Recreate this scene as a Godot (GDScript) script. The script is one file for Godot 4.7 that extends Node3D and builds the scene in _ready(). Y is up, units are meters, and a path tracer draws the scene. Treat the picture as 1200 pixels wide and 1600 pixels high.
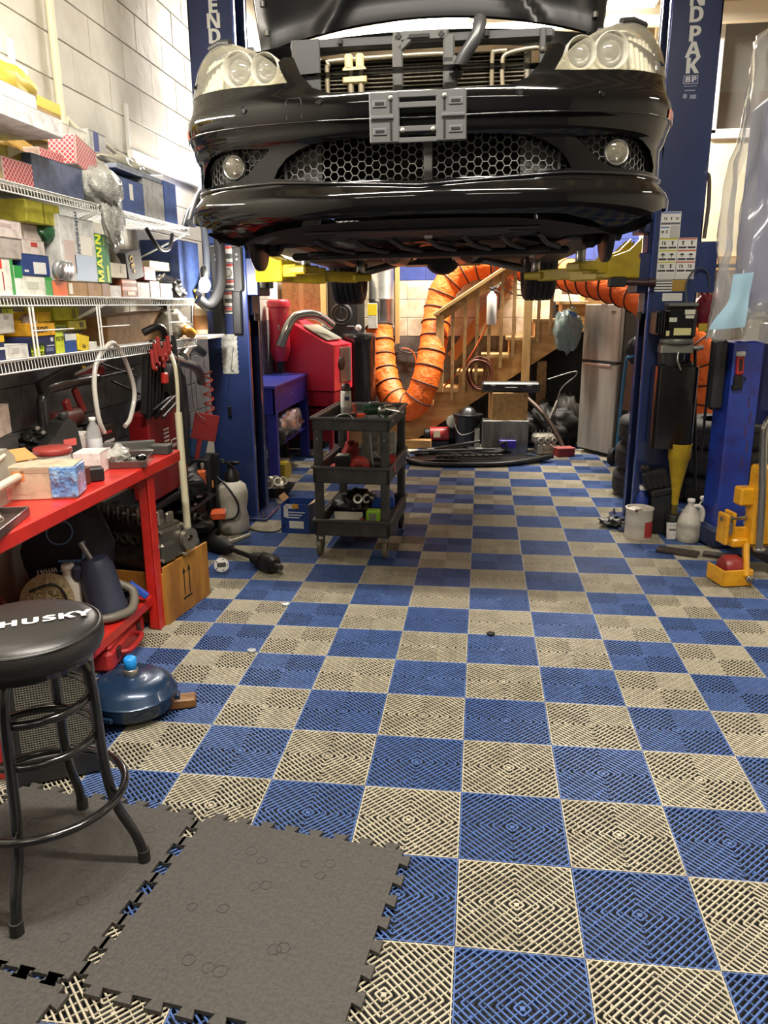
extends Node3D
# Two-post lift bay of a repair garage. Metres, y up; x runs along the tile rows, z along the bay towards the viewer.

class S:
	# collects triangles of one part
	var v := PackedVector3Array()
	var n := PackedVector3Array()
	var t := PackedVector2Array()
	var x := Transform3D.IDENTITY
	func at(p: Vector3, e := Vector3.ZERO) -> S:
		x = Transform3D(Basis.from_euler(e * PI / 180.0), p)
		return self
	func tri(a: Vector3, b: Vector3, c: Vector3, na: Vector3, nb: Vector3, nc: Vector3) -> void:
		if (b - a).cross(c - a).dot(na + nb + nc) > 0.0:
			var s := b; b = c; c = s
			s = nb; nb = nc; nc = s
		v.append(x * a); v.append(x * b); v.append(x * c)
		n.append((x.basis * na).normalized()); n.append((x.basis * nb).normalized()); n.append((x.basis * nc).normalized())
		for q in [[a, na], [b, nb], [c, nc]]:
			var p: Vector3 = q[0]; var m: Vector3 = q[1].abs()
			t.append(Vector2(p.x, p.y) if m.z >= m.x and m.z >= m.y else (Vector2(p.z, p.y) if m.x >= m.y else Vector2(p.x, p.z)))
	func quad(a: Vector3, b: Vector3, c: Vector3, d: Vector3, nn := Vector3.ZERO) -> S:
		if nn == Vector3.ZERO: nn = (c - a).cross(b - a)
		if nn.length_squared() < 1e-20: nn = Vector3.UP
		nn = nn.normalized()
		tri(a, b, c, nn, nn, nn); tri(a, c, d, nn, nn, nn)
		return self
	func box(c: Vector3, s: Vector3, b := 0.0) -> S:
		var h := s * 0.5
		b = minf(b, minf(h.x, minf(h.y, h.z)) * 0.9)
		for ax in 3:
			var i := (ax + 1) % 3; var j := (ax + 2) % 3
			for sg in [-1.0, 1.0]:
				var p := []
				for q in [[-1, -1], [1, -1], [1, 1], [-1, 1]]:
					var w := Vector3.ZERO
					w[ax] = sg * h[ax]; w[i] = q[0] * (h[i] - b); w[j] = q[1] * (h[j] - b)
					p.append(c + w)
				var m := Vector3.ZERO; m[ax] = sg
				quad(p[0], p[1], p[2], p[3], m)
			if b > 0.0:
				for si in [-1.0, 1.0]:
					for sj in [-1.0, 1.0]:
						var p := []
						for e in [[-1, 0], [1, 0], [1, 1], [-1, 1]]:
							var w := Vector3.ZERO
							w[ax] = e[0] * (h[ax] - b)
							w[i] = si * (h[i] - (b if e[1] == 1 else 0.0)); w[j] = sj * (h[j] - (b if e[1] == 0 else 0.0))
							p.append(c + w)
						var m := Vector3.ZERO; m[i] = si; m[j] = sj
						quad(p[0], p[1], p[2], p[3], m)
		if b > 0.0:
			for sx in [-1.0, 1.0]:
				for sy in [-1.0, 1.0]:
					for sz in [-1.0, 1.0]:
						var m := Vector3(sx, sy, sz)
						var k := c + m * (h - Vector3.ONE * b)
						var mm := m.normalized()
						tri(k + Vector3(sx * b, 0, 0), k + Vector3(0, sy * b, 0), k + Vector3(0, 0, sz * b), mm, mm, mm)
		return self
	func bar(a: Vector3, b: Vector3, w: float, h: float, bev := 0.0) -> S:
		# box beam from a to b, w across, h high
		var keep := x
		var d := b - a
		var zz := d.normalized()
		var up := Vector3.UP if absf(zz.y) < 0.98 else Vector3.RIGHT
		var xx := up.cross(zz).normalized()
		x = keep * Transform3D(Basis(xx, zz.cross(xx), zz), (a + b) * 0.5)
		box(Vector3.ZERO, Vector3(w, h, d.length()), bev)
		x = keep
		return self
	func tube(pts: Array, r, seg := 8, caps := true, closed := false) -> S:
		var m := pts.size()
		var rings := []; var nors := []
		var up := Vector3.ZERO
		for i in m:
			var a: Vector3 = pts[(i - 1 + m) % m] if (closed or i > 0) else pts[i]
			var b: Vector3 = pts[(i + 1) % m] if (closed or i < m - 1) else pts[i]
			var d := (b - a).normalized()
			if up == Vector3.ZERO: up = Vector3.UP if absf(d.y) < 0.9 else Vector3.RIGHT
			var s := d.cross(up).normalized()
			up = s.cross(d).normalized()
			var rr: float = r[i] if r is Array else r
			var ring := []; var nor := []
			for k in seg:
				var an := TAU * k / seg
				var o := s * cos(an) + up * sin(an)
				ring.append(pts[i] + o * rr); nor.append(o)
			rings.append(ring); nors.append(nor)
		for i in (m if closed else m - 1):
			var j := (i + 1) % m
			for k in seg:
				var l := (k + 1) % seg
				tri(rings[i][k], rings[i][l], rings[j][l], nors[i][k], nors[i][l], nors[j][l])
				tri(rings[i][k], rings[j][l], rings[j][k], nors[i][k], nors[j][l], nors[j][k])
		if caps and not closed:
			for e in [0, m - 1]:
				var o: Vector3 = (pts[0] - pts[1]) if e == 0 else (pts[m - 1] - pts[m - 2])
				o = o.normalized()
				for k in seg: tri(pts[e], rings[e][k], rings[e][(k + 1) % seg], o, o, o)
		return self
	func lathe(prof: Array, seg := 20, c := Vector3.ZERO, squash := Vector3.ONE) -> S:
		# prof: Vector2(radius, height) along the outline
		var m := prof.size()
		var sn := []
		for i in m - 1:
			var d: Vector2 = prof[i + 1] - prof[i]
			sn.append(Vector2(d.y, -d.x).normalized())
		for i in m - 1:
			var n0: Vector2 = sn[i]; var n1: Vector2 = sn[i]
			if i > 0 and sn[i - 1].dot(sn[i]) > 0.6: n0 = (sn[i - 1] + sn[i]).normalized()
			if i < m - 2 and sn[i + 1].dot(sn[i]) > 0.6: n1 = (sn[i + 1] + sn[i]).normalized()
			for k in seg:
				var a0 := TAU * k / seg; var a1 := TAU * (k + 1) / seg
				var p := []; var q := []
				for e in [[prof[i], a0, n0], [prof[i], a1, n0], [prof[i + 1], a1, n1], [prof[i + 1], a0, n1]]:
					p.append(c + Vector3(e[0].x * cos(e[1]), e[0].y, e[0].x * sin(e[1])) * squash)
					q.append(Vector3(e[2].x * cos(e[1]), e[2].y, e[2].x * sin(e[1])))
				if prof[i].x > 1e-6: tri(p[0], p[1], p[2], q[0], q[1], q[2])
				if prof[i + 1].x > 1e-6: tri(p[0], p[2], p[3], q[0], q[2], q[3])
		return self
	func cyl(c: Vector3, r: float, h: float, seg := 16, b := 0.0) -> S:
		# upright cylinder, c at the centre
		var p := [Vector2(0, -h / 2)]
		if b > 0: p.append_array([Vector2(r - b, -h / 2), Vector2(r, -h / 2 + b), Vector2(r, h / 2 - b), Vector2(r - b, h / 2)])
		else: p.append_array([Vector2(r, -h / 2), Vector2(r, h / 2)])
		p.append(Vector2(0, h / 2))
		return lathe(p, seg, c)
	func rod(a: Vector3, b: Vector3, r: float, seg := 10) -> S:
		return tube([a, b], r, seg)
	func ball(c: Vector3, r: Vector3, seg := 12) -> S:
		var p := []
		for i in seg + 1:
			var a := -PI / 2 + PI * i / seg
			p.append(Vector2(cos(a), sin(a)))
		var keep := x
		x = keep * Transform3D(Basis.from_scale(r), c)
		lathe(p, seg + 4)
		x = keep
		return self
	func prism(poly: PackedVector2Array, z0: float, z1: float, smooth := false) -> S:
		# outline in x, y pushed along z
		var ix := Geometry2D.triangulate_polygon(poly)
		for z in [z0, z1]:
			var m := Vector3(0, 0, signf(z - (z0 + z1) * 0.5))
			for i in range(0, ix.size(), 3):
				tri(Vector3(poly[ix[i]].x, poly[ix[i]].y, z), Vector3(poly[ix[i + 1]].x, poly[ix[i + 1]].y, z), Vector3(poly[ix[i + 2]].x, poly[ix[i + 2]].y, z), m, m, m)
		var cw := 1.0 if Geometry2D.is_polygon_clockwise(poly) else -1.0
		var m := poly.size()
		var sn := []
		for i in m:
			var d := poly[(i + 1) % m] - poly[i]
			sn.append(Vector2(-d.y, d.x).normalized() * cw)
		for i in m:
			var j := (i + 1) % m
			var n0: Vector2 = sn[i]; var n1: Vector2 = sn[i]
			if smooth:
				n0 = (sn[i] + sn[(i - 1 + m) % m]).normalized(); n1 = (sn[i] + sn[j]).normalized()
			var a := Vector3(poly[i].x, poly[i].y, z0); var b := Vector3(poly[j].x, poly[j].y, z0)
			var c := Vector3(poly[j].x, poly[j].y, z1); var d := Vector3(poly[i].x, poly[i].y, z1)
			var e0 := Vector3(n0.x, n0.y, 0); var e1 := Vector3(n1.x, n1.y, 0)
			tri(a, b, c, e0, e1, e1); tri(a, c, d, e0, e1, e0)
		return self
	func grid(nu: int, nv: int, f: Callable) -> S:
		# smooth sheet from f(u, v), u and v in 0..1
		var P := []; var Q := []
		for i in nu + 1:
			var row := []
			for j in nv + 1: row.append(f.call(float(i) / nu, float(j) / nv))
			P.append(row)
		for i in nu + 1:
			var row := []
			for j in nv + 1:
				var du: Vector3 = P[mini(i + 1, nu)][j] - P[maxi(i - 1, 0)][j]
				var dv: Vector3 = P[i][mini(j + 1, nv)] - P[i][maxi(j - 1, 0)]
				var c := du.cross(dv)
				row.append(c.normalized() if c.length_squared() > 1e-16 else Vector3.UP)
			Q.append(row)
		for i in nu:
			for j in nv:
				tri(P[i][j], P[i + 1][j], P[i + 1][j + 1], Q[i][j], Q[i + 1][j], Q[i + 1][j + 1])
				tri(P[i][j], P[i + 1][j + 1], P[i][j + 1], Q[i][j], Q[i + 1][j + 1], Q[i][j + 1])
		return self
	func mesh() -> ArrayMesh:
		var a := []
		a.resize(Mesh.ARRAY_MAX)
		a[Mesh.ARRAY_VERTEX] = v; a[Mesh.ARRAY_NORMAL] = n; a[Mesh.ARRAY_TEX_UV] = t
		var m := ArrayMesh.new()
		m.add_surface_from_arrays(Mesh.PRIMITIVE_TRIANGLES, a)
		return m

var taken := {}
var mats := {}
var texs := {}
var rng := RandomNumberGenerator.new()

func numbered(called: String) -> String:
	taken[called] = taken.get(called, -1) + 1
	return called if taken[called] == 0 else "%s_%03d" % [called, taken[called]]
func tag(o: Node, label: String, category: String, group := "") -> Node:
	o.set_meta("label", label); o.set_meta("category", category)
	if group: o.set_meta("group", group)
	return o
func put(o: Node3D, called: String, parent: Node, at := Vector3.ZERO, turn := Vector3.ZERO) -> void:
	if parent == self: called = numbered(called)
	o.name = called
	parent.add_child(o, true)
	o.position = at; o.rotation_degrees = turn
func obj(called: String, shape, m: Material, parent: Node = self, at := Vector3.ZERO, turn := Vector3.ZERO) -> MeshInstance3D:
	var o := MeshInstance3D.new()
	o.mesh = shape.mesh() if shape is S else shape
	o.material_override = m
	put(o, called, parent, at, turn)
	return o
func thing(called: String, label: String, category: String, at := Vector3.ZERO, turn := Vector3.ZERO, group := "") -> Node3D:
	var o := Node3D.new()
	put(o, called, self, at, turn)
	tag(o, label, category, group)
	return o
func struct(called: String, shape, m: Material, parent: Node = self, at := Vector3.ZERO, turn := Vector3.ZERO) -> MeshInstance3D:
	var o := obj(called, shape, m, parent, at, turn)
	if parent == self: o.set_meta("kind", "structure")
	return o
func hx(c: String) -> Color: return Color.html(c)
func mat(c: String, rough := 0.6, metal := 0.0, o := {}) -> StandardMaterial3D:
	var key := "%s/%s/%s/%s" % [c, rough, metal, o]
	if mats.has(key): return mats[key]
	var m := StandardMaterial3D.new()
	m.albedo_color = hx(c); m.roughness = rough; m.metallic = metal
	if o.has("coat"):
		m.clearcoat_enabled = true; m.clearcoat = o.coat; m.clearcoat_roughness = o.get("coat_rough", 0.05)
	if o.has("alpha"):
		m.transparency = BaseMaterial3D.TRANSPARENCY_ALPHA; m.albedo_color.a = o.alpha
	if o.has("noise"):   # speckle, dirt and grain in the stuff itself: [other colour, cells per metre, how much]
		m.albedo_color = Color.WHITE
		m.albedo_texture = blend_tex(c, o.noise[0], o.noise[2], o.get("seed", 1))
		m.uv1_triplanar = true; m.uv1_world_triplanar = o.get("world", false)
		m.uv1_scale = Vector3.ONE * o.noise[1] / 8.0
		if o.has("stretch"): m.uv1_scale *= o.stretch
	if o.has("grain"):   # one shared mottle that only deepens the colour a little: cells per metre
		if not texs.has("grain"): texs["grain"] = blend_tex("ffffff", "d8d8d8", 0.3, 3)
		m.albedo_texture = texs["grain"]
		m.uv1_triplanar = true; m.uv1_scale = Vector3.ONE * o.grain / 8.0
	if o.has("bump"):    # [depth, cells per metre]
		m.normal_enabled = true; m.normal_texture = bump_tex(o.get("seed", 1)); m.normal_scale = o.bump[0]
		m.uv1_triplanar = true
		if not (o.has("noise") or o.has("grain")): m.uv1_scale = Vector3.ONE * o.bump[1] / 8.0
	if o.has("emit"):
		m.emission_enabled = true; m.emission = hx(o.get("emit_color", c)); m.emission_energy_multiplier = o.emit
	if o.has("back"):
		m.backlight_enabled = true; m.backlight = hx(o.back)
	mats[key] = m
	return m
func noise_img(seed_: int) -> Image:
	if texs.has(seed_): return texs[seed_]
	var f := FastNoiseLite.new()
	f.seed = seed_; f.frequency = 8.0 / 256.0; f.fractal_octaves = 5; f.fractal_gain = 0.6
	var im := f.get_seamless_image(256, 256)
	im.convert(Image.FORMAT_L8)
	texs[seed_] = im
	return im
func blend_tex(a: String, b: String, amount: float, seed_: int) -> ImageTexture:
	var src := noise_img(seed_).get_data()
	var c0 := hx(a); var c1 := hx(b)
	var pal := []
	for i in 256:
		var k := clampf((i / 255.0 - 0.5) * 2.2 + amount, 0, 1)
		pal.append(c0.lerp(c1, k))
	var out := PackedByteArray()
	out.resize(256 * 256 * 3)
	for i in src.size():
		var c: Color = pal[src[i]]
		out[i * 3] = int(c.r * 255); out[i * 3 + 1] = int(c.g * 255); out[i * 3 + 2] = int(c.b * 255)
	return ImageTexture.create_from_image(Image.create_from_data(256, 256, false, Image.FORMAT_RGB8, out))
func bump_tex(seed_: int) -> ImageTexture:
	var key := "bump%d" % seed_
	if texs.has(key): return texs[key]
	var im := noise_img(seed_).duplicate()
	im.convert(Image.FORMAT_RGBA8)
	im.bump_map_to_normal_map(6.0)
	texs[key] = ImageTexture.create_from_image(im)
	return texs[key]
var font_bold: FontVariation
func text(what: String, high: float, m: Material, parent: Node, at: Vector3, turn := Vector3.ZERO, deep := 0.001, bold := 0.25, wide := 1.0) -> MeshInstance3D:
	var f := FontVariation.new()
	var sf := SystemFont.new()
	sf.font_names = PackedStringArray(["Droid Sans"]); sf.font_weight = 700
	f.base_font = sf; f.variation_embolden = bold
	var tm := TextMesh.new()
	tm.text = what; tm.font = f; tm.font_size = 48; tm.pixel_size = high / 34.5; tm.depth = deep; tm.curve_step = 3.0
	var o := MeshInstance3D.new()
	o.mesh = tm; o.material_override = m
	put(o, "lettering", parent, at, turn)
	o.scale = Vector3(wide, 1, 1)
	return o
func curve(pts: Array, n := 6, closed := false) -> Array:
	# smooth line through the points
	var o := []
	var m := pts.size()
	for i in (m if closed else m - 1):
		var a: Vector3 = pts[(i - 1 + m) % m] if (closed or i > 0) else pts[i]
		var b: Vector3 = pts[i]
		var c: Vector3 = pts[(i + 1) % m]
		var d: Vector3 = pts[(i + 2) % m] if (closed or i < m - 2) else c
		for k in n: o.append(b.cubic_interpolate(c, a, d, float(k) / n))
	if not closed: o.append(pts[m - 1])
	return o
func V(x: float, y: float, z: float) -> Vector3: return Vector3(x, y, z)
func V2(a: Array) -> PackedVector2Array:
	var p := PackedVector2Array()
	for i in range(0, a.size(), 2): p.append(Vector2(a[i], a[i + 1]))
	return p
func rrect(w: float, h: float, r: float, seg := 4) -> PackedVector2Array:
	var p := PackedVector2Array()
	for q in [[1, 1, 0], [-1, 1, 1], [-1, -1, 2], [1, -1, 3]]:
		for i in seg + 1:
			var a: float = (q[2] + float(i) / seg) * PI / 2
			p.append(Vector2(q[0] * (w / 2 - r) + r * cos(a), q[1] * (h / 2 - r) + r * sin(a)))
	return p

func _ready() -> void:
	rng.seed = 7
	camera_and_light()
	shell()
	tiled_floor()
	lift()
	car()
	left_side()
	middle()
	right_side()

func camera_and_light() -> void:
	var cam := Camera3D.new()
	cam.name = "camera"
	cam.fov = 66.82
	cam.near = 0.05; cam.far = 60
	add_child(cam)
	cam.transform = Transform3D(Basis.from_euler(V(deg_to_rad(-14.993), deg_to_rad(7.036), deg_to_rad(-0.32)), EULER_ORDER_YXZ), V(0.0247, 1.4808, 1.5308))
	cam.current = true
	var env := Environment.new()
	env.background_mode = Environment.BG_COLOR
	env.background_color = Color.BLACK
	env.ambient_light_source = Environment.AMBIENT_SOURCE_DISABLED
	env.tonemap_mode = Environment.TONE_MAPPER_LINEAR
	env.tonemap_exposure = 1.06
	env.sdfgi_enabled = true; env.ssao_enabled = true; env.ssil_enabled = true
	var we := WorldEnvironment.new()
	we.name = "world_environment"
	we.environment = env
	add_child(we)
	# twin-tube fixtures under the joists: [x, y, z, turn about y, energy]
	var spots := [[-1.0, 3.7, 2.7, 90, 2.5], [1.2, 3.7, 2.7, 90, 2.5], [-0.75, 3.9, -0.1, 90, 13.0], [0.65, 3.9, -0.1, 90, 13.0],
		[3.9, 3.9, -2.6, 0, 2.0], [-0.75, 4.05, -6.6, 90, 26.0], [0.9, 4.05, -6.55, 90, 40.0]]
	for i in spots.size():
		var s: Array = spots[i]
		fixture(V(s[0], s[1], s[2]), s[3], s[4], ["twin-tube ceiling light above the bay entrance by the shelving side", "twin-tube ceiling light above the bay entrance on the open side", "twin-tube ceiling light above the foam mats", "twin-tube ceiling light above the tiled aisle", "twin-tube ceiling light in the neighbouring bay", "twin-tube ceiling light above the blue bench", "twin-tube ceiling light above the stairs"][i])

func fixture(p: Vector3, turn: float, energy: float, label: String) -> void:
	var o := thing("ceiling_light", label, "light", p, V(0, turn, 0), "ceiling lights")
	obj("housing", S.new().box(V(0, 0.05, 0), V(0.16, 0.06, 1.24), 0.01).rod(V(0, 0.08, -0.4), V(0, 0.36, -0.4), 0.006).rod(V(0, 0.08, 0.4), V(0, 0.36, 0.4), 0.006), mat("e8e8e4", 0.5), o)
	for x in [-0.045, 0.045]:
		obj("light_tube", S.new().rod(V(x, 0, -0.59), V(x, 0, 0.59), 0.013, 10), mat("fffaf0", 0.4, 0, {"emit": 14.0, "emit_color": "fff6e0"}), o)
	area_light(o, V(0, -0.02, 0), V(-90, 0, 0), Vector2(0.12, 1.18), energy)
func area_light(o: Node3D, p: Vector3, turn: Vector3, size: Vector2, energy: float, c := "fff7ea") -> void:
	var l := AreaLight3D.new()
	l.area_size = size; l.light_energy = energy; l.light_color = hx(c)
	l.area_range = 20.0; l.area_attenuation = 2.0; l.shadow_enabled = true
	put(l, "lamp_light", o, p, turn)

func block_wall(parent: Node3D, along: Vector3, origin: Vector3, out: Vector3, cells: Array, turn: float) -> void:
	# blocks 0.4 by 0.2 with recessed joints; cells: [column, course, material]
	var meshes := []
	for k in 3: meshes.append(S.new().box(Vector3.ZERO, V(0.396, 0.196, 0.03), 0.003).mesh())
	for c in cells:
		var off: float = 0.2 if int(c[1]) % 2 else 0.0
		var p: Vector3 = origin + along * (0.4 * c[0] + off + 0.2) + V(0, 0.2 * c[1] + 0.1, 0) + out * (rng.randf() * 0.002 - 0.0105)
		obj("block", meshes[rng.randi() % 3], c[2], parent, p, V(rng.randf_range(-0.15, 0.15), turn + rng.randf_range(-0.15, 0.15), 0))

func shell() -> void:
	var cream := mat("cfccc0", 0.55, 0, {"noise": ["c5c1b3", 3.0, 0.35], "bump": [0.12, 90], "world": true})
	var cream2 := mat("ccc8bc", 0.55, 0, {"noise": ["bfbaac", 3.0, 0.35], "seed": 2, "bump": [0.12, 90], "world": true})
	var grey := mat("84868a", 0.7, 0, {"noise": ["6d6e72", 5.0, 0.4], "world": true})
	var dgrey := mat("6b655d", 0.8, 0, {"noise": ["4f4a44", 4.0, 0.45], "seed": 3, "world": true})
	var blue := mat("3c4c93", 0.6, 0, {"noise": ["34437f", 5.0, 0.4], "world": true})
	var old := mat("d8cdb4", 0.75, 0, {"noise": ["b8a98c", 4.0, 0.4], "seed": 4, "world": true})
	var mortar := mat("cbc7ba", 0.7)
	# left wall
	var wl := struct("wall_left", S.new().box(V(-2.17, 2.15, -1.5), V(0.22, 4.3, 12.4)), mortar)
	var cells := []
	for c in 17:
		for r in range(2, 19):
			if r < 4 and c > 14: continue
			cells.append([c, r, (grey if r < 6 else (cream if rng.randf() < 0.5 else cream2))])
	block_wall(wl, V(0, 0, 1), V(-2.05, 0.13, -7.4), V(1, 0, 0), cells, 90)
	# back wall
	var wb := struct("wall_back", S.new().box(V(1.5, 2.15, -7.52), V(7.6, 4.3, 0.22)), mat("a79f90", 0.8))
	cells = []
	for c in range(0, 10):
		for r in range(0, 13):
			cells.append([c, r, dgrey if r < 5 else (old if r < 8 else blue)])
	block_wall(wb, V(1, 0, 0), V(-2.2, 0.13, -7.4), V(0, 0, 1), cells, 0)
	struct("wall_right", S.new().box(V(5.1, 2.15, -1.5), V(0.2, 4.3, 12.4)), mat("cfc9ba", 0.7))
	struct("wall_front", S.new().box(V(1.5, 2.15, 4.7), V(7.6, 4.3, 0.2)), mat("6f6d68", 0.6))
	# ceiling boards on joists
	var wood := mat("d8c7a0", 0.7, 0, {"noise": ["bfa878", 6.0, 0.4], "stretch": V(1, 1, 0.15), "world": true})
	var ce := struct("ceiling", S.new().box(V(1.5, 4.36, -1.5), V(7.6, 0.12, 12.6)), mat("d2c6aa", 0.7))
	var jm := S.new().box(Vector3.ZERO, V(0.045, 0.19, 12.0), 0.003).mesh()
	for i in 18: obj("joist", jm, wood, ce, V(-1.9 + i * 0.4, 4.2, -1.45))
	obj("header_beam", S.new().box(V(1.5, 4.03, -6.8), V(7.0, 0.16, 0.09), 0.004), mat("e4dcc8", 0.6), ce)
	# office wall standing over the storage under the stairs' landing
	var drywall := mat("e9e0c2", 0.7, 0, {"noise": ["dfd4b2", 3.0, 0.35], "world": true})
	var wo := struct("wall_office", S.new().box(V(3.275, 2.49, -7.05), V(3.35, 1.12, 0.1)).box(V(3.275, 4.175, -7.05), V(3.35, 0.25, 0.1)).box(V(1.885, 3.55, -7.05), V(0.57, 1.0, 0.1)).box(V(4.2, 3.55, -7.05), V(1.5, 1.0, 0.1)), drywall)
	obj("sill_board", S.new().box(V(3.275, 1.86, -6.99), V(3.35, 0.14, 0.05), 0.004), mat("c9a76c", 0.6, 0, {"noise": ["b48f55", 8.0, 0.4], "stretch": V(0.15, 1, 1)}), wo)
	struct("trim_1", S.new().box(V(3.275, 1.76, -7.2), V(3.35, 0.06, 0.4), 0.004), mat("b08c56", 0.6))
	# the window in it
	var w := thing("window_1", "white framed office window with dark glass above the plastic sheeting", "window", V(2.84, 3.55, -7.05))
	w.set_meta("kind", "structure")
	var fr := S.new()
	for q in [[0, 0.5, 1.36, 0.09], [0, -0.5, 1.36, 0.09], [-0.66, 0, 0.09, 1.0], [0.66, 0, 0.09, 1.0]]: fr.box(V(q[0], q[1], 0.045), V(q[2], q[3], 0.05), 0.008)
	fr.box(V(0.0, 0, 0.02), V(0.04, 0.92, 0.04), 0.006)
	obj("window_frame", fr, mat("f2f1ec", 0.4), w)
	for sx in [-0.32, 0.32]: obj("pane", S.new().box(V(sx, 0, 0.0), V(0.6, 0.92, 0.006)), mat("8c8c88", 0.06, 0, {"alpha": 0.3}), w)
	obj("inner_board", S.new().box(V(0, -0.3, -0.06), V(1.2, 0.38, 0.02)), mat("8d6a50", 0.6), w)
	obj("reflection_panel", S.new().box(V(0, 0.0, -0.09), V(1.3, 1.0, 0.01)), mat("b5b3ad", 0.8), w)  # pale panel added behind the panes, its grey stands for the reflected ceiling
	# conduit on the left wall
	tag(obj("conduit", S.new().tube(curve([V(-2.012, 4.05, -2.36), V(-2.012, 2.45, -2.36), V(-2.012, 2.36, -2.4), V(-2.012, 2.33, -2.5)], 5), 0.02, 10).tube(curve([V(-2.012, 2.33, -2.5), V(-2.012, 2.32, -2.8), V(-2.012, 2.27, -3.05)], 6), 0.012, 8), mat("e6dfc4", 0.5)), "cream painted conduit running down the block wall", "pipe")

func tiled_floor() -> void:
	var fl := struct("floor", S.new().box(V(1.5, -0.119, -1.5), V(7.2, 0.2, 12.2)), mat("232325", 0.9, 0, {"noise": ["19191a", 4.0, 0.4], "world": true}))  # slab coloured near black, painting shade into the gaps between ribs
	var T := 0.305; var h := T / 2
	var s := S.new()
	# one tile: rings of upright ribs set as nested diamonds, lower cross ribs under them, a thin frame
	var p := h / 8.0
	var wv := 0.0025; var top := 0.0; var low := -0.0036; var ch := 0.0011
	for qx in [-1.0, 1.0]:
		for qz in [-1.0, 1.0]:
			var along := V(-qx, 0, qz).normalized()     # a rib's own direction
			var across := V(qx, 0, qz).normalized()
			for k in range(1, 16):
				var c := p * k
				var a0 := minf(c, h); var b0 := c - a0
				var A := V(qx * a0, 0, qz * b0); var B := V(qx * b0, 0, qz * a0)
				rib(s, A, B, across, wv, top, low, ch)
			for k in range(-3, 4):
				var c := p * 2.0 * k            # line x' - z' = c in the quadrant's own sense
				var x0 := maxf(c, 0.0); var z0 := x0 - c
				var x1 := minf(h, h + c); var z1 := x1 - c
				rib(s, V(qx * x0, 0, qz * z0), V(qx * x1, 0, qz * z1), along, 0.0013, -0.0026, low - 0.003, 0.0004)
	for q in [[V(-h, 0, -h), V(h, 0, -h), V(0, 0, 1)], [V(-h, 0, h), V(h, 0, h), V(0, 0, 1)], [V(-h, 0, -h), V(-h, 0, h), V(1, 0, 0)], [V(h, 0, -h), V(h, 0, h), V(1, 0, 0)]]:
		var inw: Vector3 = -(q[0] + q[1]) * 0.5 / h * 0.0027
		rib(s, q[0] + inw, q[1] + inw, q[2], 0.0016, -0.0006, -0.017, 0.0004)
	s.box(V(0, -0.004, 0), V(0.012, 0.007, 0.012), 0.001)
	for qx in [-1.0, 1.0]:      # feet carrying the grid above the slab
		for qz in [-1.0, 1.0]:
			for e in [[0.03, 0.03], [0.11, 0.03], [0.03, 0.11], [0.11, 0.11]]: s.box(V(qx * e[0], -0.011, qz * e[1]), V(0.008, 0.012, 0.008))
	var mesh := s.mesh()
	var tan_ := []; var blu := []
	for k in 3:
		tan_.append(mat("b6ae99", 0.45, 0, {"noise": [["958d7a", "9f9784", "a39b88"][k], 9.0 + k, 0.35], "seed": 5 + k, "world": true}))
		blu.append(mat(["4a66a0", "46629b", "4f6ba4"][k], 0.45, 0, {"noise": ["3f5687", 9.0 + k, 0.35], "seed": 5 + k, "world": true}))
	var cam := V(0.02, 0, 1.53)
	var dir := V(-0.1225, 0, -0.9925)
	var near := []; var rest := []
	for i in range(-7, 9):
		for j in range(-2, 24):
			var c := V((i + 0.5) * T, 0, -(j + 0.5) * T)
			if c.z > 0.65 or c.x > 2.6: continue
			var r := c - cam
			var dep := r.dot(dir); var lat := r.dot(V(-dir.z, 0, dir.x))
			var seen := absf(lat) < dep * 0.50 + 0.25 and dep > 1.0
			if i < -5 and j > 0 and j < 8: seen = false
			(near if seen else rest).append([c, (i + j) % 2 == 0, dep])
	near.sort_custom(func(a, b): return a[2] < b[2])
	while near.size() > 300: rest.append(near.pop_back())
	for e in near:
		var o := obj("tile", mesh, (tan_ if e[1] else blu)[rng.randi() % 3], fl, e[0] + V(0, rng.randf_range(-0.0012, 0.0), 0), V(rng.randf_range(-0.25, 0.25), 0, rng.randf_range(-0.25, 0.25)))
	for par in [true, false]:
		var mm := MultiMesh.new()
		mm.transform_format = MultiMesh.TRANSFORM_3D
		mm.mesh = mesh
		var l := rest.filter(func(e): return e[1] == par)
		mm.instance_count = l.size()
		for k in l.size(): mm.set_instance_transform(k, Transform3D(Basis(), l[k][0] - V(0, 0.001, 0)))
		var o := MultiMeshInstance3D.new()
		o.multimesh = mm; o.material_override = (tan_ if par else blu)[0]
		put(o, "far_tiles", fl)
		o.set_meta("kind", "stuff")
func rib(s: S, a: Vector3, b: Vector3, across: Vector3, w: float, top: float, low: float, ch: float) -> void:
	var u := V(0, top, 0); var d := V(0, low, 0); var c := V(0, top - ch, 0)
	var i := across * (w - ch); var o := across * w
	s.quad(a - i + u, a + i + u, b + i + u, b - i + u, Vector3.UP)
	for g in [-1.0, 1.0]:
		s.quad(a + i * g + u, b + i * g + u, b + o * g + c, a + o * g + c, across * g + Vector3.UP)
		s.quad(a + o * g + c, b + o * g + c, b + o * g + d, a + o * g + d, across * g)
	s.quad(a - o + d, a + o + d, b + o + d, b - o + d, Vector3.DOWN)

func lift() -> void:
	for side in [-1, 1]: lift_post(side)

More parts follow.
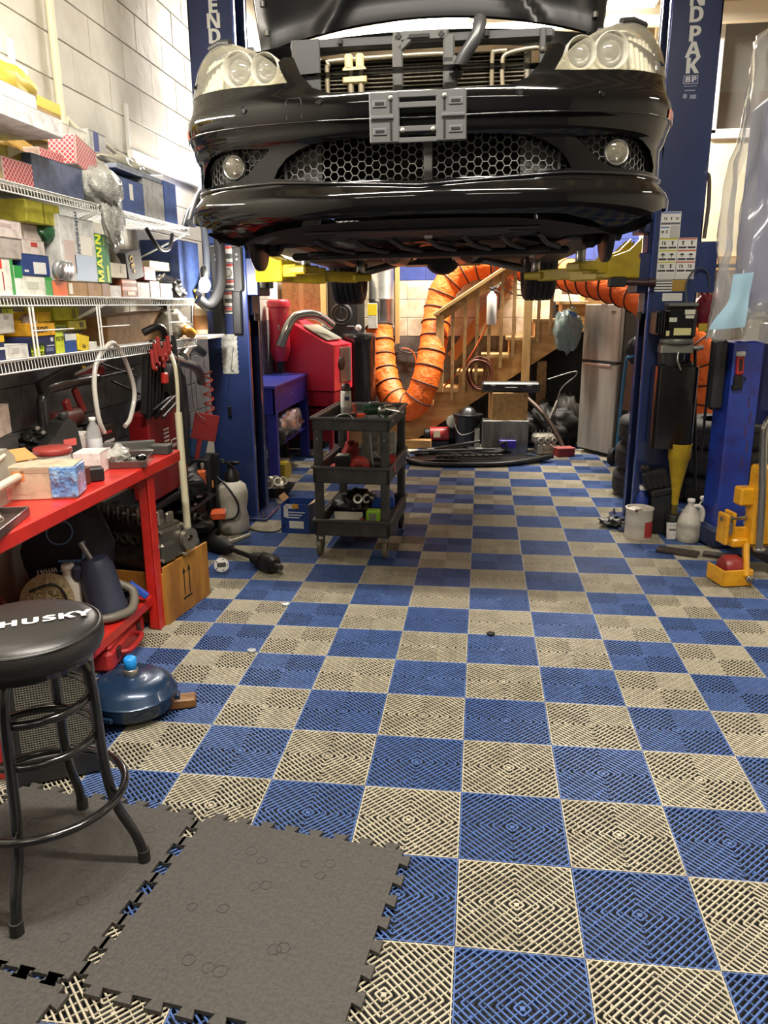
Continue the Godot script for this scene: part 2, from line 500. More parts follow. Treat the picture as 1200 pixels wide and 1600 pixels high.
func lift_post(side: int) -> void:
	var cx := -1.675 if side < 0 else 1.203
	var i := -side    # towards the car
	var o := thing("lift_post", "blue two-post lift column with black door guards and warning strip, behind the wire shelving" if side < 0 else "blue two-post lift column carrying the black pump unit and label sheets", "lift", V(cx, 0, -3.68), Vector3.ZERO, "posts of the car lift")
	var blue := mat("24335f", 0.34, 0.05, {"coat": 0.4, "noise": ["202e57", 3.0, 0.3], "world": true})
	var dark := mat("1d2a55", 0.4, 0.1)
	var white := mat("dfe0dc", 0.5)
	var H := 3.95
	# folded channel open towards the car, lips turned in
	var c := S.new().at(V(0, 0, 0), V(-90, 0, 0))
	var w := 0.143; var t := 0.008; var lip := 0.05; var D := 0.30
	var pts := [V2([-w, 0, w, 0, w, t, -w, t]), V2([-w, D - t, w, D - t, w, D, -w, D]), V2([-w, 0, -w + t, 0, -w + t, D, -w, D]) if i > 0 else V2([w - t, 0, w, 0, w, D, w - t, D])]
	for q in pts: c.prism(q, 0.02, H)
	var lx := i * (w - t / 2)
	for z in [lip / 2 + 0.001, D - lip / 2 - 0.001]: c.prism(V2([lx - t / 2, z - lip / 2, lx + t / 2, z - lip / 2, lx + t / 2, z + lip / 2, lx - t / 2, z + lip / 2]), 0.02, H)
	obj("column", c, blue, o)
	# rounded front corners
	var rc := S.new()
	for z in [-0.004, -D + 0.004]: rc.rod(V(i * (w - 0.002), 0.02, z), V(i * (w - 0.002), H, z), 0.007, 10)
	obj("folded_edge", rc, mat("3a4f92", 0.2, 0.2, {"coat": 0.6}), o)
	obj("base_plate", S.new().box(V(0, 0.012, -D / 2), V(0.46, 0.02, 0.44), 0.004), blue, o)
	for q in [[-0.2, 0.04], [0.2, 0.04], [-0.2, -0.33], [0.2, -0.33]]:
		obj("anchor_bolt", S.new().cyl(V(q[0], 0.03, q[1]), 0.014, 0.016, 6).cyl(V(q[0], 0.045, q[1]), 0.008, 0.03, 8), mat("8a8a8a", 0.4, 0.9), o)
	# carriage running in the channel
	var ca := obj("carriage", S.new().box(V(i * 0.11, 1.72, -D / 2), V(0.10, 0.62, 0.17), 0.006).box(V(i * 0.19, 1.95, -D / 2), V(0.07, 0.10, 0.24), 0.006).box(V(i * 0.185, 1.66, -D / 2), V(0.08, 0.24, 0.30), 0.006), dark, o)
	obj("wear_pad", S.new().box(V(i * 0.165, 1.4, -D / 2), V(0.012, 0.05, 0.12), 0.002), mat("111111", 0.6), ca)
	# two swing arms each: the near one short, the far one long
	var yel := mat("bca41c", 0.4, 0, {"coat": 0.15, "noise": ["a68e14", 7.0, 0.35]})
	var steel := mat("9b9b98", 0.32, 0.9)
	for k in 2:
		var root := V(i * 0.235, 1.69, -0.05 - k * 0.2)
		var tip := V((-0.225 - cx - 0.40 * i) if k == 1 else (-0.225 - cx - 0.62 * i), 1.69, -0.86 if k == 1 else 0.32)
		if k == 0: tip = V(i * 0.60, 1.69, 0.22)
		else: tip = V(i * 0.80, 1.67, -0.75)
		var d := (tip - root)
		var dirn := d.normalized()
		var mid := root + d * 0.5
		var a := S.new().bar(root, mid + dirn * 0.05, 0.11, 0.13 if k == 0 else 0.11, 0.008)
		a.bar(mid, tip - dirn * 0.05, 0.085, 0.075, 0.006)
		var arm := obj("lift_arm", a, yel, o)
		# gusset on top of the root, wedge shaped
		var yaw := rad_to_deg(atan2(-dirn.z, dirn.x))
		var g := S.new().at(root + V(0, 0.062, 0), V(0, yaw, 0))
		g.prism(V2([0.0, 0, 0.24, 0, 0.10, 0.04, 0.0, 0.115]), -0.05, -0.038).prism(V2([0.0, 0, 0.24, 0, 0.10, 0.04, 0.0, 0.115]), 0.038, 0.05)
		obj("gusset", g, yel, arm)
		obj("pivot_pin", S.new().cyl(root + V(0, 0, 0), 0.028, 0.2, 14, 0.003), steel, arm)
		obj("arm_tip", S.new().at(tip, V(0, yaw, 0)).box(V(-0.02, 0.0, 0), V(0.16, 0.05, 0.13), 0.01), yel, arm)
		obj("lift_pad", S.new().cyl(tip + V(0, 0.075, 0), 0.03, 0.13, 16, 0.004).cyl(tip + V(0, 0.14, 0), 0.05, 0.025, 16, 0.004), steel, arm)
	if side > 0:
		# flashlight-like lock roller under the near arm
		obj("arm_lock", S.new().box(V(i * 0.36, 1.605, 0.1), V(0.10, 0.06, 0.08), 0.006), mat("151515", 0.5), o)
		obj("arm_torch", S.new().rod(V(i * 0.34, 1.605, 0.05), V(i * 0.16, 1.60, 0.05), 0.02, 12).rod(V(i * 0.16, 1.60, 0.05), V(i * 0.12, 1.60, 0.05), 0.028, 14), mat("3a2020", 0.4), o)
	# name running down the face, one letter per line
	var z := 0.0015
	var lets := ["B", "E", "N", "D", "", "P", "A", "K"]
	var y0: float = 3.327 if side < 0 else 3.32
	var lxx: float = 0.02 if side < 0 else -0.004
	var yy := y0
	for l in lets:
		if l == "": yy -= 0.015; continue
		text(l, 0.078, mat("d9dbd6", 0.4, 0.1), o, V(lxx, yy, z), Vector3.ZERO, 0.001, 0.4, 1.2)
		yy -= 0.083
	if side < 0:
		left_post_fittings(o)
	else:
		right_post_fittings(o)

func sheet(parent: Node, called: String, c: Vector3, w: float, h: float, m: Material, t := 0.001) -> MeshInstance3D:
	return obj(called, S.new().box(c, V(w, h, t)), m, parent)

func left_post_fittings(o: Node3D) -> void:
	var rub := mat("1b1c1e", 0.55, 0, {"bump": [0.3, 200]})
	for k in 4:
		var low := k >= 2; var right := k % 2 == 1
		var x: float = [-0.045, 0.098, -0.052, 0.078][k]
		var tilt: float = [1.2, 0.0, 2.2, -1.0][k]
		var y: float = 1.43 if low else 1.71
		var g := obj("door_guard", S.new().at(V(x, y, 0.014), V(0, 0, tilt)).box(V(0, 0, 0), V(0.082 if not right else 0.066, 0.285, 0.024), 0.009), rub, o)
		obj("guard_cap", S.new().at(V(x, y + 0.142, 0.014), V(0, 0, tilt)).box(Vector3.ZERO, V(0.09 if not right else 0.074, 0.012, 0.034), 0.004), mat("3a3b3c", 0.5), g)
		if not low: obj("screw", S.new().at(V(x + 0.0, y + 0.09, 0.028), V(90, 0, 0)).cyl(Vector3.ZERO, 0.008, 0.006, 8).cyl(V(0, 0, 0.03), 0.008, 0.006, 8), mat("b5b5b0", 0.3, 0.9), g)
	# warning strip between them
	var pale := mat("cfcdc4", 0.5); var red := mat("b04038", 0.5); var ink := mat("4a4a48", 0.6)
	var y := 1.86
	for k in 5:
		var h: float = [0.11, 0.105, 0.075, 0.1, 0.05][k]
		var d := sheet(o, "warning_label", V(0.025, y - h / 2, 0.0006), 0.085, h - 0.008, pale)
		sheet(d, "red_heading", V(0.025, y - 0.014, 0.0014), 0.078, 0.016, red)
		if k == 1: obj("prohibition_ring", S.new().at(V(0.025, y - 0.062, 0.0016), V(90, 0, 0)).lathe([Vector2(0.022, 0), Vector2(0.027, 0), Vector2(0.027, 0.001), Vector2(0.022, 0.001), Vector2(0.022, 0)], 20), ink, d)
		else: sheet(d, "printed_lines", V(0.025, y - h * 0.62, 0.0014), 0.068, h * 0.28, ink)
		y -= h
	# pale sawtooth sheet below
	var saw := PackedVector2Array()
	for k in 17: saw.append(Vector2(0.058 + (0.007 if k % 2 else 0.0), 1.29 - k * 0.0165))
	for k in 17: saw.append(Vector2(-0.045 - (0.007 if k % 2 else 0.0), 1.026 + k * 0.0165))
	obj("serrated_sheet", S.new().prism(saw, 0.0, 0.002), mat("b9b9b2", 0.5, 0.2, {"noise": ["94948e", 20.0, 0.3]}), o)
	obj("hook_wire", S.new().tube(curve([V(0.035, 1.20, 0.006), V(0.012, 1.06, 0.006), V(0.03, 1.05, 0.006)], 4), 0.0015, 5).tube(curve([V(0.0, 1.03, 0.004), V(-0.02, 0.9, 0.006), V(-0.015, 0.8, 0.006)], 4), 0.0015, 5), mat("222222", 0.5), o)
	obj("remote_key", S.new().box(V(-0.015, 0.77, 0.01), V(0.026, 0.07, 0.012), 0.004), mat("101012", 0.4), o)

func right_post_fittings(o: Node3D) -> void:
	var pale := mat("dcdbd2", 0.5); var ink := mat("2e2e2e", 0.6); var grey := mat("b4b3ac", 0.6)
	# crest and small print under the name
	var bp := sheet(o, "maker_plate", V(-0.003, 2.737, 0.0008), 0.082, 0.044, mat("c9cbc8", 0.4))
	sheet(bp, "plate_inner", V(-0.003, 2.737, 0.0014), 0.076, 0.038, mat("2c3f7c", 0.4))
	text("BP", 0.028, mat("d9dbd6", 0.4), bp, V(-0.003, 2.737, 0.002), Vector3.ZERO, 0.001, 0.3, 1.4)
	sheet(o, "maker_rule", V(-0.003, 2.703, 0.0008), 0.075, 0.003, mat("aab0bb", 0.4))
	sheet(o, "maker_rule", V(-0.003, 2.68, 0.0008), 0.06, 0.004, mat("aab0bb", 0.4))
	sheet(o, "small_print", V(0.018, 2.646, 0.0008), 0.035, 0.022, mat("8f98ad", 0.5))
	obj("small_crest", S.new().at(V(-0.028, 2.65, 0.001), V(90, 0, 0)).cyl(Vector3.ZERO, 0.013, 0.001, 14), mat("8f98ad", 0.5), o)
	# label sheets: rows of small pictograms
	var a := sheet(o, "instruction_sheet", V(-0.048, 1.938, 0.0008), 0.118, 0.155, pale)
	sheet(a, "blue_heading", V(-0.048, 2.008, 0.0015), 0.112, 0.008, mat("5670b0", 0.5))
	sheet(a, "grey_caption", V(-0.048, 1.947, 0.0015), 0.112, 0.012, mat("5a5c60", 0.5))
	sheet(a, "blue_heading", V(-0.078, 1.925, 0.0015), 0.05, 0.008, mat("4a78b0", 0.5))
	sheet(a, "grey_panel", V(-0.02, 1.90, 0.0015), 0.055, 0.07, grey)
	for q in [[-0.08, 1.975], [-0.045, 1.975], [-0.012, 1.975], [-0.09, 1.898], [-0.066, 1.898]]: pictogram(a, V(q[0], q[1], 0.0015), 0.02, ink)
	for col in 2:
		var x: float = -0.052 + col * 0.114
		var b := sheet(o, "warning_sheet", V(x, 1.742, 0.0008), 0.111, 0.242, pale)
		for r in 3:
			var yy := 1.857 - r * 0.068
			sheet(b, "heading", V(x, yy, 0.0015), 0.106, 0.008, mat("c8c23a" if col == 0 else "c05a44", 0.5))
			for e in 2:
				pictogram(b, V(x - 0.026 + e * 0.052, yy - 0.024, 0.0015), 0.026, ink)
				sheet(b, "caption", V(x - 0.027 + e * 0.053, yy - 0.05, 0.0015), 0.047, 0.011, ink)
		for r in 3: sheet(b, "printed_line", V(x, 1.648 - r * 0.011, 0.0015), 0.1, 0.003, grey)
	var bc := sheet(o, "barcode_label", V(-0.06, 1.583, 0.0008), 0.104, 0.07, pale)
	for k in 4: sheet(bc, "bar_row", V(-0.06, 1.61 - k * 0.0165, 0.0015), 0.102, 0.007, ink)
	sheet(o, "brass_label", V(0.034, 1.583, 0.0008), 0.083, 0.07, mat("b08d45", 0.4, 0.4))
	var sl := sheet(o, "serial_label", V(0.0, 1.513, 0.0008), 0.119, 0.046, pale)
	for k in 3: sheet(sl, "printed_line", V(0.0, 1.525 - k * 0.011, 0.0015), 0.105, 0.003, grey)
	# side gusset carrying the overhead cable
	obj("side_plate", S.new().box(V(0.19, 1.69, 0.0), V(0.11, 0.30, 0.008), 0.002).cyl(V(0.16, 1.8, 0.0), 0.01, 0.012), mat("24335f", 0.34, 0.05), o)
	# pump unit: motor, clamp, manifold, tank
	var pu := obj("pump_motor", S.new().box(V(0.02, 1.36, 0.12), V(0.19, 0.20, 0.17), 0.025).box(V(-0.095, 1.36, 0.12), V(0.05, 0.13, 0.12), 0.01), mat("131314", 0.3, 0.2), o)
	for k in 4: obj("cooling_fin", S.new().box(V(-0.128 + k * 0.016, 1.36, 0.12), V(0.005, 0.15 - absf(k - 1.5) * 0.015, 0.19), 0.001), mat("2a2a2c", 0.3, 0.4), pu)
	obj("motor_cap", S.new().box(V(0.03, 1.468, 0.12), V(0.17, 0.024, 0.15), 0.005), mat("6d6d68", 0.5, 0.4), pu)
	for q in [[0.065, 1.425, 0.06, 0.028], [0.066, 1.397, 0.05, 0.018], [-0.03, 1.38, 0.045, 0.025], [0.03, 1.31, 0.1, 0.042], [-0.055, 1.30, 0.02, 0.03]]:
		sheet(pu, "rating_label", V(q[0], q[1], 0.2065), q[2], q[3], mat("c8c7b4" if q[1] > 1.32 else "cfc88a", 0.5), 0.002)
	obj("clamp_band", S.new().cyl(V(0.02, 1.25, 0.12), 0.1, 0.035, 24, 0.004), mat("6b6b66", 0.45, 0.5), pu)
	var man := obj("valve_block", S.new().box(V(0.015, 1.205, 0.13), V(0.19, 0.055, 0.12), 0.006), mat("9d9c94", 0.35, 0.8), o)
	obj("fitting", S.new().rod(V(0.11, 1.21, 0.17), V(0.17, 1.215, 0.17), 0.014, 8).rod(V(0.13, 1.21, 0.17), V(0.145, 1.21, 0.17), 0.021, 6), mat("b8b6ae", 0.3, 0.9), man)
	obj("release_lever", S.new().tube(curve([V(0.02, 1.19, 0.20), V(0.015, 1.14, 0.215), V(0.04, 1.08, 0.215)], 4), 0.006, 8), mat("a9a9a4", 0.3, 0.9), man)
	obj("neck", S.new().cyl(V(0.0, 1.15, 0.11), 0.08, 0.09, 20), mat("1a1a1a", 0.35), o)
	var tank := S.new().at(V(0.03, 0.86, 0.11), V(-90, 0, 2.5))
	tank.prism(rrect(0.25, 0.19, 0.03), -0.27, 0.24, true)
	obj("oil_tank", tank, mat("0d0d0e", 0.2, 0, {"coat": 0.5}), o)
	obj("tank_shoulder", S.new().at(V(0.03, 1.105, 0.11), V(0, 0, 2.5)).box(Vector3.ZERO, V(0.20, 0.05, 0.14), 0.02), mat("0d0d0e", 0.2, 0, {"coat": 0.5}), o)
	obj("power_cable", S.new().tube(curve([V(0.06, 1.48, 0.12), V(0.065, 1.6, 0.06), V(0.12, 1.68, 0.04), V(0.19, 1.66, 0.02), V(0.22, 1.56, 0.0)], 6), 0.006, 6), mat("3c4048", 0.5), o)
	obj("overhead_hose", S.new().tube(curve([V(0.165, 1.86, -0.03), V(0.172, 2.05, -0.03), V(0.162, 2.2, -0.03), V(0.15, 2.23, -0.05)], 5), 0.012, 8), mat("4a4038", 0.6), o)

func pictogram(parent: Node, c: Vector3, s: float, m: Material) -> void:
	# a little drawing of a car on posts
	var k := rng.randi() % 3
	var g := S.new()
	if k == 0: g.box(c, V(s, s * 0.25, 0.001)).box(c + V(0, s * 0.2, 0), V(s * 0.5, s * 0.25, 0.001)).box(c - V(0, s * 0.35, 0), V(s * 0.15, s * 0.6, 0.001))
	elif k == 1: g.box(c, V(s * 0.3, s * 0.9, 0.001)).box(c + V(0, s * 0.35, 0), V(s * 0.8, s * 0.14, 0.001))
	else: g.box(c + V(-s * 0.3, 0, 0), V(s * 0.16, s * 0.8, 0.001)).box(c + V(s * 0.25, -s * 0.1, 0), V(s * 0.3, s * 0.6, 0.001)).box(c + V(0, s * 0.3, 0), V(s * 0.9, s * 0.12, 0.001))
	obj("pictogram", g, m, parent)

# ---- the car: x across, y above its own ground line, z forward from the nose ----
var plan := []      # [arc length, x, z, normal x, normal z]
const PROF := [[0.06, -0.16], [0.10, -0.095], [0.14, -0.035], [0.18, 0.004], [0.22, 0.014], [0.255, 0.010], [0.275, -0.012], [0.295, -0.03], [0.42, -0.032], [0.445, -0.012], [0.475, -0.010], [0.487, 0.0], [0.53, 0.006], [0.56, 0.002], [0.60, -0.02]]
func make_plan() -> void:
	var pl := [V(-0.25, 0, -0.012), V(0, 0, 0), V(0.25, 0, -0.012), V(0.45, 0, -0.042), V(0.6, 0, -0.085), V(0.72, 0, -0.14), V(0.81, 0, -0.205), V(0.875, 0, -0.29), V(0.915, 0, -0.40), V(0.932, 0, -0.55), V(0.936, 0, -0.9), V(0.936, 0, -1.3)]
	var d := []
	for i in range(1, pl.size() - 2):
		for k in 12: d.append(pl[i].cubic_interpolate(pl[i + 1], pl[i - 1], pl[i + 2], k / 12.0))
	d.append(pl[pl.size() - 2])
	var l := 0.0
	for i in d.size():
		if i > 0: l += d[i].distance_to(d[i - 1])
		var t: Vector3 = (d[mini(i + 1, d.size() - 1)] - d[maxi(i - 1, 0)]).normalized()
		plan.append([l, d[i].x, d[i].z, -t.z, t.x])
func lookup(tab: Array, k: float, cols: Array) -> Array:
	var i := 0
	while i < tab.size() - 2 and tab[i + 1][0] < k: i += 1
	var f := clampf((k - tab[i][0]) / (tab[i + 1][0] - tab[i][0]), 0, 1)
	return cols.map(func(c): return lerpf(tab[i][c], tab[i + 1][c], f))
func nose(s: float, y: float, off := 0.0) -> Vector3:
	var a := absf(s)
	var p := lookup(plan, a, [1, 2, 3, 4])
	var d := off
	for k in 5: d += lookup(PROF, minf(y, 0.6) + (k - 2) * 0.006, [1])[0] / 5.0
	var e := maxf(0.0, y - 0.6)
	return V(signf(s) * (p[0] + p[2] * d - 0.06 * e * a), y, p[1] + p[3] * d - (0.35 * e + e * e))
func nose_n(s: float, y: float) -> Vector3:
	var du := nose(s + 0.004, y) - nose(s - 0.004, y)
	var dv := nose(s, y + 0.004) - nose(s, y - 0.004)
	return du.cross(dv).normalized()
func skin(g: S, outline: PackedVector2Array, holes: Array, f: Callable, fn: Callable, step := 0.03) -> S:
	# the outline cut into cells, the holes taken out, every corner lifted onto the surface
	var r := Rect2(outline[0], Vector2.ZERO)
	for p in outline: r = r.expand(p)
	var nx := int(ceil(r.size.x / step)); var ny := int(ceil(r.size.y / step))
	for i in nx:
		for j in ny:
			var o := r.position + Vector2(i, j) * step
			var cell := PackedVector2Array([o, o + Vector2(step, 0), o + Vector2(step, step), o + Vector2(0, step)])
			var polys: Array = Geometry2D.intersect_polygons(cell, outline)
			for h in holes:
				var nxt := []
				for q in polys: nxt.append_array(Geometry2D.clip_polygons(q, h))
				polys = nxt
			for q in polys:
				if Geometry2D.is_polygon_clockwise(q): continue
				var ix := Geometry2D.triangulate_polygon(q)
				for k in range(0, ix.size(), 3):
					var a: Vector2 = q[ix[k]]; var b: Vector2 = q[ix[k + 1]]; var c: Vector2 = q[ix[k + 2]]
					if absf((b - a).cross(c - a)) < 1e-8: continue
					g.tri(f.call(a.x, a.y), f.call(b.x, b.y), f.call(c.x, c.y), fn.call(a.x, a.y), fn.call(b.x, b.y), fn.call(c.x, c.y))
	return g
func rim(g: S, outline: PackedVector2Array, f: Callable, deep: Vector3) -> S:
	# turned-in edge along an outline
	var m := outline.size()
	for i in m:
		var a := outline[i]; var b := outline[(i + 1) % m]
		var n := maxi(1, int(a.distance_to(b) / 0.03))
		for k in n:
			var p: Vector3 = f.call(lerpf(a.x, b.x, float(k) / n), lerpf(a.y, b.y, float(k) / n))
			var q: Vector3 = f.call(lerpf(a.x, b.x, float(k + 1) / n), lerpf(a.y, b.y, float(k + 1) / n))
			g.quad(p, q, q + deep, p + deep)
	return g
func flip(p: PackedVector2Array) -> PackedVector2Array:
	var o := PackedVector2Array()
	for i in range(p.size() - 1, -1, -1): o.append(Vector2(-p[i].x, p[i].y))
	return o
func ccw(p: PackedVector2Array) -> PackedVector2Array:
	if Geometry2D.is_polygon_clockwise(p): p.reverse()
	return p

func car() -> void:
	make_plan()
	var o := thing("car", "black sedan raised on the lift with its bonnet open and front grille removed", "car", V(-0.195, 1.60, -1.30), V(0, 1.6, 0.9))
	var paint := mat("0a0a0b", 0.07)
	var plastic := mat("161617", 0.5)
	var dull := mat("121213", 0.7)
	# bumper skin in (arc length, height)
	var up := ccw(V2([-0.47, 0.83, -0.452, 0.73, -0.41, 0.645, -0.362, 0.596, -0.30, 0.572, -0.2, 0.568, 0, 0.564, 0.2, 0.568, 0.30, 0.572, 0.362, 0.596, 0.41, 0.645, 0.452, 0.73, 0.47, 0.83]))
	var lowg := ccw(V2([-0.533, 0.322, -0.515, 0.352, -0.48, 0.385, -0.43, 0.41, -0.37, 0.426, -0.21, 0.431, 0, 0.432, 0.21, 0.431, 0.37, 0.426, 0.43, 0.41, 0.48, 0.385, 0.515, 0.352, 0.533, 0.322, 0.36, 0.302, 0, 0.290, -0.36, 0.302]))
	var fogp := ccw(V2([0.545, 0.420, 0.62, 0.427, 0.70, 0.432, 0.775, 0.430, 0.84, 0.42, 0.90, 0.395, 0.94, 0.345, 0.93, 0.322, 0.80, 0.322, 0.70, 0.326, 0.645, 0.345, 0.59, 0.385]))
	var lamp := ccw(V2([0.458, 0.622, 0.487, 0.667, 0.54, 0.714, 0.62, 0.762, 0.71, 0.803, 0.79, 0.818, 0.85, 0.812, 0.92, 0.785, 1.0, 0.745, 1.07, 0.70, 1.06, 0.655, 0.95, 0.645, 0.82, 0.64, 0.68, 0.632, 0.53, 0.622]))
	var half := [0, 0.178, 0.5, 0.172, 0.60, 0.155, 0.68, 0.135, 0.757, 0.135, 0.83, 0.165, 0.95, 0.20, 1.25, 0.215, 1.25, 0.35, 1.22, 0.50, 1.25, 0.64, 1.07, 0.655, 0.95, 0.645, 0.82, 0.64, 0.68, 0.632, 0.53, 0.622, 0.458, 0.622, 0.487, 0.667, 0.50, 0.70, 0.48, 0.715, 0.452, 0.71]
	var out := PackedVector2Array()
	for i in range(0, half.size(), 2): out.append(Vector2(half[i], half[i + 1]))
	for i in range(half.size() - 2, 0, -2): out.append(Vector2(-half[i], half[i + 1]))
	out = ccw(out)
	var fogs := [fogp, ccw(flip(fogp))]
	var lamps := [lamp, ccw(flip(lamp))]
	var f := func(s, y): return nose(s, y)
	var fn := func(s, y): return nose_n(s, y)
	var g := skin(S.new(), out, [up, lowg] + fogs, f, fn, 0.025)
	rim(g, lowg, f, V(0, 0, -0.05)); rim(g, ccw(V2([-0.41, 0.645, -0.362, 0.596, -0.30, 0.572, -0.2, 0.568, 0, 0.564, 0.2, 0.568, 0.30, 0.572, 0.362, 0.596, 0.41, 0.645])), f, V(0, -0.004, -0.06))
	for k in 2: rim(g, fogs[k], f, V(0, 0, -0.05))
	var bump := obj("front_bumper", g, paint, o)
	# parking sensors, tow-eye cover, side reflectors
	for s in [-0.62, -0.335, 0.335, 0.62]:
		var p := nose(s, 0.545, 0.001)
		obj("parking_sensor", S.new().at(p, V(90, rad_to_deg(atan2(nose_n(s, 0.545).x, nose_n(s, 0.545).z)), 0)).lathe([Vector2(0, 0.003), Vector2(0.008, 0.003), Vector2(0.009, -0.002), Vector2(0.011, -0.002), Vector2(0.012, 0.001), Vector2(0.013, 0.0)], 16), mat("101011", 0.3), bump)
	var cover := S.new()
	var cpts := []
	for q in [[-0.40, 0.50], [-0.40, 0.555], [-0.405, 0.565], [-0.45, 0.565], [-0.455, 0.555], [-0.455, 0.50]]: cpts.append(nose(q[0], q[1], 0.0005))
	cover.tube(cpts, 0.0012, 5)
	obj("tow_eye_seam", cover, mat("2c2c2d", 0.4), bump)
	for s in [-1.03, 1.03]:
		obj("side_reflector", skin(S.new(), ccw(V2([s - 0.075, 0.50, s + 0.075, 0.50, s + 0.07, 0.532, s - 0.07, 0.535])), [], func(a, b): return nose(a, b, 0.004), fn, 0.03), mat("e0622a", 0.25, 0, {"coat": 1.0}), bump)
	# chrome-bright bead along the shoulder and the bottom blade
	var bead := S.new(); var blade := S.new()
	var bp := []; var lp := []
	for k in 61:
		var s := -1.2 + 2.4 * k / 60.0
		bp.append(nose(s, 0.481 + 0.02 * absf(s), 0.0015))
		lp.append(nose(s * 0.95, 0.272 + 0.035 * minf(absf(s) / 0.55, 1.0), 0.004))
	bead.tube(bp, 0.0035, 6); blade.tube(lp, 0.006, 6)
	obj("shoulder_bead", bead, mat("0e0e0f", 0.1, 0, {"coat": 1.0}), bump)
	obj("lip_bead", blade, mat("17171a", 0.16, 0, {"coat": 1.0}), bump)
	# lower grille: hexagon mesh on a plane following the skin
	var mesh_m := mat("5a5a57", 0.5)
	var gr := obj("lower_grille", hexes(lowg, -0.035), mesh_m, o)
	obj("grille_backing", skin(S.new(), ccw(V2([-0.53, 0.30, -0.36, 0.295, -0.36, 0.42, -0.43, 0.41, -0.50, 0.37])), [], func(a, b): return nose(a, b, -0.048), fn, 0.04), mat("2b2b2a", 0.6), gr)
	obj("grille_backing", skin(S.new(), ccw(V2([0.53, 0.30, 0.36, 0.295, 0.36, 0.42, 0.43, 0.41, 0.50, 0.37])), [], func(a, b): return nose(a, b, -0.048), fn, 0.04), mat("2b2b2a", 0.6), gr)
	obj("centre_rib", S.new().box(V(0.03, 0.36, -0.06), V(0.03, 0.15, 0.012), 0.002), mat("444340", 0.6), gr)
	obj("air_box", S.new().box(V(0, 0.37, -0.42), V(0.96, 0.24, 0.02)).box(V(0, 0.255, -0.26), V(0.96, 0.01, 0.34)).box(V(0, 0.485, -0.26), V(0.96, 0.01, 0.34)).box(V(0.48, 0.37, -0.27), V(0.01, 0.24, 0.32)).box(V(-0.48, 0.37, -0.27), V(0.01, 0.24, 0.32)), mat("1f1f1f", 0.6), gr)
	for k in 2:
		var sg := 1.0 if k == 0 else -1.0
		var fg := obj("fog_grille", hexes(fogs[k], -0.03), mesh_m, o)
		obj("grille_backing", skin(S.new(), fogs[k], [], func(a, b): return nose(a, b, -0.045), fn, 0.04), mat("1f1f1f", 0.6), fg)
		var c := nose(0.724 * sg, 0.377, -0.02)
		var fl := obj("fog_light", S.new().at(c, V(90, 12 * sg, 0)).lathe([Vector2(0.034, -0.03), Vector2(0.044, -0.01), Vector2(0.045, 0.012), Vector2(0.041, 0.016), Vector2(0.037, 0.012)], 28), mat("c9c9c6", 0.2, 0.9), o)
		obj("fog_lens", S.new().at(c, V(90, 12 * sg, 0)).lathe([Vector2(0.037, 0.012), Vector2(0.03, 0.018), Vector2(0.015, 0.022), Vector2(0, 0.023)], 24), mat("7d7768", 0.06, 0, {"alpha": 0.45, "coat": 1.0}), fl)
		obj("fog_reflector", S.new().at(c, V(90, 12 * sg, 0)).lathe([Vector2(0.037, 0.008), Vector2(0.028, -0.012), Vector2(0.012, -0.022), Vector2(0, -0.02)], 20), mat("8d887c", 0.25, 0.8), fl)
		headlight(o, lamps[k], sg)
	# number-plate carrier
	plate_carrier(o)
	radiator(o)
	bonnet_and_body(o, paint)
	underside(o, dull, plastic)
	for sx in [-0.785, 0.785]: road_wheel(o, V(sx, 0.225, -3.94))

func hexes(outline: PackedVector2Array, off: float) -> S:
	var g := S.new()
	var R := 0.0172
	var dx := R * 1.5; var dy := R * sqrt(3.0)
	var inside := func(p: Vector2): return Geometry2D.is_point_in_polygon(p, outline)
	for i in range(-40, 41):
		for j in range(-2, 14):
			var c := Vector2(i * dx, 0.26 + j * dy + (dy / 2 if i % 2 else 0.0))
			for k in 3:      # three edges per cell, the rest belong to the neighbours
				var a := c + Vector2(R, 0).rotated(k * PI / 3)
				var b := c + Vector2(R, 0).rotated((k + 1) * PI / 3)
				if not (inside.call(a) and inside.call(b)):
					if not (inside.call(a) or inside.call(b)): continue
					var hit := Geometry2D.intersect_polyline_with_polygon(PackedVector2Array([a, b]), outline)
					if hit.is_empty() or hit[0].size() < 2: continue
					a = hit[0][0]; b = hit[0][1]
				g.tube([nose(a.x, a.y, off), nose(b.x, b.y, off)], 0.0022, 4, false)
	return g

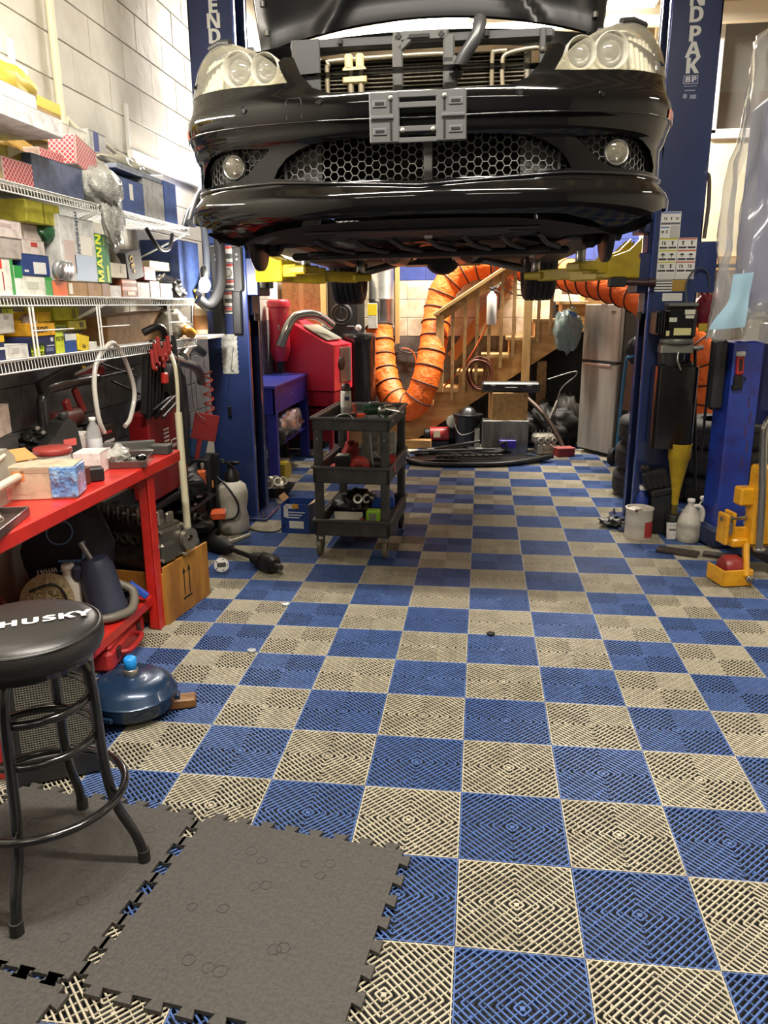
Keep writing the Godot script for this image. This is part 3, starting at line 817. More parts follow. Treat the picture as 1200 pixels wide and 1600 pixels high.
func headlight(o: Node3D, poly: PackedVector2Array, sg: float) -> void:
	var hl := obj("headlight", S.new(), mat("a8a594", 0.35, 0.3), o) if false else Node3D.new()
	put(hl, "headlight", o)
	var fn := func(s, y): return nose_n(s, y)
	var bulge := func(s, y): return nose(s, y, 0.004)
	var pane := skin(S.new(), poly, [], bulge, fn, 0.03)
	obj("headlight_lens", pane, mat("e9e5d0", 0.05, 0, {"alpha": 0.13, "coat": 1.0}), hl)
	# bowl behind the lens
	var bowl := S.new()
	skin(bowl, poly, [], func(s, y): return nose(s, y, -0.03) + V(0, 0, -0.05), fn, 0.04)
	rim(bowl, poly, func(s, y): return nose(s, y, 0.0), V(0, 0, -0.08))
	obj("headlight_bowl", bowl, mat("c3bea8", 0.3, 0.35), hl)
	for q in [[0.70, 0.708, 0.052], [0.572, 0.692, 0.045]]:
		var c := nose(q[0] * sg, q[1], -0.035)
		var r: float = q[2]
		var ring := obj("projector_ring", S.new().at(c + V(0, 0, 0.0), V(90, 10 * sg, 0)).lathe([Vector2(r * 0.8, -0.05), Vector2(r * 0.95, -0.01), Vector2(r * 1.12, 0.016), Vector2(r * 1.18, 0.012), Vector2(r * 1.18, -0.05)], 30), mat("f0eee4", 0.2, 0.6), hl)
		ring.set_meta("label", "bright ring around the projector lens")
		obj("projector_lens", S.new().at(c, V(90, 10 * sg, 0)).lathe([Vector2(r * 0.86, -0.025), Vector2(r * 0.8, -0.008), Vector2(r * 0.55, 0.006), Vector2(r * 0.25, 0.012), Vector2(0, 0.014)], 24), mat("4c4a44", 0.05, 0.1, {"coat": 1.0}), hl)
	# upright flutes in the reflector
	for k in 7:
		var s := (0.80 + k * 0.03) * sg
		obj("reflector_flute", S.new().tube([nose(s, 0.652, -0.03) + V(0, 0, -0.02), nose(s, 0.71, -0.03) + V(0, 0, -0.02), nose(s, 0.77, -0.03) + V(0, 0, -0.02)], 0.012, 6), mat("c9c4ae", 0.25, 0.4), hl)
	obj("lamp_seal", S.new().tube([nose(0.73 * sg, 0.813, 0.003), nose(0.79 * sg, 0.826, 0.003), nose(0.86 * sg, 0.818, 0.003)], 0.012, 6), mat("141414", 0.6), hl)

func plate_carrier(o: Node3D) -> void:
	var m := mat("4c4c4d", 0.45)
	var g := S.new()
	var z := 0.03
	# bars around the four windows of the moulded frame
	for q in [[-0.11, 0.488, 0.10, 0.155], [0.11, 0.488, 0.10, 0.155]]: g.box(V(q[0], q[1], z), V(q[2], q[3], 0.012), 0.004)
	for q in [[0, 0.556, 0.14, 0.02], [0, 0.524, 0.14, 0.018], [0, 0.452, 0.14, 0.018], [0, 0.418, 0.14, 0.016]]: g.box(V(q[0], q[1], z - 0.001), V(q[2], q[3], 0.010), 0.002)
	var pc := obj("plate_carrier", g, m, o, V(0, -0.011, 0))
	for sx in [-1, 1]:
		for y in [0.53, 0.446]:
			obj("slot_frame", S.new().box(V(sx * 0.125, y, z + 0.007), V(0.046, 0.022, 0.004), 0.0015), mat("57575a", 0.42), pc)
			obj("slot", S.new().box(V(sx * 0.125, y, z + 0.0095), V(0.03, 0.009, 0.0015), 0.0005), mat("060606", 0.8), pc)
			obj("slot", S.new().box(V(sx * 0.088, y, z + 0.0068), V(0.008, 0.055, 0.0015), 0.0005), mat("060606", 0.8), pc)
		obj("cross_bar", S.new().box(V(sx * 0.117, 0.488, z + 0.008), V(0.076, 0.012, 0.006), 0.0015), mat("57575a", 0.42), pc)
		obj("cross_slot", S.new().box(V(sx * 0.117, 0.4845, z + 0.0115), V(0.07, 0.003, 0.0015)), mat("060606", 0.8), pc)
		for q in [[0.088, 0.547], [0.05, 0.448]]:
			obj("rivet", S.new().at(V(sx * q[0], q[1], z + 0.008), V(90, 0, 0)).lathe([Vector2(0.008, 0), Vector2(0.006, 0.004), Vector2(0, 0.006)], 12), mat("b9b7ad", 0.35, 0.6), pc)

func radiator(o: Node3D) -> void:
	var g := mat("3a3b3c", 0.55, 0.1)
	var up := V(0, 0.055, 0)
	var fr := obj("radiator_support", S.new().box(V(0, 0.715, -0.22), V(0.92, 0.035, 0.05), 0.008).box(V(-0.40, 0.64, -0.17), V(0.10, 0.17, 0.01), 0.003).box(V(0.42, 0.66, -0.2), V(0.02, 0.14, 0.03), 0.003), g, o, up)
	obj("upper_panel", S.new().grid(16, 3, func(u, v):
		var x := lerpf(-0.72, 0.72, u)
		return V(x, 0.745 - 0.05 * x * x * 1.6 + 0.012 * v, -0.20 - 0.22 * v - 0.12 * x * x)), mat("333434", 0.45, 0.2), fr)
	for x in [-0.28, 0.05, 0.23]: obj("clip", S.new().box(V(x, 0.72, -0.19), V(0.016, 0.022, 0.014), 0.003), mat("151515", 0.5), fr)
	# finned condenser core
	var fins := S.new()
	for k in 15: fins.box(V(0.0, 0.49 + k * 0.0135, -0.262), V(0.74, 0.0045, 0.03), 0.001)
	var core := obj("condenser_core", fins, mat("7b7567", 0.45, 0.5, {"noise": ["5d574a", 60.0, 0.4]}), o, up)
	obj("core_backing", S.new().box(V(0, 0.58, -0.285), V(0.74, 0.22, 0.012)), mat("2a2824", 0.8, 0, {"noise": ["463f33", 80.0, 0.35]}), core)
	for sx in [-0.375, 0.375]: obj("header_tank", S.new().rod(V(sx, 0.47, -0.26), V(sx, 0.69, -0.26), 0.014, 10), mat("8d877a", 0.4, 0.7), core)
	# bright coolant lines
	var al := mat("a79c84", 0.35, 0.7)
	var line := func(p: Array, r: float): return obj("cooling_line", S.new().tube(curve(p, 5), r, 8), al, o, up)
	line.call([V(-0.335, 0.50, -0.22), V(-0.335, 0.63, -0.22), V(-0.33, 0.655, -0.22), V(-0.30, 0.668, -0.22), V(0.06, 0.673, -0.22), V(0.085, 0.66, -0.22), V(0.09, 0.63, -0.22), V(0.09, 0.50, -0.22)], 0.009)
	line.call([V(0.25, 0.50, -0.22), V(0.25, 0.655, -0.22), V(0.26, 0.67, -0.22), V(0.30, 0.672, -0.22)], 0.008)
	line.call([V(0.29, 0.53, -0.215), V(0.285, 0.62, -0.215), V(0.30, 0.66, -0.215), V(0.40, 0.675, -0.215), V(0.42, 0.66, -0.215)], 0.008)
	line.call([V(0.29, 0.53, -0.215), V(0.30, 0.515, -0.215), V(0.42, 0.525, -0.215)], 0.008)
	var blk := obj("expansion_valve", S.new().box(V(-0.235, 0.615, -0.215), V(0.085, 0.055, 0.03), 0.006).box(V(-0.255, 0.66, -0.215), V(0.028, 0.05, 0.03), 0.006).box(V(-0.215, 0.66, -0.215), V(0.028, 0.05, 0.03), 0.006), mat("d3bf8f", 0.45, 0.2), o, up)
	for sx in [-0.25, -0.213]: obj("valve_stem", S.new().rod(V(sx, 0.48, -0.215), V(sx, 0.59, -0.215), 0.008, 8).rod(V(sx, 0.56, -0.215), V(sx, 0.60, -0.215), 0.012, 6), al, blk)
	# bonnet latch bracket
	var y := S.new().box(V(-0.075, 0.61, -0.13), V(0.036, 0.20, 0.02), 0.005).box(V(0.005, 0.705, -0.13), V(0.19, 0.034, 0.02), 0.006).box(V(0.10, 0.66, -0.13), V(0.04, 0.09, 0.02), 0.006).box(V(0.105, 0.57, -0.13), V(0.05, 0.14, 0.02), 0.006)
	y.bar(V(-0.07, 0.665, -0.13), V(-0.03, 0.70, -0.13), 0.02, 0.02, 0.003)
	var br := obj("latch_bracket", y, mat("4a4a49", 0.5, 0.1), o, up)
	obj("latch_slot", S.new().box(V(0.0, 0.703, -0.118), V(0.07, 0.012, 0.004), 0.001), mat("101010", 0.7), br)
	for x in [-0.07, 0.075]: obj("latch_hole", S.new().at(V(x, 0.706, -0.119), V(0, 0, 45)).box(Vector3.ZERO, V(0.016, 0.016, 0.004)), mat("101010", 0.7), br)
	obj("intake_pipe", S.new().tube(curve([V(0.12, 0.575, -0.12), V(0.15, 0.63, -0.115), V(0.19, 0.69, -0.12), V(0.205, 0.745, -0.15), V(0.2, 0.765, -0.22)], 6), 0.022, 12), mat("333435", 0.35), o, up)
	obj("strut_clutter", S.new().rod(V(0.37, 0.56, -0.2), V(0.46, 0.65, -0.22), 0.009).rod(V(0.40, 0.56, -0.22), V(0.46, 0.56, -0.22), 0.008).ball(V(0.42, 0.66, -0.19), V(0.013, 0.013, 0.013), 8), mat("4a4744", 0.5, 0.4), o, up)
	var bay := obj("engine_bay", S.new().box(V(0, 0.62, -1.0), V(1.25, 0.5, 0.02)).box(V(0.64, 0.62, -0.7), V(0.02, 0.4, 0.7)).box(V(-0.64, 0.62, -0.7), V(0.02, 0.4, 0.7)).box(V(0, 0.40, -0.7), V(1.25, 0.02, 0.7)), mat("3a3a3b", 0.6), o)
	obj("engine_cover", S.new().box(V(0, 0.66, -0.68), V(0.62, 0.12, 0.42), 0.04), mat("2d2d2f", 0.45), bay)
	obj("intake_manifold", S.new().box(V(0, 0.55, -0.66), V(0.56, 0.16, 0.5), 0.03), mat("6b6963", 0.4, 0.5), bay)
	obj("battery_case", S.new().box(V(-0.46, 0.62, -0.72), V(0.2, 0.2, 0.26), 0.01), mat("2a2b2d", 0.5), bay)
	obj("coolant_tank", S.new().box(V(0.46, 0.64, -0.6), V(0.18, 0.16, 0.2), 0.04), mat("c9c6b8", 0.4), bay)

func bonnet_and_body(o: Node3D, paint: Material) -> void:
	# open bonnet: hinge line low at the back, inner frame facing the viewer
	var shape := func(u: float, v: float, lift: float) -> Vector3:
		var x := lerpf(-0.735, 0.735, u)
		var k := x / 0.735
		var w := 1.0 + 0.05 * v
		var crown := 0.10 * (1.0 - k * k)
		return V(x * w, 0.985 + crown + 0.98 * v + lift * 0.42, -0.96 + 0.42 * v - lift - 0.02 * k * k)
	var inner := S.new().grid(60, 40, func(u, v):
		var k: float = absf(u * 2 - 1)
		var d := 0.0
		var arch: float = 0.62 - 0.55 * sin(minf(v * 1.6, 1.0) * PI / 2)      # a rib sweeping in from each hinge
		d += exp(-pow((k - arch) / 0.06, 2)) * 0.03
		d += exp(-pow((k - 0.93) / 0.07, 2)) * 0.035 + exp(-pow(v / 0.05, 2)) * 0.03
		d += exp(-pow((v - 0.16 - 0.10 * k) / 0.035, 2)) * 0.022 * (1.0 if k < 0.6 else 0.4)
		return shape.call(u, v, -d))
	var b := obj("bonnet", S.new().grid(24, 12, func(u, v): return shape.call(u, v, 0.035)), paint, o)
	obj("bonnet_inner_frame", inner, mat("0b0b0c", 0.35), b)
	var edge := S.new()
	for side in [0.0, 1.0]:
		var l := []
		for k in 21: l.append(shape.call(side, k / 20.0, 0.015))
		edge.tube(l, 0.016, 8)
	var l2 := []
	for k in 31: l2.append(shape.call(k / 30.0, 0.0, 0.01))
	edge.tube(l2, 0.014, 8)
	obj("bonnet_edge", edge, mat("101011", 0.25, 0, {"coat": 0.8}), b)
	for sx in [-1, 1]:
		obj("bonnet_hinge", S.new().bar(V(sx * 0.68, 0.86, -1.02), V(sx * 0.69, 1.06, -0.93), 0.02, 0.03, 0.003), mat("1c1c1d", 0.4), b)
		for k in 4: obj("bonnet_clip", S.new().cyl(shape.call(0.5 + sx * 0.475, 0.06 + k * 0.1, -0.045), 0.012, 0.02, 8), mat("55534e", 0.4, 0.5), b)
	obj("latch_striker", S.new().bar(shape.call(0.45, 0.17, -0.04), shape.call(0.56, 0.185, -0.04), 0.018, 0.02, 0.003), mat("4b4a46", 0.4, 0.6), b)
	# shoulder panels between lamp and bonnet opening, then the body behind
	for sg in [-1.0, 1.0]:
		obj("wing_shoulder", S.new().grid(10, 10, func(u, v):
			var z := lerpf(-0.24, -1.1, u)
			var a := lerpf(0.80, 1.0, u)
			return V(sg * lerpf(0.55 + 0.14 * u, 0.865 + 0.03 * u, v), a + 0.02 * sin(v * PI) - 0.12 * v * v - 0.05 * (1 - u) * (1 - v), z - 0.08 * v * (1 - u))), paint, o)
		var side := ccw(V2([-0.62, 0.64, -0.60, 0.52, -0.55, 0.45, -0.57, 0.22, -4.95, 0.24, -5.05, 0.50, -5.0, 0.88, -4.0, 0.95, -1.2, 0.93, -0.62, 0.74]))
		var holes := []
		for zc in [-0.905, -3.94]:
			var h := PackedVector2Array()
			for k in 24: h.append(Vector2(zc, 0.30) + Vector2(0.365, 0).rotated(TAU * k / 24))
			holes.append(ccw(h))
		var sf := func(z, y): return V(sg * (0.934 - 0.05 * pow((y - 0.5) / 0.45, 2) - 0.10 * pow(maxf(0.0, -z - 4.3) / 0.75, 2) - 0.03 * maxf(0.0, y - 0.62)), y, z)
		var sn := func(z, y): return V(sg, (y - 0.5) * 0.3, 0).normalized()
		obj("body_side", skin(S.new(), side, holes, sf, sn, 0.12), paint, o)
		obj("side_glass", S.new().grid(8, 3, func(u, v): return V(sg * lerpf(0.87, 0.68, v), lerpf(0.94, 1.36, v), lerpf(-1.7 - 0.5 * v, -4.3 + 0.6 * v, u))), mat("0f1214", 0.05, 0, {"coat": 1.0}), o)
	obj("windscreen", S.new().grid(16, 6, func(u, v):
		var x := lerpf(-0.74, 0.74, u) * lerpf(1.0, 0.82, v)
		return V(x, 0.97 + 0.40 * v - 0.03 * x * x, -1.32 - 0.85 * v - 0.12 * x * x)), mat("232828", 0.12), o)
	obj("roof", S.new().grid(12, 14, func(u, v):
		var x := lerpf(-0.68, 0.68, u)
		return V(x, 1.375 + 0.06 * sin(v * PI) - 0.10 * x * x * x * x * 3.0, lerpf(-2.15, -3.75, v))), paint, o)
	obj("rear_screen", S.new().grid(10, 5, func(u, v): return V(lerpf(-0.68, 0.68, u), lerpf(1.37, 0.98, v), lerpf(-3.75, -4.4, v))), mat("0f1214", 0.05, 0, {"coat": 1.0}), o)
	obj("boot_lid", S.new().grid(10, 6, func(u, v): return V(lerpf(-0.80, 0.80, u), 0.98 - 0.02 * v, lerpf(-4.35, -5.0, v))), paint, o)
	obj("rear_bumper", S.new().grid(16, 8, func(u, v):
		var x := lerpf(-0.88, 0.88, u)
		return V(x, lerpf(0.24, 0.95, v), -5.12 + 0.16 * pow(absf(x) / 0.88, 3) + 0.08 * v * v)), paint, o)

func underside(o: Node3D, dull: Material, plastic: Material) -> void:
	# lip, belly tray and floor seen from below
	obj("splash_tray", S.new().grid(24, 8, func(u, v):
		var x := lerpf(-0.68, 0.68, u)
		var k := absf(x) / 0.68
		var p := nose(x * 1.04, 0.176 - 0.05 * k * k * k)
		return V(lerpf(p.x, x * 0.95, v), p.y - 0.012 + (0.15 - p.y) * v + 0.008 * sin(u * 40.0) * v, lerpf(p.z, -0.60, v))), mat("0a0a0a", 0.95, 0, {"noise": ["151311", 12.0, 0.3]}), o)
	var ribs := S.new()
	for k in 6: ribs.box(V(0, 0.138 + k * 0.002, -0.12 - k * 0.08), V(0.85 - (k % 2) * 0.2, 0.012, 0.018), 0.004)
	obj("tray_rib", ribs, mat("1d1d1d", 0.4), o)
	obj("tray_label", S.new().box(V(0.02, 0.128, -0.30), V(0.03, 0.008, 0.03), 0.001), mat("cfcdc6", 0.5), o)
	obj("floor_pan", S.new().box(V(0, 0.245, -2.9), V(1.55, 0.03, 3.6), 0.01).box(V(0.62, 0.23, -2.4), V(0.14, 0.03, 2.2), 0.01).box(V(-0.62, 0.23, -2.4), V(0.14, 0.03, 2.2), 0.01), dull, o)
	obj("front_subframe", S.new().bar(V(-0.45, 0.19, -0.70), V(0.45, 0.19, -0.70), 0.07, 0.06, 0.012).bar(V(-0.45, 0.20, -1.15), V(0.45, 0.20, -1.15), 0.08, 0.06, 0.012).bar(V(-0.42, 0.2, -0.6), V(-0.42, 0.2, -1.3), 0.07, 0.07, 0.012).bar(V(0.42, 0.2, -0.6), V(0.42, 0.2, -1.3), 0.07, 0.07, 0.012), mat("1a1918", 0.55, 0.3), o)
	obj("oil_pan", S.new().box(V(0.0, 0.20, -0.95), V(0.34, 0.10, 0.36), 0.03), mat("3c342c", 0.4, 0.5), o)
	obj("gearbox", S.new().tube([V(0, 0.27, -1.2), V(0, 0.26, -1.5), V(0, 0.27, -2.0)], [0.16, 0.14, 0.09], 14), mat("383430", 0.45, 0.5), o)
	var ex := mat("6a4a36", 0.32, 0.75)
	for sx in [-1.0, 1.0]:
		obj("exhaust_pipe", S.new().tube(curve([V(sx * 0.24, 0.24, -1.0), V(sx * 0.2, 0.18, -1.25), V(sx * 0.14, 0.18, -1.6), V(sx * 0.13, 0.21, -2.3), V(sx * 0.2, 0.24, -3.2), V(sx * 0.25, 0.28, -4.4)], 6), 0.034, 12), ex, o)
		obj("catalyst", S.new().tube([V(sx * 0.2, 0.13, -1.02), V(sx * 0.185, 0.125, -1.08), V(sx * 0.16, 0.125, -1.3), V(sx * 0.15, 0.13, -1.36)], [0.036, 0.058, 0.058, 0.036], 14), mat("7d5844", 0.3, 0.8), o)
		obj("exhaust_flange", S.new().box(V(sx * 0.15, 0.13, -1.40), V(0.1, 0.07, 0.014), 0.004), mat("8c6a52", 0.35, 0.8), o)
		obj("control_arm", S.new().tube([V(sx * 0.36, 0.19, -0.78), V(sx * 0.7, 0.17, -0.9)], [0.03, 0.024], 8).tube([V(sx * 0.36, 0.2, -1.12), V(sx * 0.7, 0.17, -0.92)], [0.03, 0.024], 8), mat("222120", 0.5, 0.4), o)
		obj("brake_disc", S.new().at(V(sx * 0.79, 0.215, -0.905), V(0, 0, 90)).cyl(Vector3.ZERO, 0.17, 0.028, 32, 0.003).cyl(V(0, -sx * 0.03, 0), 0.08, 0.06, 20), mat("3a3937", 0.45, 0.7), o)
		obj("steering_knuckle", S.new().box(V(sx * 0.72, 0.24, -0.905), V(0.07, 0.26, 0.09), 0.02).box(V(sx * 0.75, 0.21, -1.04), V(0.09, 0.16, 0.08), 0.02), mat("191919", 0.6, 0.3), o)
		obj("arch_liner", S.new().grid(6, 14, func(u, v):
			var a := lerpf(-0.35, PI + 0.35, v)
			return V(sx * lerpf(0.52, 0.90, u), 0.30 + 0.37 * sin(a), -0.905 + 0.37 * cos(a))), mat("0d0d0d", 0.85), o)
		obj("liner_flap", S.new().grid(6, 6, func(u, v):
			return V(sx * lerpf(0.50, 0.88, u), 0.15 - 0.07 * u * v + 0.03 * sin(u * 7.0 + v * 3.0) + 0.08 * v, -0.42 - 0.16 * v)), mat("1b1b1b", 0.6), o)
		obj("sill_panel", S.new().box(V(sx * 0.78, 0.2, -2.4), V(0.22, 0.06, 2.3), 0.02), mat("131313", 0.5), o)
		obj("rear_link", S.new().tube([V(sx * 0.3, 0.22, -3.8), V(sx * 0.66, 0.14, -3.92)], 0.026, 8).tube([V(sx * 0.3, 0.25, -4.15), V(sx * 0.66, 0.16, -4.0)], 0.022, 8), mat("8a8882", 0.4, 0.7), o)
	# belly of arms, stays and pans hanging lowest
	obj("cross_brace", S.new().bar(V(-0.62, 0.10, -0.86), V(0.62, 0.10, -0.86), 0.09, 0.03, 0.01).bar(V(-0.6, 0.12, -1.3), V(0.6, 0.12, -1.3), 0.16, 0.02, 0.006).bar(V(-0.5, 0.10, -0.7), V(-0.2, 0.12, -1.4), 0.06, 0.025, 0.006).bar(V(0.5, 0.10, -0.7), V(0.2, 0.12, -1.4), 0.06, 0.025, 0.006), mat("161514", 0.6, 0.2), o)
	obj("belly_shield", S.new().grid(20, 10, func(u, v):
		return V(lerpf(-0.60, 0.60, u), 0.15 + 0.06 * v + 0.02 * sin(u * 19.0) + 0.015 * sin(v * 13.0 + u * 5.0), lerpf(-0.62, -1.9, v))), mat("131211", 0.75, 0, {"noise": ["221d18", 14.0, 0.3]}), o)
	obj("rear_subframe", S.new().box(V(0, 0.25, -3.95), V(0.7, 0.12, 0.45), 0.04).ball(V(0, 0.24, -3.9), V(0.15, 0.13, 0.18), 10), mat("171717", 0.5, 0.3), o)
	obj("muffler", S.new().box(V(0, 0.30, -4.65), V(1.1, 0.15, 0.3), 0.05), mat("4a4642", 0.4, 0.7), o)
	# odd straps and hoses hanging in the tray
	var hoses := S.new()
	for k in 7:
		var x := -0.45 + k * 0.15
		hoses.tube(curve([V(x, 0.145, -0.45), V(x + 0.05, 0.115, -0.60), V(x + 0.12, 0.11, -0.78), V(x + 0.06, 0.13, -1.0)], 4), 0.011, 6)
	obj("hose_run", hoses, mat("1e1d1c", 0.45), o)
	obj("heat_shield", S.new().grid(8, 6, func(u, v): return V(lerpf(-0.12, 0.2, u), 0.115 + 0.02 * sin(u * PI), lerpf(-0.62, -0.85, v))), mat("2c2723", 0.35, 0.5), o)

func road_wheel(o: Node3D, c: Vector3) -> void:
	var sg := signf(c.x)
	var hub := Node3D.new()
	put(hub, "rear_wheel", o, c, V(0, 0, -90 * sg))
	var prof := [Vector2(0.235, -0.105), Vector2(0.26, -0.122), Vector2(0.30, -0.126), Vector2(0.322, -0.112), Vector2(0.331, -0.10)]
	for g in [-0.066, -0.022, 0.022, 0.066]:
		prof.append_array([Vector2(0.335, g - 0.007), Vector2(0.325, g - 0.005), Vector2(0.325, g + 0.005), Vector2(0.335, g + 0.007)])
	prof.append_array([Vector2(0.331, 0.10), Vector2(0.322, 0.112), Vector2(0.30, 0.126), Vector2(0.26, 0.122), Vector2(0.235, 0.105)])
	obj("tyre", S.new().lathe(prof, 48), mat("1c1c1c", 0.75, 0, {"bump": [0.4, 120]}), hub)
	var rim_ := S.new().lathe([Vector2(0.238, 0.105), Vector2(0.22, 0.09), Vector2(0.215, -0.09), Vector2(0.238, -0.105)], 36)
	for k in 10:
		var a := TAU * k / 10
		rim_.bar(V(0.05 * cos(a), 0.06, 0.05 * sin(a)), V(0.22 * cos(a), 0.085, 0.22 * sin(a)), 0.035, 0.03, 0.006)
	obj("alloy_rim", rim_.cyl(V(0, 0.05, 0), 0.07, 0.06, 18, 0.01), mat("8e8e8c", 0.3, 0.85), hub)

# ---- shelving, bench and everything along the left wall ----
func lattice_mat() -> StandardMaterial3D:
	if mats.has("lattice"): return mats["lattice"]
	var im := Image.create(64, 64, false, Image.FORMAT_RGB8)
	for y in 64:
		for x in 64:
			var a := posmod(x + y, 32); var b := posmod(x - y, 32)
			im.set_pixel(x, y, hx("ecd9cf") if (a < 5 or b < 5) else hx("b8323a"))
	var m := StandardMaterial3D.new()
	m.albedo_texture = ImageTexture.create_from_image(im)
	m.roughness = 0.5; m.uv1_scale = V(22, 22, 1)
	mats["lattice"] = m
	return m
func face_at(s: Vector3, face: String, u: float, v: float) -> Array:
	match face:
		"f": return [V(s.x / 2, v * s.y, -u * s.z), V(0, 90, 0), s.z, s.y]
		"e": return [V(u * s.x, v * s.y, s.z / 2), Vector3.ZERO, s.x, s.y]
	return [V(v * s.x, s.y / 2, -u * s.z), V(-90, 90, 0), s.z, s.x]
func carton(called: String, label: String, category: String, c: Vector3, s: Vector3, turn: Vector3, col: String, prints: Array, group := "") -> Node3D:
	# a card box: body, top seam, and its printed panels
	var o := thing(called, label, category, c - V(0, s.y / 2, 0), turn, group)
	var bm := mat(col, 0.6, 0, {"grain": 14.0})
	obj("body", S.new().box(V(0, s.y / 2, 0), s, minf(0.003, s.y * 0.1)), bm, o)
	if s.y > 0.04: obj("flap_seam", S.new().box(V(s.x / 2, s.y * 0.985, 0), V(0.0012, s.y * 0.02, s.z * 0.98)), mat(hx(col).darkened(0.3).to_html(false), 0.7), o)
	for p in prints:
		var f := face_at(s, p[0], p[1], p[2])
		var at: Vector3 = f[0] + V(0, s.y / 2, 0)
		var w: float = p[3] * f[2]; var h: float = p[4] * f[3]
		if w > 0.002:
			var pm: Material = lattice_mat() if p[5] == "lattice" else mat(p[5], 0.5)
			obj("printed_panel", S.new().box(Vector3.ZERO, V(w, h, 0.0016)), pm, o, at, f[1])
		if p[6] != "":
			var lines: PackedStringArray = p[6].split(" ")
			var hh: float = p[8]
			for i in lines.size():
				var out := Basis.from_euler(f[1] * PI / 180.0) * V(0, 0, 0.0016)
				var dy := (lines.size() - 1) * 0.5 - i
				text(lines[i], hh, mat(p[7], 0.5), o, at + out + V(0, dy * hh * 1.35, 0), f[1] + V(0, 0, -p[9]), 0.0008, 0.3)
	return o

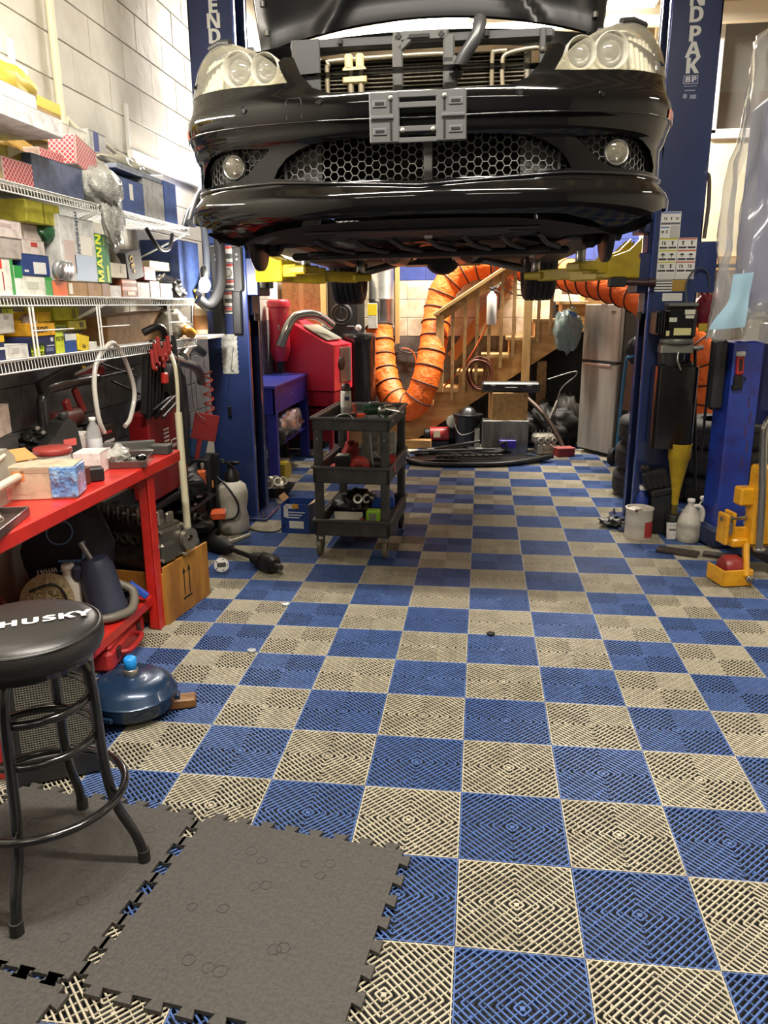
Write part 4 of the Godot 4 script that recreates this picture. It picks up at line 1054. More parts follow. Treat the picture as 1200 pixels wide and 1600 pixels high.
func shelf_boxes() -> Array:
	return [
	["storage_bin", "grey-blue plastic bin wrapped in film on the top wire shelf", "bin", V(-1.850, 1.986, -1.733), V(0.260, 0.137, 0.402), V(0, 0, 0), "5c6580", []],
	["carton", "low red and white lattice carton beside the grey-blue bin", "box", V(-1.780, 1.964, -1.433), V(0.120, 0.093, 0.201), V(0, 0, 0), "d9c3b6", [["f", 0, 0, 0.96, 0.94, "lattice", ""]]],
	["carton", "plain brown carton at the near end of the top wire shelf", "box", V(-1.845, 1.971, -1.211), V(0.250, 0.108, 0.228), V(0, 0, 0), "b09a6a", []],
	["carton", "red and white lattice carton tilted on top of the grey-blue bin", "box", V(-1.800, 2.117, -2.015), V(0.120, 0.124, 0.236), V(-9, 6, 0), "d9c3b6", [["f", 0, 0, 0.96, 0.94, "lattice", ""], ["t", 0, 0, 0.96, 0.94, "lattice", ""], ["e", 0, 0, 0.96, 0.94, "lattice", ""]]],
	["carton", "flat red and white lattice carton under the white boxes", "box", V(-1.810, 2.078, -1.767), V(0.100, 0.045, 0.193), V(0, 0, 0), "c9b0a4", [["f", 0, 0, 0.96, 0.9, "lattice", ""]]],
	["carton", "yellow filter carton under the overhanging white boxes", "box", V(-1.840, 2.037, -1.547), V(0.160, 0.051, 0.215), V(0, 0, 0), "a79a3c", []],
	["long_box", "long white box overhanging the top shelf, lower of the two", "box", V(-1.730, 2.139, -1.305), V(0.260, 0.067, 0.540), V(0, 0, 0), "e9e6e6", []],
	["long_box", "long white box overhanging the top shelf, upper of the two", "box", V(-1.790, 2.208, -1.327), V(0.260, 0.070, 0.366), V(0, 0, 0), "ece8ea", []],
	["carton", "yellow and brown carton standing against the conduit", "box", V(-1.960, 2.270, -1.997), V(0.120, 0.180, 0.294), V(0, 0, 0), "b99a4c", [["f", 0, 0.38, 1.0, 0.24, "e3d21e", ""]]],
	["carton", "bright white carton under the conduit bend", "box", V(-1.960, 2.196, -2.212), V(0.120, 0.190, 0.332), V(0, 0, 0), "f4f1e4", []],
	["pack", "blue and white striped pack leaning at the wall end of the white carton", "pack", V(-1.970, 2.121, -2.528), V(0.100, 0.408, 0.180), V(0, 0, 0), "d6d6d4", [["f", -0.1, 0, 0.3, 0.98, "3d4d92", ""]]],
	["carton", "blue carton with two white stickers on the top shelf", "box", V(-1.820, 2.000, -2.407), V(0.200, 0.165, 0.333), V(0, 0, 0), "38538f", [["f", -0.3, 0.2, 0.12, 0.35, "e6e4de", ""], ["f", 0.05, 0.15, 0.12, 0.45, "e6e4de", ""]]],
	["carton", "grey carton between the blue ones on the top shelf", "box", V(-1.820, 2.017, -2.710), V(0.200, 0.199, 0.255), V(0, 0, 0), "a9a9a6", []],
	["carton", "tall blue carton at the far end of the top shelf", "box", V(-1.820, 2.029, -2.937), V(0.200, 0.224, 0.177), V(0, 0, 0), "3a5696", []],
	["carton", "flat blue-grey carton lying over the blue and grey ones", "box", V(-1.830, 2.129, -2.557), V(0.220, 0.023, 0.537), V(0, 0, 0), "7f8796", []],
	["carton", "white carton with red corner and green stripe on the middle shelf", "box", V(-1.790, 1.583, -1.260), V(0.140, 0.132, 0.117), V(0, 0, 0), "efece2", [["f", -0.3, 0.36, 0.4, 0.26, "d8402f", ""], ["f", 0.42, 0, 0.16, 1.0, "3f9a4c", ""], ["f", -0.1, -0.1, 0.06, 0.5, "a33f3a", ""]]],
	["carton", "white and green halved carton beside the red cornered one", "box", V(-1.790, 1.573, -1.350), V(0.140, 0.112, 0.051), V(0, 0, 0), "e9ebe0", [["f", 0, 0.3, 1.0, 0.4, "2f9a4a", ""]]],
	["carton", "flat white carton with a green end on the middle shelf", "box", V(-1.800, 1.555, -1.481), V(0.160, 0.077, 0.205), V(0, 0, 0), "e6e6da", [["f", 0.37, 0, 0.26, 1.0, "3b9a48", ""], ["f", -0.2, 0.05, 0.4, 0.35, "c2c4b4", ""]]],
	["parts_box", "navy blue parts box with a white sticker stacked on the flat white carton", "box", V(-1.800, 1.635, -1.481), V(0.160, 0.081, 0.199), V(0, 0, 0), "26407c", [["f", 0.12, -0.12, 0.45, 0.55, "dfe0de", ""], ["f", -0.36, -0.28, 0.14, 0.1, "dfe0de", ""]]],
	["carton", "open grey carton with its flap up over the white ones", "box", V(-1.830, 1.687, -1.308), V(0.220, 0.073, 0.169), V(0, 0, 0), "b5aca4", []],
	["carton", "small pinkish carton with a red mark on the navy box", "box", V(-1.810, 1.704, -1.516), V(0.140, 0.056, 0.154), V(0, 0, 0), "d8cbc2", [["f", 0.0, 0.2, 0.3, 0.3, "b8433c", ""]]],
	["carton", "pinkish patterned carton, topmost of the pile on the middle shelf", "box", V(-1.840, 1.756, -1.323), V(0.240, 0.063, 0.169), V(0, 0, 0), "dccfc8", [["f", -0.1, 0.2, 0.4, 0.2, "bdaaa4", ""]]],
	["carton", "second pinkish patterned carton behind the navy box", "box", V(-1.850, 1.765, -1.617), V(0.140, 0.064, 0.179), V(0, 0, 0), "d3c5bf", []],
	["carton", "narrow yellow filter carton standing behind the round tins", "box", V(-1.870, 1.644, -1.769), V(0.140, 0.253, 0.070), V(0, 0, 0), "e2c51e", [["f", 0, -0.3, 0.4, 0.12, "5a4a18", ""]]],
	["long_box", "long brown carton with an orange end on the middle shelf", "box", V(-1.780, 1.549, -1.835), V(0.120, 0.064, 0.520), V(0, 0, 0), "a87f4c", [["f", -0.38, 0, 0.24, 0.98, "ee6a22", ""], ["f", -0.2, 0.05, 0.06, 0.7, "e6dfd2", ""], ["f", 0.14, 0, 0.1, 0.98, "8f6334", ""], ["f", 0.4, 0, 0.1, 0.98, "80502e", ""]]],
	["tall_box", "tall white and pale blue filter box in cracked film", "box", V(-1.770, 1.715, -1.840), V(0.100, 0.266, 0.302), V(0, 0, 0), "dcdcd8", [["f", 0.15, -0.28, 0.62, 0.4, "b9cbe0", ""], ["f", -0.28, -0.12, 0.3, 0.5, "c9b6ae", ""], ["f", 0.22, 0.08, 0.32, 0.3, "e9e6da", ""], ["f", -0.02, 0.26, 0.001, 0.001, "dcdcd8", "micronAir", "5b6578", 0.026, 90]]],
	["tall_box", "tall green box with yellow lettering beside the pale blue one", "box", V(-1.770, 1.690, -2.059), V(0.100, 0.216, 0.131), V(0, 0, 0), "2f8a4c", [["f", -0.3, 0, 0.001, 0.001, "2f8a4c", "MANN", "e6ee2a", 0.05, -90], ["f", 0.25, -0.3, 0.14, 0.34, "cfe03a", ""], ["f", 0.1, 0.36, 0.14, 0.18, "9fc24a", ""]]],
	["carton", "yellow-green filter carton high under the top shelf", "box", V(-1.840, 1.841, -1.614), V(0.200, 0.085, 0.254), V(0, 0, 0), "b9b23a", [["f", 0, 0, 0.03, 0.98, "6d6a20", ""]]],
	["carton", "small white carton at the near end of the far middle shelf", "box", V(-1.770, 1.546, -2.159), V(0.100, 0.057, 0.112), V(0, 0, 0), "dcd6d2", []],
	["carton_stack", "orange and brown striped carton on the far middle shelf", "box", V(-1.800, 1.562, -2.311), V(0.160, 0.091, 0.165), V(0, 0, 0), "9a5a3a", [["f", 0, 0.35, 1.0, 0.12, "e0603a", ""], ["f", 0, 0.0, 1.0, 0.18, "e0603a", ""], ["f", 0.1, -0.25, 0.5, 0.2, "d9a080", ""]]],
	["carton", "pinkish white carton beside the orange striped one", "box", V(-1.780, 1.557, -2.477), V(0.120, 0.080, 0.148), V(0, 0, 0), "dccfc9", [["f", 0, 0.2, 0.5, 0.2, "c08a84", ""]]],
	["carton", "pinkish white carton between two others on the far middle shelf", "box", V(-1.780, 1.562, -2.626), V(0.120, 0.090, 0.124), V(0, 0, 0), "d5c6c0", []],
	["carton", "white carton with a grey lid line next to the dark bag", "box", V(-1.780, 1.557, -2.785), V(0.120, 0.081, 0.170), V(0, 0, 0), "ddd8d6", [["f", 0, 0.32, 1.0, 0.05, "a8a29e", ""]]],
	["carton", "cream carton resting above the orange striped one", "box", V(-1.790, 1.644, -2.211), V(0.140, 0.070, 0.163), V(0, 0, 0), "d8ccae", [["f", 0.2, 0.1, 0.2, 0.5, "8a7f66", ""]]],
	["parts_box", "black parts box with yellow lettering tilted on the far middle shelf", "box", V(-1.780, 1.678, -2.407), V(0.120, 0.138, 0.187), V(10, 0, 0), "3c3a3a", [["f", -0.15, 0.05, 0.001, 0.001, "3c3a3a", "OE+", "e0b53a", 0.036, 80]]],
	["carton", "small red lattice carton on the pinkish ones", "box", V(-1.770, 1.643, -2.572), V(0.100, 0.069, 0.145), V(0, 0, 0), "c05a58", [["f", 0, 0, 0.96, 0.94, "lattice", ""]]],
	["carton", "cream speckled carton behind the red lattice one", "box", V(-1.900, 1.702, -3.010), V(0.120, 0.048, 0.298), V(0, 0, 0), "cfc6a0", []],
	["carton", "white and grey carton with a ring print on the lower shelf", "box", V(-1.800, 1.314, -1.283), V(0.160, 0.054, 0.147), V(0, 0, 0), "d8d7d2", [["f", -0.1, 0.1, 0.3, 0.4, "b9b8b2", ""]]],
	["filter_box", "navy and yellow filter box cut by the picture edge", "box", V(-1.800, 1.333, -1.162), V(0.160, 0.092, 0.085), V(0, 0, 0), "25305c", [["f", 0, 0.36, 1.0, 0.26, "e4bb22", ""], ["f", 0, -0.02, 1.0, 0.1, "dcdcd6", ""]]],
	["carton", "white filter carton with a small ring on the lower shelf", "box", V(-1.850, 1.418, -1.330), V(0.140, 0.076, 0.100), V(0, 0, 0), "dedcd6", [["f", 0, 0.28, 0.3, 0.22, "b0aea6", ""]]],
	["filter_box", "dark filter box with lime lettering on the white carton", "box", V(-1.850, 1.472, -1.343), V(0.140, 0.030, 0.084), V(0, 0, 0), "4a4c2a", [["f", 0, 0, 0.9, 0.9, "4a4c2a", "MANN FILTER", "cfe23a", 0.016, 0]]],
	["filter_box", "yellow filter box tucked beside the ladder upright", "box", V(-1.860, 1.385, -1.441), V(0.120, 0.086, 0.054), V(0, 0, 0), "c9a21c", [["f", 0, 0, 0.5, 0.3, "3a3214", ""]]],
	["filter_box", "navy filter box with a yellow lettered panel on the lower shelf", "box", V(-1.810, 1.325, -1.465), V(0.180, 0.075, 0.184), V(0, 0, 0), "22295a", [["f", -0.24, -0.22, 0.5, 0.52, "cfe02e", "MANN FILTER", "2a3a1a", 0.026, 0], ["f", 0.3, 0.0, 0.3, 0.06, "c9cbd6", ""], ["f", 0.25, -0.2, 0.3, 0.2, "6d7396", ""], ["f", 0.37, 0.32, 0.1, 0.2, "dfe0e4", ""]]],
	["filter_box", "golden yellow filter box on top of the navy one", "box", V(-1.805, 1.389, -1.484), V(0.170, 0.051, 0.171), V(0, 0, 0), "ddA21c", [["f", -0.2, 0.0, 0.001, 0.001, "dda21c", "KNECHT", "3a2c10", 0.022, 0]]],
	["filter_box", "slim yellow-green filter box beside the blue and white one", "box", V(-1.800, 1.330, -1.600), V(0.160, 0.086, 0.062), V(0, 0, 0), "d2dc3a", [["f", 0, 0.22, 0.9, 0.25, "d2dc3a", "FILTER", "36461a", 0.016, 0]]],
	["filter_box", "blue filter box with a white top band on the lower shelf", "box", V(-1.790, 1.326, -1.687), V(0.140, 0.077, 0.093), V(0, 0, 0), "27519c", [["f", 0, 0.33, 1.0, 0.34, "dfe2e0", ""]]],
	["filter_box", "yellow filter box leaning beside the blue and white one", "box", V(-1.780, 1.322, -1.790), V(0.120, 0.071, 0.093), V(-10, 0, 0), "e6c81c", [["f", 0, -0.2, 0.3, 0.2, "6a5a14", ""]]],
	["carton", "small white carton at the far end of the near lower shelf", "box", V(-1.770, 1.305, -1.881), V(0.100, 0.036, 0.074), V(0, 0, 0), "dcd8d0", []],
	["filter_box", "lime yellow filter box above the blue and white one", "box", V(-1.900, 1.395, -1.985), V(0.120, 0.044, 0.162), V(0, 0, 0), "cfc22a", [["f", 0.2, 0, 0.2, 0.5, "5d5814", ""]]],
	["filter_box", "lime yellow filter box highest on the near lower shelf", "box", V(-1.910, 1.447, -1.896), V(0.140, 0.057, 0.221), V(0, 0, 0), "c9cc34", [["f", 0.28, 0, 0.14, 0.7, "7d8030", ""]]],
	["filter_box", "small golden filter box stacked third above the navy one", "box", V(-1.860, 1.437, -1.630), V(0.120, 0.043, 0.115), V(0, 0, 0), "d9ae20", []],
	["filter_box", "small green lettered filter box over the slim yellow-green one", "box", V(-1.840, 1.387, -1.727), V(0.120, 0.027, 0.081), V(0, 0, 0), "8f9a2c", [["f", 0, 0, 0.95, 0.9, "8f9a2c", "MANN", "24300f", 0.02, 0]]],
	["long_box", "long plain cardboard box on the far lower shelf", "box", V(-1.890, 1.363, -2.583), V(0.140, 0.152, 0.685), V(2, 0, 0), "a37c4e", []],
	["carton", "upright orange carton on the far lower shelf", "box", V(-1.865, 1.351, -3.222), V(0.050, 0.129, 0.259), V(0, 0, 0), "d98a34", []],
	]

func wire_shelf(y: float, z0: float, z1: float, lip: float, label: String) -> void:
	var white := mat("e9e9e4", 0.35, 0.1)
	var o := thing("wire_shelf", label, "shelf", V(-2.03, y, (z0 + z1) / 2), Vector3.ZERO, "wire shelves on the left wall")
	var L := z0 - z1; var D := 0.335
	var deck := S.new()
	for k in 13: deck.rod(V(D * k / 12.0, -0.004, -L / 2), V(D * k / 12.0, -0.004, L / 2), 0.0028, 5)
	obj("deck_wires", deck, white, o)
	var teeth := S.new()
	var n := int(L / 0.022)
	for k in n + 1:
		var z := -L / 2 + L * k / n
		teeth.tube([V(D * 0.5, 0.0, z), V(D, 0.0, z), V(D + 0.004, -lip, z)], 0.0019, 4, false)
	obj("lip_wires", teeth, white, o)
	obj("lip_rail", S.new().rod(V(D + 0.004, -lip, -L / 2), V(D + 0.004, -lip, L / 2), 0.0032, 6).rod(V(D + 0.002, 0.001, -L / 2), V(D + 0.002, 0.001, L / 2), 0.0032, 6), white, o)
	for z in [-L / 2 + 0.01, L / 2 - 0.01]:
		obj("brace", S.new().tube([V(D - 0.02, -lip, z), V(0.0, -lip - 0.14, z)], 0.005, 6), white, o)

func left_side() -> void:
	for q in [[1.917, 0.035, "top"], [1.517, 0.035, "middle"], [1.287, 0.045, "lower"]]:
		wire_shelf(q[0], -0.75, -1.985, q[1], "white wire shelf on the left wall, %s one of the near run" % q[2])
		wire_shelf(q[0], -2.0, -3.12, q[1], "white wire shelf on the left wall, %s one of the far run" % q[2])
	# ladder uprights between the lower two shelves
	for z in [-1.36, -1.90, -2.72]:
		var u := thing("ladder_upright", {-1.36: "white wire ladder upright beside the navy filter box", -1.90: "white wire ladder upright at the end of the near shelves", -2.72: "white wire ladder upright on the far lower shelf"}[z], "upright", V(-1.688, 1.288, z), Vector3.ZERO, "wire uprights between the shelves")
		obj("side_wire", S.new().rod(V(0, 0, 0.012), V(0, 0.19, 0.02), 0.004, 6), mat("e9e9e4", 0.35, 0.1), u)
		obj("side_wire", S.new().rod(V(0, 0, -0.012), V(0, 0.19, -0.004), 0.004, 6), mat("e9e9e4", 0.35, 0.1), u)
		obj("rung", S.new().rod(V(0, 0.1, -0.3), V(0, 0.1, 0.018), 0.003, 6), mat("e9e9e4", 0.35, 0.1), u)
	for z in [-3.16, -2.02]:
		tag(obj("shelf_standard", S.new().box(V(-2.035, 2.05, z), V(0.02, 1.1, 0.03), 0.003).box(V(-1.94, 2.2, z), V(0.2, 0.03, 0.012), 0.002), mat("d9d9d4", 0.4)), "white slotted standard carrying the %s" % ("far shelf ends" if z < -3 else "joint of the two shelf runs"), "standard", "shelf standards")
	for b in shelf_boxes(): carton(b[0], b[1], b[2], b[3], b[4], b[5], b[6], b[7], "boxes on the wire shelves")
	shelf_extras()
	wall_lights()
	workbench()
	bench_things()
	under_bench()
	wall_jumble()
	stool()
	mats_on_floor()

func crumple(c: Vector3, r: Vector3, seed_: int, amp := 0.35, seg := 26) -> S:
	# a creased bag or sheet of film
	var f := FastNoiseLite.new()
	f.seed = seed_; f.frequency = 1.3; f.fractal_octaves = 3
	return S.new().grid(seg, seg / 2, func(u, v):
		var a: float = u * TAU; var b: float = (v - 0.5) * PI
		var d := Vector3(cos(a) * cos(b), sin(b), sin(a) * cos(b))
		var k := 1.0 + amp * f.get_noise_3dv(d * 1.6) + amp * 0.5 * absf(f.get_noise_3dv(d * 4.0))
		return c + d * r * k)

func shelf_extras() -> void:
	var film := mat("c9cbc6", 0.18, 0, {"alpha": 0.6, "coat": 0.6, "bump": [1.0, 120]})
	# bubble wrap spilling over the top shelf
	var bw := thing("bubble_wrap", "crumpled bubble wrap hanging over the joint of the top shelves", "wrap", V(-1.70, 1.93, -2.08))
	obj("sheet_bundle", crumple(V(-0.02, 0.07, 0), V(0.09, 0.09, 0.11), 3), mat("a9aaa2", 0.25, 0, {"alpha": 0.72, "coat": 0.4, "bump": [1.4, 160], "noise": ["8c8d86", 60.0, 0.3]}), bw)
	obj("hanging_tail", crumple(V(0.02, -0.06, -0.03), V(0.03, 0.12, 0.09), 4), mat("a9aaa2", 0.25, 0, {"alpha": 0.72, "coat": 0.4, "bump": [1.4, 160], "noise": ["8c8d86", 60.0, 0.3]}), bw)
	tag(obj("plastic_bag", crumple(V(-1.86, 2.17, -2.58), V(0.12, 0.05, 0.24), 9), mat("b9b6a4", 0.3, 0, {"alpha": 0.8, "coat": 0.4})), "grey-green plastic bag lying over the blue and white pack", "bag")
	tag(obj("plastic_bag", crumple(V(-1.80, 1.56, -2.97), V(0.10, 0.085, 0.12), 12), mat("2a2b2c", 0.25, 0, {"coat": 0.6})), "dark plastic bag at the far end of the middle shelf", "bag")
	tag(obj("plastic_bag", crumple(V(-1.80, 1.36, -1.50), V(0.05, 0.075, 0.06), 13), mat("b9a9a2", 0.2, 0, {"alpha": 0.6, "coat": 0.6})), "thin clear bag hanging beside the navy filter box", "bag")
	tag(obj("paper_bag", crumple(V(-1.86, 1.67, -2.30), V(0.10, 0.13, 0.14), 14, 0.2), mat("9a9288", 0.6)), "grey-brown paper bag slumped behind the black parts box", "bag")
	tag(obj("green_bag", crumple(V(-1.80, 1.78, -1.70), V(0.06, 0.05, 0.08), 15, 0.25), mat("2c5f3c", 0.35, 0, {"coat": 0.4})), "dark green plastic pouch under the yellow-green carton", "pouch")
	tag(obj("cloth_bundle", crumple(V(-1.80, 1.37, -3.0), V(0.08, 0.085, 0.13), 16, 0.4), mat("b7afa0", 0.8)), "pale cloth bundle lying on the far lower shelf", "cloth")
	for k in 3:
		tag(obj("round_tin", S.new().at(V(-1.70 - k * 0.012, 1.625, -1.62 - k * 0.05), V(0, 0, 90 - 12)).cyl(Vector3.ZERO, 0.042, 0.025, 24, 0.004).cyl(V(0, -0.014, 0), 0.028, 0.004, 20, 0.001), mat("b8babb", 0.25, 0.6)), ["round silver tin lying nearest on the orange-ended carton", "round silver tin in the middle of three on the orange-ended carton", "round silver tin lying farthest on the orange-ended carton"][k], "tin", "round tins in film")
	# yellow sacks over the near end of the top shelf
	tag(obj("yellow_sack", crumple(V(-1.82, 2.31, -1.52), V(0.08, 0.065, 0.24), 21, 0.35), mat("d9bf4a", 0.5)), "yellow plastic sack lying on the white boxes", "sack")
	tag(obj("brown_sack", crumple(V(-1.90, 2.06, -1.72), V(0.08, 0.09, 0.16), 22, 0.2), mat("a2803c", 0.6)), "brown paper sack crushed behind the white boxes", "sack")
	# blue tub and black hoses at the far end
	carton("storage_tub", "large blue plastic tub standing behind the far middle shelf", "tub", V(-1.90, 1.69, -3.33), V(0.24, 0.34, 0.34), Vector3.ZERO, "2f4274", [])
	var hose := mat("151618", 0.5)
	var h := thing("rubber_hose", "thick black rubber hose hooked over the end of the shelves", "hose", V(-1.72, 1.5, -3.34))
	obj("outer_loop", S.new().tube(curve([V(0.02, 0.45, 0.15), V(0.04, 0.62, 0.0), V(0.04, 0.60, -0.16), V(0.06, 0.36, -0.22), V(0.08, 0.1, -0.14), V(0.05, -0.02, 0.0), V(0.0, 0.02, 0.06)], 7), 0.034, 12), hose, h)
	obj("inner_loop", S.new().tube(curve([V(-0.04, 0.42, 0.12), V(-0.02, 0.55, 0.0), V(0, 0.45, -0.12), V(0.0, 0.18, -0.12), V(-0.02, 0.05, 0.0)], 7), 0.022, 10), mat("3d4149", 0.35), h)
	tag(obj("drive_belt", S.new().tube(curve([V(-1.71, 1.865, -2.55), V(-1.70, 1.80, -2.62), V(-1.70, 1.77, -2.72), V(-1.70, 1.79, -2.82), V(-1.71, 1.865, -2.9)], 6), 0.011, 6), hose), "black rubber belt hanging under the far top shelf", "belt")
	# spray bottle and can at the post end of the lower shelf
	var sb := thing("spray_bottle", "spray bottle with yellow trigger and amber liquid by the lift column", "bottle", V(-1.76, 1.30, -3.40))
	obj("ledge", S.new().box(V(0.0, -0.014, 0), V(0.2, 0.02, 0.34), 0.002), mat("e2e0d8", 0.5), sb)
	obj("bottle_body", S.new().lathe([Vector2(0, 0), Vector2(0.042, 0.002), Vector2(0.045, 0.02), Vector2(0.045, 0.13), Vector2(0.036, 0.18), Vector2(0.017, 0.215), Vector2(0.016, 0.24)], 20), mat("cfc1a2", 0.25, 0, {"alpha": 0.9}), sb)
	obj("label_band", S.new().lathe([Vector2(0.0458, 0.03), Vector2(0.0462, 0.032), Vector2(0.0462, 0.115), Vector2(0.0458, 0.117)], 20), mat("7d5a34", 0.5), sb)
	obj("trigger_head", S.new().box(V(0.0, 0.262, 0.0), V(0.03, 0.034, 0.06), 0.008).box(V(0, 0.268, 0.045), V(0.018, 0.018, 0.04), 0.004).bar(V(0, 0.25, 0.025), V(0, 0.205, 0.04), 0.012, 0.01, 0.002), mat("dcb92a", 0.4), sb)
	tag(obj("aerosol_can", S.new().at(V(-1.70, 1.33, -3.02), V(80, 20, 10)).lathe([Vector2(0, -0.08), Vector2(0.031, -0.08), Vector2(0.032, 0.05), Vector2(0.02, 0.07), Vector2(0.012, 0.085), Vector2(0, 0.086)], 18), mat("d9952e", 0.35)), "orange aerosol can lying at the end of the far lower shelf", "can")
	tag(obj("scraper", S.new().bar(V(-1.72, 1.50, -3.16), V(-1.70, 1.38, -3.08), 0.012, 0.008, 0.002), mat("2b2522", 0.5)), "dark thin scraper dangling by the spray bottle", "tool")

func wall_lights() -> void:
	# bare tubes resting against the wall over the shelves and a work lamp
	for q in [[V(-1.985, 2.32, -3.72), 1.18, 3.2, "bright bare tube light on the wall above the blue cartons"], [V(-1.985, 2.46, -1.40), 1.18, 2.2, "bright bare tube light on the wall behind the yellow sack"]]:
		var o := thing("tube_light", q[3], "light", q[0], V(0, 0, 0), "tube lights on the left wall")
		obj("batten", S.new().box(V(-0.025, 0, 0), V(0.04, 0.06, q[1] + 0.04), 0.006), mat("f2f2ee", 0.5), o)
		obj("light_tube", S.new().rod(V(0.018, 0, -q[1] / 2), V(0.018, 0, q[1] / 2), 0.015, 12), mat("fffaf0", 0.4, 0, {"emit": 18.0, "emit_color": "fff6e6"}), o)
		area_light(o, V(0.05, 0, 0), V(0, -90, 0), Vector2(q[1], 0.05), q[2])
	var w := thing("work_lamp", "small glaring work lamp hung at the end of the middle shelf", "lamp", V(-1.66, 1.60, -3.24))
	obj("lamp_bulb", S.new().ball(V(0, 0, 0), V(0.034, 0.045, 0.034), 12), mat("fffaf0", 0.4, 0, {"emit": 22.0, "emit_color": "fff6e6"}), w)
	obj("lamp_collar", S.new().lathe([Vector2(0.02, 0.045), Vector2(0.022, 0.09), Vector2(0.012, 0.11), Vector2(0, 0.112)], 14), mat("2a2a2a", 0.5), w)
	var l := OmniLight3D.new()
	l.light_energy = 0.9; l.light_color = hx("fff7ea"); l.omni_range = 20; l.omni_attenuation = 2; l.shadow_enabled = true; l.light_size = 0.04
	put(l, "lamp_light", w, V(0.06, 0, 0.0))

func workbench() -> void:
	var red := mat("c8281f", 0.38, 0, {"coat": 0.3, "noise": ["b3231c", 6.0, 0.35]})
	var o := thing("workbench", "red painted steel workbench with a lower shelf along the left wall", "bench", V(-1.42, 0, -1.25))
	obj("bench_top", S.new().box(V(-0.30, 0.772, 0), V(0.60, 0.056, 1.62), 0.006), red, o)
	obj("lower_shelf", S.new().box(V(-0.32, 0.145, 0.12), V(0.54, 0.05, 1.2), 0.005), red, o)
	for q in [[-0.05, -0.49], [-0.55, -0.49], [-0.05, 0.72], [-0.55, 0.72]]:
		obj("leg", S.new().box(V(q[0] - 0.004, 0.372, q[1] - 0.03), V(0.066, 0.744, 0.006), 0.002).box(V(q[0] + 0.027, 0.372, q[1]), V(0.006, 0.744, 0.066), 0.002).box(V(q[0] - 0.0, 0.372, q[1] + 0.0), V(0.05, 0.744, 0.05), 0.004), red, o)
	obj("end_rail", S.new().box(V(-0.3, 0.70, -0.52), V(0.46, 0.06, 0.02), 0.003), red, o)

